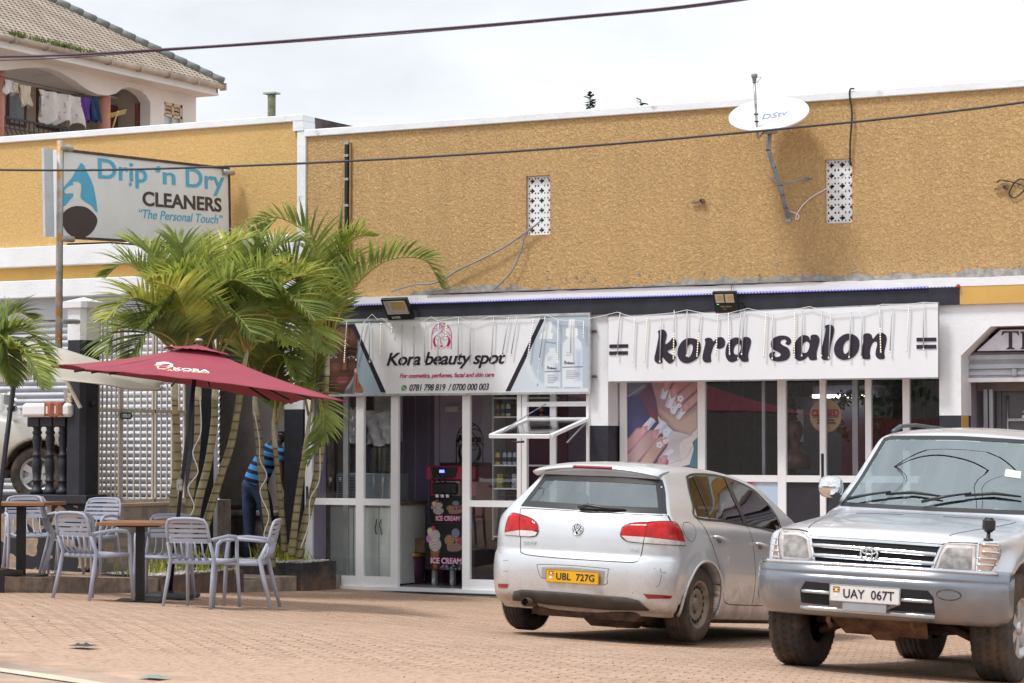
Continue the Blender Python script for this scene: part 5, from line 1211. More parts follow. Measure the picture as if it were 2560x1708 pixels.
# blue led rope along the fascia
rp_=thing('led_rope','blue and white led rope along the top edge of the black fascia','string lights',(-11.5,LY-.015,3.52))
MB().tube([(-15.6+i*.5,LY-.012,3.523+.003*math.sin(i*1.3)) for i in range(16)],.013,6).build('rope',mat('blue_rope',(.05,.05,.42),.4),rp_)
mb=MB()
for i in range(200): x=-15.3+i*.0378;mb.box(x,x+.018,LY-.03,LY-.01,3.520,3.531)
mb.build('diodes',mat('white_blue_diodes',(.62,.62,.85),.4),rp_)
MB().ball((-7.76,LY-.02,3.53),.022,8,6).build('red_end_cap',mat('red_plastic',(.45,.02,.03),.4),rp_)

# ---------------------------------------------------------------- floodlights
def floodlight(label,corners,dtop,dbot,two):
    """corners TL TR BR BL px; dtop / dbot: distance of upper / lower edge in front of y=0"""
    P=[aty(*corners[0],-dtop),aty(*corners[1],-dtop),aty(*corners[2],-dbot),aty(*corners[3],-dbot)]
    c=sum(P)/4;ux=(P[1]-P[0]+P[2]-P[3])/2;w_=np.linalg.norm(ux);ux /= w_;uy=(P[0]-P[3]+P[1]-P[2])/2;h_=np.linalg.norm(uy);uy=uy-ux*np.dot(ux,uy);uy /= np.linalg.norm(uy);nn=np.cross(ux,uy)
    t_=thing('floodlight',label,'floodlight',c,'floodlights on the black fascia')
    F_=lambda u,v,d=0: tuple(c+ux*u*w_+uy*v*h_+nn*d)
    def slab(nm,u0,u1,v0,v1,d0,d1,m,par=t_):
        mb=MB();vs=[F_(u,v,d) for u in (u0,u1) for v in (v0,v1) for d in (d0,d1)];mb.add(vs,[(0,1,3,2),(4,6,7,5),(0,4,5,1),(2,3,7,6),(0,2,6,4),(1,5,7,3)]);return bevel(recalc(mb.build(nm,m,par)),.004,2)
    slab('housing',-.5,.5,-.5,.5,-.045,0,M_black)
    M_refl=mat('lamp_reflector',(.62,.60,.50),.25,.4,var=.05);M_led=mat('led_yellow',(.50,.38,.16),.5)
    if two:
        for u0 in (-.40,.02):
            q=slab('reflector',u0,u0+.37,.0,.40,.001,.004,M_refl);slab('led_chip',u0+.11,u0+.34,.13,.37,.005,.008,M_led,q)
        mb=MB();put_text(mb,'YESL.MAX',lambda u,v,n=0: F_(u,v,n),-.25,-.22,.5,.07,bold=.02);put_text(mb,'70W',lambda u,v,n=0: F_(u,v,n),-.14,-.34,.16,.06);mb.build('lettering',mat('dim_gold_print',(.30,.24,.16),.5),t_)
        slab('indicator',-.36,-.28,-.09,-.06,.001,.004,mat('green_led',(.02,.4,.06),.4,emit=(.05,1,.15),estr=1.2))
    else:
        for k in range(4): slab('reflector',-.42+.08*k,.42,-.22+.055*k,.42,.001+.002*k,.003+.002*k,mat('lamp_reflector_step%d' % (k % 2),(.68-.12*(k % 2),.68-.12*(k % 2),.64-.1*(k % 2)),.25,.3))
        slab('led_chip',-.12,.40,.05,.41,.010,.012,M_led)
        mb=MB();put_text(mb,'ZATEK',lambda u,v,n=0: F_(u,v,n),-.32,-.42,.36,.10,bold=.03);mb.build('lettering',mat('white_print',(.6,.6,.62),.5),t_)
    for s_ in (-.53,.53):
        MB().bar(F_(s_,0,-.01),tuple(np.array(F_(s_,-.1,-.03))*[1,0,1]+np.array([0,-.055,0])),.025,.006).build('bracket',M_black,t_)
    return t_
floodlight('slanting black floodlight with stepped reflector above the beauty banner',[(952,750),(1017.5,747.5),(1032,798.5),(969,801)],.30,.12,False)
floodlight('square black floodlight with two lamps above the salon banner',[(1780,731),(1838.5,730),(1847.5,782.5),(1788,783)],.27,.17,True)

# ---------------------------------------------------------------- shop on the far right
rs=thing('glazed_screen','half-open roller shutter shop with chamfered arch at the right edge','shop front',(-6,.4,0))
yr=.30
prof=[];n=2
mb=MB();vs=[]
zz_=[2.83,2.80,2.755,2.735,2.73,2.70,2.655,2.645,2.64,2.56,2.555];oo=[0,-.03,-.03,-.005,0,-.03,-.03,-.005,0,0,-.0]
for z,o_ in zip(zz_,oo): vs += [(-7.77,yr+o_,z),(-3.9,yr+o_,z)]
mb.add(vs,[(2*i,2*i+1,2*i+3,2*i+2) for i in range(len(zz_)-1)]);mb.build('shutter_slats',M_slat,rs);MB().box(-7.77,-3.9,yr-.03,yr+.03,2.51,2.555).build('bottom_bar',M_alu,rs)
MB().box(-7.77,-3.9,yr-.04,yr-.03,2.585,2.62).build('lock_bar',M_slat,rs);MB().bbox(-7.28,-7.22,yr-.07,yr-.03,2.57,2.65,.008).build('lock',M_steel,rs)
M_brn=mat('dusty_brown_wall',(.20,.165,.16),.7,var=.1)
MB().box(-7.77,-3.9,.62,.66,2.42,3.0).build('door_head',M_brn,rs)
for px0,px1 in ((2460,2470),(2474,2483)): MB().box(aty(px0,1000,.62)[0],aty(px1,1000,.62)[0],.60,.66,.1,2.44).build('frame_post',M_alugrey,rs)
MB().box(-7.9,-3.7,2.0,2.05,.05,3.0).build('back_wall',M_brn,rs);MB().box(-7.84,-7.79,.36,2,.05,3.0).build('side_wall',M_brn,rs);MB().box(-7.9,-3.7,.3,2.0,.02,.08).build('floor',M_floor,rs);MB().box(-7.9,-3.7,.27,2.0,3.1,3.14).build('ceiling',M_brn,rs)
gd=thing('metal_door','grey metal door with bolt and padlock behind the roller shutter','door',(aty(2530,1100,.75)[0],.75,.1));M_gm=mat('grey_door_paint',(.13,.125,.14),.5,var=.08)
xa=aty(2504,1000,.75)[0];zt=aty(2504,978,.75)[2]
bevel(MB().box(xa,xa+1.0,.75,.80,.12,zt).build('door_leaf',M_gm,gd),.004);mb=MB();mb.box(xa-.05,xa,.73,.80,.1,zt+.05);mb.box(xa,xa+1.05,.73,.80,zt,zt+.05);mb.build('door_frame',M_gm,gd)
mb=MB();mb.tube([(xa+.07,.73,zt-.05),(xa+.07,.73,zt-.95)],.014,6);mb.bar((xa+.07,.72,aty(2530,1050,.75)[2]),(xa+.45,.72,aty(2530,1050,.75)[2]),.02,.03);bo=mb.build('bolt',M_steel,gd)
pxx=xa+.27;pz=aty(2530,1044,.75)[2];mb=MB();mb.bbox(pxx-.035,pxx+.035,.69,.715,pz-.02,pz+.03,.008);mb.tube([(pxx+.022*math.cos(q),.70,pz+.03+.03*math.sin(q)+.015) for q in np.linspace(0,PI,8)],.006,6);mb.build('padlock',mat('brass_silver',(.6,.58,.52),.3,.8),gd)
sg=thing('shop_sign','white board with large serif lettering inside the chamfered arch','sign',(-6.5,.13,2.83))
mb=MB();mb.prism([(-7.62,2.84),(-7.36,3.06),(-4.2,3.06),(-4.0,2.84)],.13,.15);recalc(mb.build('board',mat('lilac_white_board',(.62,.60,.68),.5),sg))
ZT=zmap(2300,780,5.227,.128)
mb=MB();fshape(mb,ZT,[(1078,252),(1288,252),(1298,306),(1285,306),(1262,275),(1206,270),(1206,460),(1242,482),(1242,488),(1124,488),(1124,482),(1160,460),(1160,270),(1105,275),(1076,306),(1064,306)],curve=False)
fshape(mb,ZT,[(1312,262),(1360,254),(1376,252),(1376,360),(1420,340),(1460,352),(1472,390),(1472,460),(1500,480),(1500,486),(1408,486),(1408,480),(1432,460),(1432,395),(1412,372),(1376,385),(1376,460),(1398,480),(1398,486),(1312,486),(1312,480),(1336,460),(1336,285),(1312,272)],curve=False);mb.build('lettering',M_ink,sg)

# ---------------------------------------------------------------- satellite dish
DY=-.42
dc=aty(1922,284,DY)
ds=thing('satellite_dish','tilted white satellite dish on a bent grey pole above the salon','satellite dish',aty(1970,544,UY))
vdir=ray(1922,284);vdir /= np.linalg.norm(vdir);hv=np.array([vdir[0],vdir[1],0]);hv /= np.linalg.norm(hv)
e_=R(59);nrm=-hv*math.cos(e_)+np.array([0,0,1])*math.sin(e_)
sidev=np.cross(hv,[0,0,1.0]);sidev /= np.linalg.norm(sidev)    # picture right
tl=R(-10.5);nrm=nrm*math.cos(tl*.6)+sidev*math.sin(tl*.6);nrm /= np.linalg.norm(nrm)
ua=sidev*math.cos(R(10.5))+np.array([0,0,1])*math.sin(R(10.5));ua=ua-nrm*np.dot(ua,nrm);ua /= np.linalg.norm(ua);ub=np.cross(nrm,ua)
RD=.43;mb=MB()
def dish(r,q,off=0): return tuple(dc+ua*r*math.cos(q)+ub*r*math.sin(q)+nrm*(.32*(r*r-RD*RD)+off))
rings=[RD*k/9 for k in range(10)]+[RD+.012]
vs=[];nn_=56
for r in rings:
    for k in range(nn_): vs.append(dish(r,2*PI*k/nn_))
for r in [RD+.014]+rings[::-1][1:]:
    for k in range(nn_): vs.append(dish(r,2*PI*k/nn_,-.022))
tot=len(vs)//nn_;fs=[(i*nn_+k,i*nn_+(k+1) % nn_,(i+1)*nn_+(k+1) % nn_,(i+1)*nn_+k) for i in range(tot-1) for k in range(nn_)]
mb.add(vs,fs,0,True);mb.build('reflector',mat('dish_white',(.70,.69,.67),.45,var=.05,vscale=4,var2=((.45,.42,.38),7,.66,.1)),ds)
M_dstv=mat('faded_blue_print',(.16,.25,.55),.5)
# logo printed on the bowl
mb=MB();vs_,fs_=text_mesh('DStv',1.0,.01,.35,0)
xs=[v[0] for v in vs_];ys=[v[1] for v in vs_];aa,bb_=min(xs),max(xs);c2,d2=min(ys),max(ys)
def onbowl(u,v): r=math.hypot(u,v);return tuple(dc+ua*u+ub*v+nrm*(.32*(r*r-RD*RD)+.004))
mb.add([onbowl(-.085+(v[0]-aa)/(bb_-aa)*.30,-.005+(v[1]-c2)/(d2-c2)*.125) for v in vs_],fs_);
mb.build('logo',M_dstv,ds)
lnb=aty(1886,196,-.62);armb=dish(RD*.80,PI*1.5+R(-22));armb=np.array(aty(1893,332,-.66))
mid=np.array(aty(1888,240,-.64))
mb=MB();mb.tube([np.array(aty(1912,326,-.45)),armb+np.array([.02,0,-.06]),armb,mid,lnb+np.array([0,0,-.05])],[.013,.013,.015,.015,.015],8);mb.build('feed_arm',M_steel,ds)
mb=MB();mb.lathe([(.02,-.05),(.024,0),(.034,.01),(.036,.045),(.02,.05)],c=tuple(lnb),n=12);mb.tube([lnb+np.array([0,0,.02]),lnb+np.array([.09,-.02,.0]),lnb+np.array([.03,0,-.05])],.005,5);mb.build('receiver',mat('grey_plastic',(.22,.22,.22),.6),ds)
top_=aty(1925,330,-.42);k1=aty(1921,376,-.42);k2=aty(1949,464,-.16);ft=aty(1970,544,UY-.02)
MB().tube([top_,k1,k2,ft],.024,10).build('mast',mat('zinc_grey_blue',(.30,.35,.41),.5,.4,var=.12,vscale=10),ds)
mb=MB();mb.tube([k2,aty(1928,444,UY)],.012,6);mb.tube([k2,aty(2026,444,UY)],.012,6);mb.build('stay',MATS['zinc_grey_blue'],ds)
mb=MB();mb.box(ft[0]-.03,ft[0]+.03,UY-.02,UY,ft[2]-.05,ft[2]+.08);mb.ball(tuple(aty(2026,444,UY-.01)),.022,8,5);mb.build('foot_plate',MATS['zinc_grey_blue'],ds)
mb=MB();mb.bbox(top_[0]-.07,top_[0]+.07,top_[1]-.05,top_[1]+.05,top_[2]-.02,top_[2]+.05,.01);mb.build('head_bracket',M_steel,ds)
mb=MB()
for p_ in (k1,k2*.5+k1*.5,k2*.7+ft*.3,k2*.3+ft*.7,k2,armb*.7+mid*.3,mid*.5+armb*.5): mb.lathe([(.027,-.006),(.027,.006)],c=tuple(p_),n=10)
mb.build('cable_ties',M_black,ds)

# ---------------------------------------------------------------- cables and small fixtures on the walls
def cable(name,label,pts,r,m,cat='cable',group=None):
    P=catmull([np.array(p,float) for p in pts],7);o=MB().tube([tuple(p) for p in P],r,6).build(name,m,base=tuple(P[0]));return tag(o,label,cat,group)
Zr=zmap(1700,150,2.613,UY-.02);Zv=zmap(700,200,2.851,UY-.02);Zb=zmap(700,200,2.851,UY-.06)
cable('aerial_cable','white cable looping from the dish foot to the right vent',[Zr(*p) for p in ((712,990),(745,998),(772,1010),(775,1035),(758,1040),(765,1005),(810,940),(870,890),(940,850),(1020,790),(1110,730))],.006,M_white)
cable('drop_cable','black cable dropping over the parapet into the right vent',[Zr(*p,.02) for p in ((1142,190),(1118,192),(1112,230),(1122,300),(1127,350),(1125,420),(1116,540),(1115,690))],.010,M_black)
M_gcab=mat('grey_cable_sheath',(.25,.26,.29),.5)
cable('service_cable','upper grey cable sagging left from the left vent to the ledge',[Zb(*p) for p in ((1850,1012),(1760,1080),(1600,1190),(1440,1275),(1280,1350),(1180,1412),(1080,1452),(980,1456),(900,1475),(790,1510))],.011,M_gcab)
cable('service_cable','lower grey cable hanging steeply from the left vent',[Zb(*p) for p in ((1800,1045),(1752,1092),(1712,1230),(1650,1365),(1540,1480),(1515,1495))],.010,M_gcab)
cd=thing('wall_conduit','black vertical conduit with steel clips rising above the palms','conduit',Zv(476,900))
za,zb_=Zv(476,990)[2]-.5,Zv(476,450)[2];xa,xb=Zv(466,700)[0],Zv(487,700)[0]
MB().box(xa,xb,UY-.04,UY+.01,za,zb_).build('conduit',M_black,cd);MB().box(Zv(496,700)[0],Zv(506,700)[0],UY-.03,UY+.01,za,zb_).build('pipe',mat('brown_pipe',(.30,.17,.08),.7,var=.2),cd)
for py in (452,540,708,895): z=Zv(476,py)[2];MB().box(xa-.01,xb+.01,UY-.045,UY,z-.015,z+.015).build('clip',M_steel,cd)
def lamp_stub(px,py,label):
    q=Zr(px,py);t_=thing('wall_outlet',label,'wall fixture',q);MB().box(q[0]-.02,q[0]+.02,UY-.05,UY,q[2]-.02,q[2]+.02).build('bracket',mat('rust_brown',(.20,.13,.09),.8),t_)
    MB().bar((q[0]-.12,UY-.03,q[2]-.02),(q[0]+.04,UY-.03,q[2]-.0),.02,.02).build('arm',MATS['rust_brown'],t_);MB().box(q[0]-.012,q[0]+.012,UY-.055,UY-.05,q[2]-.012,q[2]+.012).build('socket',M_dark,t_)
lamp_stub(143,920,'rusty bracket stub left of the dish pole');lamp_stub(2125,830,'rusty bracket stub with loose wires at the far right')
cable('loose_wire','tangled black wire loops on the bracket at the far right',[Zr(*p) for p in ((2070,800),(2110,785),(2250,830),(2190,900),(2150,870),(2200,790),(2260,785),(2400,850))],.007,M_black)
cable('hanging_wire','thin dark wire hanging between ledge and salon floodlight',[aty(1832,708,-.06),aty(1829,718,-.08),aty(1829,732,-.12)],.004,M_black)
# overhead lines across the street
def line(label,pts,r,m,name='power_line'):
    P=[atd(*p) for p in pts];d0=P[0]-P[1];d1=P[-1]-P[-2];P=[P[0]+d0*1.5+np.array([0,0,.1])]+P+[P[-1]+d1*1.5+np.array([0,0,.1])]
    return cable(name,label,P,r,m,'power line','overhead lines across the picture')
M_pl=mat('purple_black_sheath',(.05,.02,.045),.5);M_pk=mat('black_sheath',(.022,.024,.035),.5)
line('upper line of the pair crossing the sky',[(0,142,14),(450,121,13.9),(900,88,13.8),(1400,46,13.7),(1852,-3,13.6)],.0075,M_pl)
line('lower line of the pair crossing the sky',[(0,151,14.4),(450,124,14.2),(900,93,14),(1400,50,13.8),(1852,2,13.7)],.004,M_pl)
line('single black line crossing in front of the dish and the cleaners sign',[(0,425,15),(577,416,14.8),(1280,379,14.5),(1906,327,14.3),(2560,256,14)],.0075,M_pk)
# ================================================================ VEHICLES: bodies are ray-cast from implicit shapes
from mathutils.geometry import delaunay_2d_cdt
def smax(a,b,k):
    h=np.clip(.5+.5*(a-b)/k,0,1);return b*(1-h)+a*h+k*h*(1-h)
def poly_sdf(pts,X,Y):
    P=np.array(pts,float);d=np.full(X.shape,1e9);ins=np.zeros(X.shape,bool);n=len(P)
    for i in range(n):
        a,b=P[i],P[(i+1) % n];ex,ey=b-a;wx,wy=X-a[0],Y-a[1]
        t=np.clip((wx*ex+wy*ey)/(ex*ex+ey*ey+1e-12),0,1);d=np.minimum(d,np.hypot(wx-ex*t,wy-ey*t))
        c=((a[1] > Y) != (b[1] > Y)) & (X < (b[0]-a[0])*(Y-a[1])/(b[1]-a[1]+1e-12)+a[0]);ins ^= c
    return np.where(ins,-d,d)
class Field2:
    def __init__(s,pts,x0,x1,y0,y1,h=.01,blur=1):
        s.x0,s.y0,s.h=x0,y0,h;nx,ny=int((x1-x0)/h)+2,int((y1-y0)/h)+2
        X,Y=np.meshgrid(x0+np.arange(nx)*h,y0+np.arange(ny)*h,indexing='ij');s.D=poly_sdf(pts,X,Y);s.n=(nx,ny)
        for _ in range(blur):
            D=s.D;E=D.copy();E[1:-1]=(D[:-2]+2*D[1:-1]+D[2:])/4;F=E.copy();F[:,1:-1]=(E[:,:-2]+2*E[:,1:-1]+E[:,2:])/4;s.D=F
    def __call__(s,x,y):
        u=np.clip((x-s.x0)/s.h,0,s.n[0]-1.001);v=np.clip((y-s.y0)/s.h,0,s.n[1]-1.001);i=u.astype(int);j=v.astype(int);fu,fv=u-i,v-j;D=s.D
        return (D[i,j]*(1-fu)+D[i+1,j]*fu)*(1-fv)+(D[i,j+1]*(1-fu)+D[i+1,j+1]*fu)*fv
def pchip(xs,ys):
    xs=np.array(xs,float);ys=np.array(ys,float);h=np.diff(xs);dl=np.diff(ys)/h;m=np.zeros(len(xs));m[0],m[-1]=dl[0],dl[-1]
    for i in range(1,len(xs)-1): m[i]=0 if dl[i-1]*dl[i] <= 0 else 2*dl[i-1]*dl[i]/(dl[i-1]+dl[i])
    def f(x):
        x=np.clip(x,xs[0],xs[-1]);i=np.clip(np.searchsorted(xs,x)-1,0,len(xs)-2);t=(x-xs[i])/h[i]
        return (2*t**3-3*t**2+1)*ys[i]+(t**3-2*t**2+t)*h[i]*m[i]+(-2*t**3+3*t**2)*ys[i+1]+(t**3-t**2)*h[i]*m[i+1]
    return f
def cast(F,O,D,tmax,steps=70,inward=False,t0=0.0):
    """first crossing of F=0 along O+tD from t0; inward=False: start inside (F<0). returns points, hit"""
    n=O.shape[0]
    if n*steps < 400000:      # few rays: evaluate every step at once
        T=t0+(tmax-t0)*np.arange(1,steps+1)/steps;P=O[:,None,:]+D[:,None,:]*T[None,:,None];f=F(P[...,0].ravel(),P[...,1].ravel(),P[...,2].ravel()).reshape(n,steps)
        c=(f < 0) if inward else (f > 0);found=c.any(1);k=np.argmax(c,1);hi=np.where(found,T[k],tmax);lo=np.where(found,hi-(tmax-t0)/steps,t0)
        for _ in range(12):
            m=(lo+hi)/2;P=O+D*m[:,None];f=F(P[:,0],P[:,1],P[:,2]);c=(f < 0) if inward else (f > 0);hi=np.where(c,m,hi);lo=np.where(c,lo,m)
        return O+D*hi[:,None],found
    lo=np.full(n,t0);hi=np.full(n,tmax);found=np.zeros(n,bool);prev=np.full(n,t0)
    for k in range(1,steps+1):
        t=t0+(tmax-t0)*k/steps;P=O+D*t;f=F(P[:,0],P[:,1],P[:,2]);c=((f < 0) if inward else (f > 0)) & ~found
        lo[c]=t0+(tmax-t0)*(k-1)/steps;hi[c]=t;found |= c
    for _ in range(9):
        m=(lo+hi)/2;P=O+D*m[:,None];f=F(P[:,0],P[:,1],P[:,2]);c=(f < 0) if inward else (f > 0);hi=np.where(c,m,hi);lo=np.where(c,lo,m)
    return O+D*hi[:,None],found
class Car:
    def __init__(s,F,M): s.F=F;s.M=M;s.Mi=np.linalg.inv(M);s.groups={}
    def pick(s,px,py):
        """photo survey point -> car coordinates on the body surface"""
        o=s.Mi @ np.append(CAM,1);d=s.Mi[:3,:3] @ ray(px,py);d /= np.linalg.norm(d);o=o[:3];D0=np.linalg.norm(s.Mi[:3,:3] @ (s.M[:3,3]-CAM));
        P,ok=cast(s.F,o[None,:],d[None,:],D0+7,1400,True,D0-6);return P[0] if ok[0] else None
    def onplane(s,px,py,axis,val):
        o=(s.Mi @ np.append(CAM,1))[:3];d=s.Mi[:3,:3] @ ray(px,py);t=(val-o[axis])/d[axis];return o+d*t
    def shell(s,y0,y1,zc,nth,ny,nf,skip=None,R_=1.6,zs=1.0):
        """rings from the rear pole over the body to the front pole; returns verts array (rings, nth)"""
        th=np.linspace(0,2*PI,nth,endpoint=False);rings=[]
        for k in range(nf): ph=PI/2*(1-k/nf);rings.append((y0,-math.sin(ph),math.cos(ph)))
        for k in range(ny+1): rings.append((y0+(y1-y0)*k/ny,0,1))
        for k in range(1,nf+1): ph=PI/2*k/nf;rings.append((y1,math.sin(ph),math.cos(ph)))
        O=[];D=[]
        for (yc,sy_,c) in rings:
            for t in th: O.append((0,yc,zc));D.append((math.sin(t)*c,sy_,math.cos(t)*c*zs))
        P,ok=cast(s.F,np.array(O,float),np.array(D,float),R_,30);return P.reshape(len(rings),nth,3)
    # projections: name -> (to2d, ray)
    def proj(s,kind,c=(0,0)):
        if kind == 'rear': return (lambda p: (p[0],p[2])),(lambda U,V: (np.stack([U,U*0-2.5,V],1),np.array([0,1.,0]))),3.2
        if kind == 'front': return (lambda p: (p[0],p[2])),(lambda U,V: (np.stack([U,U*0+2.5,V],1),np.array([0,-1.,0]))),4.0
        if kind == 'right': return (lambda p: (p[1],p[2])),(lambda U,V: (np.stack([U*0+1.3,U,V],1),np.array([-1.,0,0]))),1.2
        if kind == 'left': return (lambda p: (p[1],p[2])),(lambda U,V: (np.stack([U*0-1.3,U,V],1),np.array([1.,0,0]))),1.2
        if kind == 'top': return (lambda p: (p[0],p[1])),(lambda U,V: (np.stack([U,V,U*0+2.3],1),np.array([0,0,-1.]))),2.0
        if kind == 'cyl':      # around a vertical axis at c; u = angle*scale
            k=.6
            def t2(p): return (math.atan2(p[0]-c[0],p[1]-c[1])*k if c[1] > -1e8 else 0,p[2])
            def ry(U,V): a=U/k;d=np.stack([np.sin(a),np.cos(a),a*0],1);return np.stack([c[0]+0*U,c[1]+0*U,V],1)+d*1.2,-d
            return t2,ry,1.2
    def to_surf(s,kind,UV,off=0.0,c=(0,0)):
        _,ry,L=s.proj(kind,c);UV=np.array(UV,float);O,D=ry(UV[:,0],UV[:,1]);D=np.broadcast_to(D,O.shape)
        P,ok=cast(s.F,O,D,L,260,True);e=2e-3;g=[]
        for a in range(3):
            q=np.zeros(3);q[a]=e;A=P+q;B=P-q;g.append(s.F(A[:,0],A[:,1],A[:,2])-s.F(B[:,0],B[:,1],B[:,2]))
        g=np.stack(g,1);g /= np.linalg.norm(g,axis=1,keepdims=True)+1e-9;return P+g*off,g,ok
    def panel(s,name,kind,poly,m,par,off=.004,res=.035,c=(0,0),thick=0.0,smooth=True,curve=False,holes=None,depth=None):
        """polygon in the projection plane laid on the body"""
        if curve: poly=[tuple(q[:2]) for q in catmull(list(poly)+[poly[0]],5)][:-1]
        def dens(pl):
            o=[]
            for i in range(len(pl)):
                a,b=np.array(pl[i],float),np.array(pl[(i+1) % len(pl)],float);n=max(1,int(np.linalg.norm(b-a)/res))
                for k in range(n): o.append(tuple(a+(b-a)*k/n))
            return o
        loops=[dens(poly)]+[dens(h) for h in (holes or [])]
        pts=[];edges=[]
        for L in loops:
            b0=len(pts);pts += L;edges += [(b0+i,b0+(i+1) % len(L)) for i in range(len(L))]
        P=np.array(loops[0]);x0,y0=P.min(0);x1,y1=P.max(0)
        X,Y=np.meshgrid(np.arange(x0+res/2,x1,res),np.arange(y0+res/2,y1,res));sd=poly_sdf(loops[0],X,Y)
        ok=sd < -res*.4
        for h in loops[1:]: ok &= poly_sdf(h,X,Y) > res*.4
        pts += [(float(a),float(b)) for a,b in zip(X[ok],Y[ok])]
        r_=delaunay_2d_cdt([Vector(p) for p in pts],edges,[],1 if not holes else 1,1e-5)
        V2=[(v[0],v[1]) for v in r_[0]];fs=[tuple(f) for f in r_[2]]
        if holes:
            fs=[f for f in fs if all(poly_sdf(h,np.array([np.mean([V2[i][0] for i in f])]),np.array([np.mean([V2[i][1] for i in f])]))[0] > 0 for h in loops[1:])]
        S,g,hit=s.to_surf(kind,V2,off,c)
        fs=[f for f in fs if all(hit[i] for i in f)]
        mb=MB();mb.add(S,fs,0,smooth);o=mb.build(name,m,par,local=True)
        # face orientation outward
        me=o.data;nrm=np.zeros(len(me.polygons)*3);me.polygons.foreach_get('normal',nrm);nrm=nrm.reshape(-1,3)
        if len(fs) and np.mean([np.dot(nrm[i],g[fs[i][0]]) for i in range(len(fs))]) < 0: me.flip_normals()
        if thick: md=o.modifiers.new('t','SOLIDIFY');md.thickness=thick;md.offset=-1
        return o
    def line(s,mb,kind,pts,w=.006,off=.0012,c=(0,0),curve=True,closed=False):
        pts=[tuple(p) for p in pts]
        if closed: pts=pts+[pts[0]]
        P=np.array([q[:2] for q in (catmull(pts,8) if curve and len(pts) > 2 else pts)]);Q=[]
        for a,b in zip(P[:-1],P[1:]):
            n=max(1,int(np.linalg.norm(b-a)/.03));Q += [a+(b-a)*k/n for k in range(n)]
        Q.append(P[-1]);Q=np.array(Q);T=np.gradient(Q,axis=0);T /= np.linalg.norm(T,axis=1,keepdims=True)+1e-9;Nn=np.stack([-T[:,1],T[:,0]],1)
        A,_,h1=s.to_surf(kind,Q+Nn*w/2,off,c);B,_,h2=s.to_surf(kind,Q-Nn*w/2,off,c)
        vs=[];
        for a,b in zip(A,B): vs += [a,b]
        mb.add(vs,[(2*i,2*i+1,2*i+3,2*i+2) for i in range(len(Q)-1) if h1[i] and h2[i] and h1[i+1] and h2[i+1]])
def car_matrix(L,Rr,fwd_flat,pitch):
    """L, Rr: ground points under the left / right wheel of one axle; fwd_flat heading unit vector; pitch down"""
    L=np.array(L);Rr=np.array(Rr);x=(Rr-L)/np.linalg.norm(Rr-L);f=np.array(fwd_flat)*math.cos(pitch)-np.array([0,0,1])*math.sin(pitch)
    f=f-x*np.dot(f,x);f /= np.linalg.norm(f);z=np.cross(x,f);M=np.eye(4);M[:3,0]=x;M[:3,1]=f;M[:3,2]=z;M[:3,3]=(L+Rr)/2;return M
def set_frame(o,M): o.matrix_world=Matrix([list(r) for r in M]);l,q,sc=o.matrix_world.decompose();o.location=l;o.rotation_euler=q.to_euler()
def shell_mesh(name,P,mats,par,drop=None,mirror=False,matfn=None):
    nr,nt_=P.shape[:2];vs=P.reshape(-1,3);C=(P[:-1]+P[1:]+np.roll(P,-1,1)[:-1]+np.roll(P,-1,1)[1:])/4
    keep=np.ones(C.shape[:2],bool) if drop is None else ~drop(C[...,0],C[...,1],C[...,2])
    ii,jj=np.nonzero(keep);j2=(jj+1) % nt_
    fs=np.stack([ii*nt_+jj,(ii+1)*nt_+jj,(ii+1)*nt_+j2,ii*nt_+j2],1)
    me=bpy.data.meshes.new(name);me.from_pydata([tuple(v) for v in vs],[],[tuple(int(q) for q in f) for f in fs])
    for m in mats: me.materials.append(m)
    me.polygons.foreach_set('use_smooth',[True]*len(me.polygons))
    if matfn is not None: me.polygons.foreach_set('material_index',matfn(C[ii,jj]).astype(int))
    me.update();o=bpy.data.objects.new(name,me);COL.objects.link(o);o.parent=par
    nrm=np.zeros(len(me.polygons)*3);me.polygons.foreach_get('normal',nrm);nrm=nrm.reshape(-1,3);cc=C[ii,jj]
    if np.sum(nrm[:,0]*np.sign(cc[:,0])*(np.abs(cc[:,0]) > .5)) < 0: me.flip_normals()
    return o
def inpoly(poly,A,B): return poly_sdf(poly,np.asarray(A),np.asarray(B)) < 0
def shrink(poly,d):
    P=np.array(poly,float);c=P.mean(0);n=len(P);out=[]
    area=sum(P[i][0]*P[(i+1) % n][1]-P[(i+1) % n][0]*P[i][1] for i in range(n));sg=1 if area > 0 else -1
    for i in range(n):
        a,b,e=P[i-1],P[i],P[(i+1) % n];t1=(b-a)/(np.linalg.norm(b-a)+1e-9);t2=(e-b)/(np.linalg.norm(e-b)+1e-9)
        n1=np.array([-t1[1],t1[0]])*sg;n2=np.array([-t2[1],t2[0]])*sg;m_=n1+n2;m_ /= max(.35,np.linalg.norm(m_));k=1/max(.5,np.dot(m_,n1));out.append(tuple(b+m_*d*k))
    return out
def paint(name,col,metal=.85,dirtc=(.34,.23,.165),dz=(.10,.50,.95)):
    m=mat(name,col,.34,metal,var=.04,vscale=1.5,coat=.6,dirt=(dirtc,dz[0],dz[1],dz[2]),spec=.6)
    t=m.node_tree;b=t.nodes['Principled BSDF'];ge=N(t,'ShaderNodeNewGeometry');mx=N(t,'ShaderNodeMixShader');dk=N(t,'ShaderNodeBsdfDiffuse');dk.inputs[0].default_value=(.05,.05,.055,1)
    out_=t.nodes['Material Output'];t.links.new(ge.outputs['Backfacing'],mx.inputs[0]);t.links.new(b.outputs[0],mx.inputs[1]);t.links.new(dk.outputs[0],mx.inputs[2]);t.links.new(mx.outputs[0],out_.inputs[0])
    return m
M_tyre=mat('dusty_tyre_rubber',(.045,.038,.034),.85,var=.3,vscale=10,bump=.5,bscale=60,var2=((.12,.075,.05),4,.48,.18))
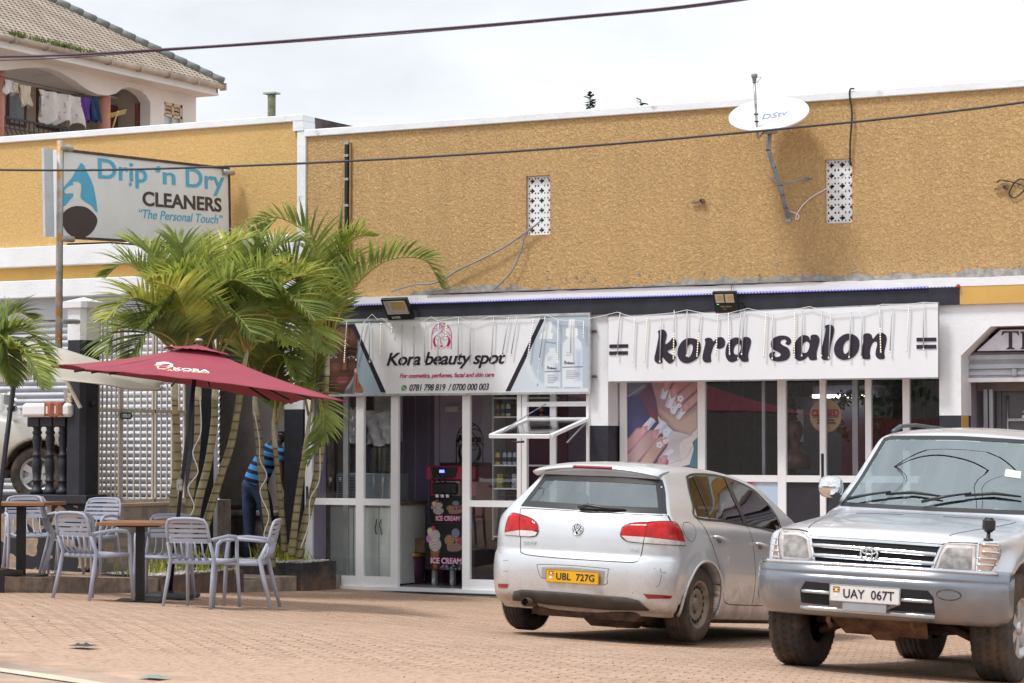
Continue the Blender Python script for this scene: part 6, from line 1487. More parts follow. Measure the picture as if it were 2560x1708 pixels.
M_rimsteel=mat('dusty_steel_wheel',(.27,.23,.20),.5,.4,var=.25,vscale=12,var2=((.26,.18,.13),6,.5,.15))
M_chrome=mat('chrome',(.78,.79,.80),.08,1.0,var=.02)
M_under=mat('muddy_underbody',(.09,.055,.04),.95,var=.4,vscale=8,bump=.6,bscale=30)
M_blacktrim=mat('black_car_trim',(.02,.02,.022),.35,var=.1)
M_redlens=mat('red_lens',(.46,.004,.006),.15,coat=.35,spec=.3,var=.25,vscale=14)
M_darkredlens=mat('dark_red_lens',(.30,.008,.012),.12,coat=1,var=.2,vscale=10)
M_clearlens=mat('clear_lens',(.62,.57,.54),.12,.2,coat=1,var=.15,vscale=8)
M_plate_y=mat('yellow_plate',(.75,.40,.01),.35,var=.04);M_plate_w=mat('white_plate',(.70,.70,.69),.35,var=.04)
M_seat=mat('beige_seat_cloth',(.20,.17,.14),.9,var=.1)
M_autoglass=glassmat('auto_glass',(.50,.60,.58),.28,wav=.012,gl=(.88,.95,.98));M_autoglass_t=glassmat('tinted_auto_glass',(.06,.06,.065),.05,wav=.008);M_wscreen=glassmat('windscreen_glass',(.66,.76,.76),.36,wav=.012,gl=(.84,.94,.98))
M_brownsign=mat('brown_emblem',(.30,.29,.28),.25,.9)
def tyre(par,side,c,r,w,rim,tread='road',name='wheel',rimkind='steel'):
    """side +1: outer face towards +x"""
    hub=Vector(c);wh=MB();x_o=w/2
    pr=[(rim-.01,-x_o+.02),(rim+.005,-x_o+.004),(r-.045,-x_o),(r-.014,-x_o+.012),(r-.004,-x_o+.035)]
    gr=[-.5,-.18,.18,.5] if tread == 'road' else [-.45,0,.45]
    xs_=np.linspace(-x_o+.035,x_o-.035,21)
    for x in xs_[1:-1]:
        g_=any(abs(x/(x_o)-q) < .075 for q in gr);pr.append((r-(.010 if g_ else 0),float(x)))
    pr += [(r-.004,x_o-.035),(r-.014,x_o-.012),(r-.045,x_o),(rim+.005,x_o-.004),(rim-.01,x_o-.02)]
    wh.lathe(pr,c=tuple(hub),axis='x',n=64,cap=False);o=wh.build(name,M_tyre,par,local=True)
    if tread != 'road':
        lug=MB();rg=random.Random(3)
        for k in range(44):
            q=2*PI*k/44
            for row,xx in enumerate((-.82,-.42,0,.42,.82)):
                a=q+(row % 2)*.07;hw=w*.085;Rm=Matrix.Rotation(a,4,'X');ht=.011 if abs(xx) < .8 else .012;rr=r if abs(xx) < .8 else r-.012
                vs=[tuple(hub+Rm @ Vector((xx*x_o*.92+sx*hw+sy*.006,sy*.017,rr-.01+h))) for sx in (-1,1) for sy in (-1,1) for h in (0,ht*.55)]
                lug.add(vs,[(0,1,3,2),(4,6,7,5),(0,4,5,1),(2,3,7,6),(1,5,7,3)])
        lug.build('tread_blocks',M_tyre,o,local=True)
    else:
        lug=MB()
        for k in range(84):
            q=2*PI*k/84;Rm=Matrix.Rotation(q,4,'X')
            for sx in (-1,1):
                vs=[tuple(hub+Rm @ Vector((sx*x_o*a_,b_,rr_))) for a_,b_,rr_ in ((.60,-.0035,r+.0006),(.97,.007,r-.0105),(.97,.013,r-.0105),(.60,.0025,r+.0006))]
                lug.add(vs,[(0,1,2,3)] if sx > 0 else [(3,2,1,0)])
        lug.build('tread_sipes',M_blacktrim,o,local=True)
    rm=MB();s_=side
    if rimkind == 'steel':
        rm.lathe([(rim+.004,s_*(x_o-.006)),(rim-.012,s_*(x_o-.008)),(rim-.022,s_*(x_o-.035)),(rim*.84,s_*(x_o-.050)),(rim*.62,s_*(x_o-.028)),(rim*.50,s_*(x_o-.024)),(rim*.42,s_*(x_o-.055)),(rim*.30,s_*(x_o-.055)),(rim*.28,s_*(x_o-.030)),(rim*.18,s_*(x_o-.026)),(.0,s_*(x_o-.026))],c=tuple(hub),axis='x',n=48,cap=False)
        ro=rm.build('rim',M_rimsteel,o,local=True)
        hl_=MB()
        for k in range(16):
            q=2*PI*k/16;Rm=Matrix.Rotation(q,4,'X');vs=[]
            for t in range(10): a=2*PI*t/10;vs.append(tuple(hub+Rm @ Vector((s_*(x_o-.0365-.022*(.5*math.sin(a))*0-.0),.022*math.cos(a),rim*.72+.019*math.sin(a)))))
            hl_.add(vs,[tuple(range(10))])
        for v in hl_.v: pass
        hl_.v=[(v[0]+s_*.004,v[1],v[2]) for v in hl_.v];hl_.build('rim_slots',M_dark,o,local=True)
        bt=MB()
        for k in range(5): q=2*PI*k/5;bt.lathe([(.012,s_*(x_o-.055)),(.012,s_*(x_o-.036)),(0,s_*(x_o-.034))],c=(hub[0],hub[1]+rim*.35*math.cos(q),hub[2]+rim*.35*math.sin(q)),axis='x',n=6)
        bt.build('wheel_bolt',M_rimsteel,o,local=True)
    else:
        rm.lathe([(rim+.004,s_*(x_o-.004)),(rim-.012,s_*(x_o-.010)),(rim-.030,s_*(x_o-.07)),(rim*.6,s_*(x_o-.09)),(rim*.2,s_*(x_o-.07))],c=tuple(hub),axis='x',n=48,cap=False);M_al=mat('silver_alloy',(.55,.55,.56),.3,.8)
        for k in range(6):
            q=2*PI*k/6;Rm=Matrix.Rotation(q,4,'X');vs=[]
            for (zz,hw) in ((rim*.18,.030),(rim*.96,.042)):
                for sy in (-1,1):
                    for dx in (.0,.03): vs.append(tuple(hub+Rm @ Vector((s_*(x_o-.05+dx*.8),sy*hw,zz))))
            rm.add(vs,[(0,1,3,2),(4,6,7,5),(0,4,5,1),(2,3,7,6),(1,5,7,3),(0,2,6,4)])
        rm.lathe([(rim*.24,s_*(x_o-.06)),(rim*.22,s_*(x_o-.01)),(0,s_*(x_o-.008))],c=tuple(hub),axis='x',n=24);rm.build('rim',M_al,o,local=True)
    return o
def plate(car,par,cx_,cz,y,w_,h_,m,txt,nsign,tilt=0.0,flag=True,yaw=0.0):
    """number plate; nsign -1 faces -y, +1 faces +y"""
    right=np.array([1.0,0,0]) if nsign < 0 else np.array([-1.0,0,0]);up=np.array([0,0,1.0]);nn=np.array([0,nsign,0.0])
    up=up*math.cos(tilt)-nn*math.sin(tilt);nn=np.cross(right,up);c=np.array([cx_,y,cz])
    Fm=lambda u,v,l=0: tuple(c+right*u+up*v+nn*l)
    mb=MB();q=.012;pts=[]
    for sx,sy in ((1,1),(-1,1),(-1,-1),(1,-1)):
        for k in range(4): a=PI/2*([0,1,2,3][[(1,1),(-1,1),(-1,-1),(1,-1)].index((sx,sy))])+PI/2*k/3;pts.append((sx*(w_/2-q)+q*math.cos(a),sy*(h_/2-q)+q*math.sin(a)))
    vs=[Fm(u,v,0) for u,v in pts]+[Fm(u,v,-.008) for u,v in pts];n=len(pts);mb.add(vs,[tuple(range(n)),tuple(range(2*n-1,n-1,-1))]+[(i,n+i,n+(i+1) % n,(i+1) % n) for i in range(n)])
    o=recalc(mb.build('number_plate',m,par,local=True))
    mb=MB();put_text(mb,txt,Fm,-w_*.30 if flag else -w_*.4,-h_*.27,w_*.72,h_*.54,bold=.012,lift=.001,spacing=1.02);mb.build('plate_lettering',M_ink,o,local=True)
    ed=MB()
    for a,b in zip(pts,pts[1:]+pts[:1]): ed.bar(Fm(a[0]*.985,a[1]*.95,.0008),Fm(b[0]*.985,b[1]*.95,.0008),.0025,.0016)
    ed.build('plate_border',M_ink,o,local=True)
    fx=-w_*.45
    for k,cc in enumerate(((.01,.01,.01),(.75,.5,.02),(.55,.02,.02),(.01,.01,.01),(.75,.5,.02),(.55,.02,.02))):
        f_=MB();z1=h_*.36-k*h_*.055;f_.add([Fm(fx,z1,.0012),Fm(fx+w_*.10,z1,.0012),Fm(fx+w_*.10,z1-h_*.055,.0012),Fm(fx,z1-h_*.055,.0012)],[(0,1,2,3)]);f_.build('flag_stripe',mat('flag_%d' % (k % 3),cc,.4,var=0),o,local=True)
    f_=MB();f_.add([Fm(fx+w_*.05+.009*math.cos(a),h_*.19+.009*math.sin(a),.0018) for a in np.arange(0,6.2,.6)],[tuple(range(11))]);f_.add([Fm(fx+w_*.02,-h_*.02,.0015),Fm(fx+w_*.07,-h_*.02,.0015),Fm(fx+w_*.07,-h_*.22,.0015),Fm(fx+w_*.02,-h_*.22,.0015)],[(3,2,1,0)]);f_.build('plate_seal',M_alu,o,local=True)
    return o,Fm
def seat(mb,x,y,z,w_=.5,back=.62,lean=.18):
    mb.bbox(x-w_/2,x+w_/2,y,y+.5,z,z+.16,.05)
    R3=Matrix.Translation((x,y+.04,z+.1)) @ Matrix.Rotation(lean,4,'X');mb.bbox(-w_/2,w_/2,-.06,.07,0,back,.05,M=R3)
    R4=Matrix.Translation((x,y+.04,z+.1)) @ Matrix.Rotation(lean,4,'X');mb.bbox(-.13,.13,-.05,.05,back+.03,back+.21,.04,M=R4)

# ================================================================ SILVER HATCHBACK
psi=R(29);hf=_r*math.sin(psi)+_f0*math.cos(psi)
gL,gR=atd(1315,1575,1.0),None
def gpoint(px,py,d): q=atd(px,py,1.0);k=d;return CAM+(q-CAM)*k
GL,GR=gpoint(1315,1575,20.71),gpoint(1716,1606,19.98)
MG=car_matrix(GL,GR,hf,R(4.0))
gprof=catmull([(2.9,.17),(1.4,.165),(-.40,.19),(-.62,.225),(-.74,.285),(-.772,.39),(-.785,.50),(-.782,.60),(-.765,.655),(-.742,.672)],6)[:-1] + catmull([(-.738,.685),(-.735,.76),(-.728,.84),(-.708,.93),(-.672,1.005),(-.648,1.03)],6)[:-1] + catmull([(-.64,1.045),(-.52,1.17),(-.40,1.30),(-.350,1.355)],5) + catmull([(-.345,1.375),(-.335,1.40),(-.30,1.425),(-.22,1.447),(.1,1.476),(.5,1.488),(.9,1.483),(1.3,1.452),(1.62,1.385),(2.0,1.20),(2.36,1.01),(2.50,.965),(2.9,.92),(3.2,.83),(3.38,.70),(3.43,.5),(3.41,.32),(3.28,.20)],6)
gS=Field2([tuple(p[:2]) for p in gprof],-1.3,3.9,-.1,1.8,.008,1)
gW=pchip([.0,.18,.27,.42,.62,.80,.90,.955,.99,1.10,1.25,1.36,1.46,1.6],[.76,.79,.83,.86,.880,.882,.874,.858,.835,.785,.700,.635,.565,.40])
gT=pchip([-.85,-.70,-.50,-.2,.2,1.2,2.2,2.9,3.2,3.45],[.925,.95,.975,.99,1,1,1,.985,.955,.86])
gWh=[(0.0,.316),(2.578,.316)]
def FG(x,y,z):
    x=x-.028;ax_=np.abs(x);w=np.clip((.55-y)/1.0,0,1);lo=np.clip((z-.62)/.5,0,1)
    sh=((.155-.045*lo)*(ax_/.86)**2.2+.13*np.clip((ax_-.62)/.26,0,2)**2.0*(1-.45*lo))*w
    wf=np.clip((y-1.6)/1.4,0,1);sf_=.34*(ax_/.86)**2.6*wf
    s1_=gS(y-sh+sf_,z+.055*(ax_/.7)**2*np.clip((z-.95)/.3,0,1))
    taperg=np.where(z > .98,1-.085*np.clip((.3-y)/.7,0,1)*np.clip((z-.98)/.3,0,1),1)
    flare=.012*np.exp(-((np.hypot(y,z-.316)-.37)/.05)**2)+.012*np.exp(-((np.hypot(y-2.578,z-.316)-.37)/.05)**2)
    s2_=ax_-(gW(z)*gT(y)*taperg+flare-.034*np.clip((.45-y)/.9,0,1)*np.clip((z-.55)/.3,0,1))
    d=smax(s1_,s2_*.93,.045)
    for yc,zc in gWh:
        cut=-np.maximum(np.hypot(y-yc,z-zc)-.352,.60-ax_);d=np.maximum(d,cut)
    return d
golf=Car(FG,MG)
gv=thing('parked_hatchback','dusty silver hatchback seen from behind, parked nose towards the salon','car',(0,0,0));set_frame(gv,MG)
M_silver=paint('silver_paint',(.66,.68,.71),.62)
def G2(*pts,kind='rear'):
    o=[]
    for p in pts:
        q=golf.pick(*p)
        if q is None: continue
        o.append((q[0],q[2]) if kind == 'rear' else ((q[1],q[2]) if kind == 'right' else (math.atan2(q[0]-kind[0],q[1]-kind[1])*.6,q[2])))
    return o
def gz(x,y): return (1200+x/2.614,1108+y/2.614)
# window outlines surveyed from the photograph
RWp=G2(*[gz(*p) for p in ((268,412),(330,330),(425,203),(640,212),(900,220),(1190,240),(1212,330),(1222,464),(1000,457),(740,445),(480,427))])
sidewin=[(2.10,.985),(1.15,.962),(.20,.965),(-.02,.985),(-.10,1.08),(-.19,1.27),(-.12,1.345),(.20,1.385),(.60,1.405),(1.02,1.400),(1.35,1.355),(1.72,1.205)]
sidewin=G2(*[gz(*p) for p in ((1350,222),(1395,206),(1500,208),(1590,224),(1700,262),(1790,312),(1880,400),(1930,470),(1958,535),(1965,588),(1850,560),(1745,538),(1600,512),(1415,487),(1390,400))],kind='right')

gopen_r=shrink(RWp,.045);gopen_s=shrink(sidewin,.03)
Pg=golf.shell(-.15,2.75,.72,420,200,74,R_=1.75)
bodyg=shell_mesh('body',Pg,[M_silver,M_under,M_dark],gv,drop=lambda x,y,z: (inpoly(gopen_r,x,z) & (y < .3)) | (inpoly(gopen_s,y,z) & (np.abs(x) > .35)) | ((y > 1.75) & (y < 2.38) & (z > 1.03) & (z < 1.36) & (np.abs(x) < .5)),
    matfn=lambda C: np.where((C[:,2] < .20) | ((np.hypot(C[:,1],C[:,2]-.316) < .349) & (C[:,2] < .67)) | ((np.hypot(C[:,1]-2.578,C[:,2]-.316) < .349)),1,0))
# glass
golf.panel('rear_window_border','rear',RWp,M_blacktrim,gv,off=.003,holes=[shrink(RWp,.05)],res=.03)
golf.panel('rear_window','rear',shrink(RWp,.048),M_autoglass,gv,off=.001,res=.05)
for kd in ('right','left'):
    golf.panel('side_window',kd,shrink(sidewin,.012),M_autoglass_t if kd == 'right' else M_autoglass,gv,off=.002,res=.05)
fr=MB();golf.line(fr,'right',sidewin,.018,.005,closed=True)
pil=G2(gz(1588,220),gz(1640,345),gz(1720,532),gz(1745,540),gz(1665,345),gz(1612,228),kind='right')
golf.panel('door_pillar','right',pil,M_blacktrim,gv,off=.006)
golf.line(fr,'right',G2(gz(1388,218),gz(1425,300),gz(1500,498),kind='right'),.014,.006);fr.build('window_trim',M_blacktrim,gv,local=True)
tint=MB()
# seats, wheel, lining
sm_=MB();seat(sm_,-.38,1.15,.42);seat(sm_,.38,1.15,.42);sm_.build('front_seats',M_seat,gv,local=True)
sm_=MB();sm_.bbox(-.62,.62,.10,.62,.42,.60,.05);sm_.bbox(-.62,.62,.0,.13,.55,1.02,.05)
for x in (-.38,.38): sm_.bbox(x-.13,x+.13,-.01,.09,1.03,1.20,.04)
sm_.build('rear_seat',M_seat,gv,local=True)
mb=MB();mb.box(-.72,.72,-.45,2.3,.30,.40);mb.box(-.60,.60,-.42,-.02,.93,.945);mb.bbox(-.7,.7,2.0,2.4,.7,.98,.05);mb.build('cabin_floor',M_dark,gv,local=True)
# panel gaps
sl_=MB()
tg=G2(*[gz(*p) for p in ((266,430),(268,560),(266,690),(285,722),(360,737),(560,755),(760,768),(960,779),(1020,775),(1045,750),(1062,690),(1068,655))]);golf.line(sl_,'rear',tg,.007)
golf.line(sl_,'rear',G2(gz(265,425),gz(480,435),gz(740,452),gz(1000,465),gz(1222,474)),.006)
golf.line(sl_,'rear',G2(gz(1228,474),gz(1250,517)),.006)
golf.line(sl_,'right',G2(*[gz(*p) for p in ((1417,492),(1440,520),(1490,600),(1530,700),(1560,800),(1575,900),(1592,1010),(1625,1052),(1770,1060),(1890,1063))],kind='right'),.007)
golf.line(sl_,'right',G2(*[gz(*p) for p in ((1745,545),(1780,640),(1797,800),(1795,950),(1775,1060))],kind='right'),.007)
golf.line(sl_,'right',G2(*[gz(*p) for p in ((1330,520),(1325,560),(1345,610),(1385,643),(1410,600),(1400,550),(1370,520))],kind='right'),.004,closed=True)
golf.line(sl_,'rear',G2(*[gz(*p) for p in ((372,800),(395,792),(600,800),(825,820),(838,830),(830,880),(810,925),(600,900),(430,885),(395,870))]),.004,closed=True)
sl_.build('panel_gaps',mat('panel_gap',(.03,.026,.024),.8),gv,local=True)
golf.panel('plate_recess','rear',G2(*[gz(*p) for p in ((405,812),(600,812),(818,836),(808,930),(600,905),(405,880))]),mat('silver_recess',(.36,.35,.34),.4,.4,var=.1),gv,off=.002)
# swage line: slim raised highlight built as a groove pair
# diffuser, reflectors, spoiler light
golf.panel('diffuser','rear',G2(*[gz(*p) for p in ((218,1020),(226,968),(280,957),(600,978),(960,1010),(1040,1030),(1105,1088),(820,1080),(480,1050))]),mat('dusty_black_plastic',(.065,.052,.045),.75,var=.2,vscale=5),gv,off=.014,thick=.014)
golf.panel('rear_reflector','rear',G2(*[gz(*p) for p in ((1066,985),(1150,990),(1255,997),(1245,1016),(1095,1016))]),M_darkredlens,gv,off=.006)
golf.panel('rear_reflector','rear',G2(*[gz(*p) for p in ((120,918),(188,920),(178,945),(122,943))]),M_darkredlens,gv,off=.006)
bl=MB();bl.bbox(-.185,.185,-.424,-.38,1.383,1.408,.010);bl.build('brake_light',M_darkredlens,gv,local=True)
# tail lamps wrap round the corners: laid on with a fan projection
for side,ctr,pr_,inner,clear in ((1,(.55,-.25),((918,595),(935,550),(985,525),(1100,516),(1245,515),(1285,530),(1320,590),(1336,655),(1330,668),(1180,662),(1050,652),(965,642),(925,615)),((1100,517),(1068,655)),((925,606),(1080,615),(1200,628),(1336,648),(1330,667),(1180,661),(1050,651),(965,641))),
                                     (-1,(-.45,-.25),((165,600),(172,540),(190,485),(215,460),(265,468),(340,495),(375,530),(382,575),(365,605),(320,612),(265,608)),((265,468),(265,610)),((165,585),(265,570),(345,575),(378,585),(365,605),(320,611),(265,607),(166,600)))):
    P2=G2(*[gz(*p) for p in pr_],kind=ctr)
    if side < 0: P2=[((u+2*PI*.6) if u > 0 and False else u,v) for u,v in P2]
    # unwrap angles round the rearward direction
    un=lambda L: [((u if u > 0 else u+2*PI*.6),v) for u,v in L]
    lo_=golf.panel('tail_lamp','cyl',un(P2),M_redlens,gv,off=.008,c=ctr,res=.03,thick=.012)
    golf.panel('reversing_lens','cyl',un(G2(*[gz(*p) for p in clear],kind=ctr)),M_clearlens,lo_,off=.0105,c=ctr,res=.03)
    l2=MB();golf.line(l2,'cyl',un(G2(gz(*inner[0]),gz(*inner[1]),kind=ctr)),.007,.012,c=ctr,curve=False);golf.line(l2,'cyl',un(P2),.006,.0085,c=ctr,closed=True);l2.build('lamp_seam',M_blacktrim,lo_,local=True)
# handles
for a_,b_ in ((1525,1600),(1797,1865)):
    q=golf.pick(*gz(a_,610 if a_ < 1700 else 655));q2=golf.pick(*gz(b_,635 if a_ < 1700 else 672))
    golf.panel('handle_cup','right',[((q[1]+q2[1])/2+.05*math.cos(t),(q[2]+q2[2])/2-.015+.028*math.sin(t)) for t in np.arange(0,6.2,.5)],mat('silver_shadow_cup',(.22,.22,.22),.4,.4),gv,off=.002)
    MB().tube([q+np.array([.0,0,0]),q+np.array([.032,.02,0]),(q+q2)/2+np.array([.040,0,-.002]),q2+np.array([.032,-.02,0]),q2],[.012,.016,.017,.016,.012],10,flat=(1,.75)).build('door_handle',M_silver,gv,local=True)
# arch lips
for yc in (0.0,2.578):
    for sx,kd in ((1,'right'),(-1,'left')):
        ring=[(yc+.362*math.cos(t),.316+.362*math.sin(t)) for t in np.linspace(-.28,PI+.28,40)];S,g_,ok=golf.to_surf(kd,ring,-.004)
        MB().tube([p for p,k in zip(S,ok) if k],.013,8).build('wheel_arch_lip',M_silver,gv,local=True)
for yc in (0.0,2.578):
    for sx in (1,-1): tyre(gv,sx,(sx*.755,yc,.316),.316,.205,.195)
# roof spoiler lip over the rear window
sp_=MB();nS=24
for i in range(nS+1):
    x=-.585+1.17*i/nS;e_=.055*(x/.585)**2;dz_=-.050*(abs(x)/.585)**2.4;prf=[(-.20+e_,1.452),(-.32+e_,1.430),(-.410+e_,1.402),(-.418+e_,1.392),(-.40+e_,1.382),(-.335+e_,1.365)]
    sp_.v += [(x,a_,b_+dz_) for a_,b_ in prf]
for i in range(nS):
    for k in range(5): sp_.f.append((i*6+k,i*6+k+1,(i+1)*6+k+1,(i+1)*6+k));sp_.m.append(0);sp_.sm.append(True)
for q in (0,nS): sp_.f.append(tuple(q*6+k for k in (range(6) if q else range(5,-1,-1))));sp_.m.append(0);sp_.sm.append(False)
spo=sp_.build('roof_spoiler',M_silver,gv,local=True);me_=spo.data
if me_.polygons[0].normal.z < 0: me_.flip_normals()
# wiper, emblem, badges
P_=[golf.pick(*gz(*p)) for p in ((655,428),(690,420),(870,430))];mb=MB();w0=np.array(P_[0])+[0,-.03,.01];w1_=np.array(P_[2])+[0,-.03,.0]
mb.tube([w0,w0*.7+w1_*.3+np.array([0,-.02,.018]),w1_,np.array(golf.pick(*gz(958,436)))+[0,-.015,0]],[.018,.024,.014,.008],8,flat=(1,.7));mb.tube([np.array(P_[0])+[.0,-.012,-.0],np.array(golf.pick(*gz(870,440)))+[0,-.012,0]],.008,6);mb.build('rear_wiper',M_blacktrim,gv,local=True)
ec=golf.pick(*gz(639,563));S,ng,_=golf.to_surf('rear',[(ec[0],ec[2])],0);ng=ng[0];er=.047
exr=np.cross(ng,[0,0,1.0]);exr /= -np.linalg.norm(exr);exr=exr if exr[0] > 0 else -exr;eup=np.cross(exr,ng)*-1;eup=eup if eup[2] > 0 else -eup
FE=lambda u,v,l=0: tuple(np.array(ec)+exr*u*er+eup*v*er+ng*(l+.004))
mb=MB();mb.add([FE(math.cos(t),math.sin(t)) for t in np.linspace(0,2*PI,32,endpoint=False)],[tuple(range(32))]);em_o=mb.build('emblem',M_blacktrim,gv,local=True)
mb=MB();mb.tube([FE(math.cos(t),math.sin(t),.004) for t in np.linspace(0,2*PI,33)],.0055,8)
for s_ in ([(-.55,.72),(-.2,-.05)],[(.55,.72),(.2,-.05)],[(-.28,.84),(0,.22)],[(.28,.84),(0,.22)],[(-.82,.42),(-.38,-.78)],[(.82,.42),(.38,-.78)],[(-.38,-.78),(0,.04)],[(.38,-.78),(0,.04)]):
    mb.bar(FE(*s_[0],.004),FE(*s_[1],.004),.0075,.004,up=tuple(ng))
mb.build('emblem_letters',M_chrome,em_o,local=True)
def badge(txt,a,b,h_):
    qa,qb=golf.pick(*gz(*a)),golf.pick(*gz(*b));u_=(qb-qa);L_=np.linalg.norm(u_);u_ /= L_;S,n_,_=golf.to_surf('rear',[(qa[0],qa[2])],0);n_=n_[0];v_=np.cross(n_,u_);v_=v_ if v_[2] > 0 else -v_
    mb=MB();put_text(mb,txt,lambda x,y,l=0: tuple(qa+u_*x+v_*y+n_*(l+.004)),0,0,L_,h_,bold=.02);mb.build('badge',M_chrome,gv,local=True)
badge('GOLF',(284,660),(370,662),.026);badge('TSI',(975,702),(1034,704),.024)
pc=golf.pick(*gz(606,875));plate(golf,gv,pc[0],pc[2]-.0,pc[1]-.012,.485,.105,M_plate_y,'UBL  727G',-1,tilt=-.06)
# exhaust, underbody
q=golf.pick(*gz(325,1040));qx=-.50
pe=golf.onplane(*gz(330,1040),1,-.70)
mb=MB();mb.lathe([(.031,-.06),(.031,-.10),(.036,-.10),(.036,.25)],axis='y',c=(pe[0],pe[1],pe[2]),n=20,cap=False);mb.build('exhaust_pipe',M_under,gv,local=True);MB().lathe([(.032,-.075),(0,-.074)],axis='y',c=(pe[0],pe[1],pe[2]),n=20).build('exhaust_bore',M_dark,gv,local=True)
mb=MB();mb.bbox(-.42,.58,-.60,-.2,.15,.27,.05);mb.bbox(.0,.45,-.45,-.1,.09,.22,.05);mb.tube([(-.7,0,.28),(-.3,.1,.22),(.3,.1,.22),(.7,0,.28)],.03,8);mb.box(-.55,.55,-.3,2.9,.15,.22);mb.tube([(pe[0],-.55,pe[2]),(-.1,-.3,.2),(0,1,.17),(0,2.4,.17)],.03,8);mb.build('underbody',M_under,gv,local=True)
mb=MB()
for s_ in (1,-1):
    c=golf.to_surf('right' if s_ > 0 else 'left',[(1.97,.97)],0)[0][0];mb.bbox(*( (c[0]-.02,c[0]+.16) if s_ > 0 else (c[0]-.16,c[0]+.02)),1.92,2.03,.96,1.07,.05)
mb.build('wing_mirror',M_silver,gv,local=True)
# scuffs and dent on the bumper corner
mb=MB()
for pts_ in ([(1150,940),(1170,925),(1185,870),(1182,860)],[(1135,820),(1145,818)],[(1178,818),(1182,838),(1205,850),(1215,840)],[(995,972),(998,985)],[(150,770),(185,765)],[(150,835),(185,838)]):
    golf.line(mb,'rear',G2(*[gz(*p) for p in pts_]),.004,.001)
mb.build('scuff_marks',mat('scuff_grey',(.18,.16,.16),.8),gv,local=True)

# ================================================================ SILVER OFF-ROADER
psi2=R(28);hf2=-(_r*math.sin(psi2)+_f0*math.cos(psi2))
P1=gpoint(2002,1666,17.35);P2=P1+(_r*math.cos(psi2)-_f0*math.sin(psi2))*1.47+np.array([0,0,-.049])
ML=car_matrix(P2,P1,hf2,R(-3.6))
lprof=[(-3.0,.42),(.3,.40)]+catmull([(.58,.44),(.650,.58),(.665,.75),(.655,.90),(.630,.965),(.57,1.0),(.3,1.045),(-.1,1.095),(-.42,1.135),(-.52,1.150)],6)[:-1]+catmull([(-.56,1.165),(-.85,1.455),(-1.13,1.735)],5)[:-1]+catmull([(-1.15,1.752),(-1.22,1.785),(-1.5,1.83),(-2.0,1.868),(-3.0,1.86),(-3.42,1.81),(-3.55,1.70),(-3.66,1.2),(-3.72,.8),(-3.68,.5),(-3.5,.42)],6)
lS=Field2([tuple(p[:2]) for p in lprof],-4.2,1.2,.1,2.0,.01,1)
lW=pchip([.3,.42,.55,.80,.98,1.06,1.12,1.2,1.45,1.70,1.88,2.05],[.74,.79,.835,.850,.850,.842,.812,.785,.732,.665,.595,.45])
lT=pchip([-3.8,-3.4,-2.5,-.2,.25,.5,.7],[.93,.975,1,1,.985,.955,.90])
lwh=[(0.0,.38),(-2.675,.38)]
def FL(x,y,z):
    ax_=np.abs(x);wf=np.clip((y+.6)/.9,0,1);hz=np.clip((z-1.1)/.3,0,1);sh=(.10*(1-hz)+.10*hz)*(ax_/.85)**2.4*np.maximum(wf,hz*np.clip((y+1.7)/.6,0,1))
    s1_=lS(y+sh-.12*(ax_/.85)**3*np.clip((-2.9-y)/.6,0,1),z+.05*(ax_/.7)**2*np.clip((z-1.15)/.3,0,1)+.045*(ax_/.8)**4*np.clip((1.2-z)/.1,0,1)*(y > -.6))
    fl=sum(.052*np.exp(-((np.hypot(y-a,z-b)-.50)/.09)**2)*(z < 1.02) for a,b in lwh)*np.clip((1.08-z)/.12,0,1)
    d=smax(s1_,(ax_-(lW(z)*lT(y)+fl))*.94,.05)
    for yc,zc in lwh: d=np.maximum(d,-np.maximum(np.hypot(y-yc,z-zc)-.455,.52-ax_))
    return d
lc=Car(FL,ML)
lv=thing('parked_off_roader','silver off-road car facing the street at the right edge with chrome grille','car',(0,0,0));set_frame(lv,ML)
M_silver2=paint('bluish_silver_paint',(.70,.72,.77),.7,dz=(.30,.62,.35))
def lz(x,y): return (1860+x/2.24,1008+y/2.24)
def L2(*pts,kind='front'):
    o=[]
    for p in pts:
        q=lc.pick(*lz(*p))
        if q is not None: o.append((q[0],q[2]) if kind == 'front' else ((q[0],q[1]) if kind == 'top' else (q[1],q[2])))
    return o
wq=lc.pick(*lz(742,212));wb=lc.pick(*lz(545,522));wbm=lc.pick(*lz(760,532))

wx_t,wz_t,wx_b,wz_b=.61,1.742,.715,1.175
WS=[(-wx_b,wz_b+.0),(-.4,wz_b-.004),(0,wz_b-.006),(.4,wz_b-.004),(wx_b,wz_b),(.668,1.46),(wx_t,wz_t-.02),(.56,wz_t),(0,wz_t+.012),(-.56,wz_t),(-wx_t,wz_t-.02),(-.668,1.46)]
LSW=[(-.62,1.165),(-1.55,1.160),(-2.45,1.165),(-3.35,1.18),(-3.30,1.66),(-2.4,1.70),(-1.5,1.70),(-1.25,1.68),(-.98,1.47)]
Pl=lc.shell(-3.0,.05,.95,400,160,60,R_=1.9)
body=shell_mesh('body',Pl,[M_silver2,M_under],lv,drop=lambda x,y,z: (inpoly(shrink(WS,.03),x,z) & (y > -1.6) & (y < -.3)) | (inpoly(shrink(LSW,.03),y,z) & (np.abs(x) > .4)),
    matfn=lambda C: np.where((C[:,2] < .43) | ((np.hypot(C[:,1],C[:,2]-.38) < .452)) | (np.hypot(C[:,1]+2.675,C[:,2]-.38) < .452),1,0))
lc.panel('windscreen_seal','front',WS,M_blacktrim,lv,off=.003,holes=[shrink(WS,.03)],res=.03)
lc.panel('windscreen','front',shrink(WS,.028),M_wscreen,lv,off=.001,res=.035)
for kd in ('right','left'): lc.panel('side_window',kd,LSW,M_autoglass,lv,off=.003,res=.08)
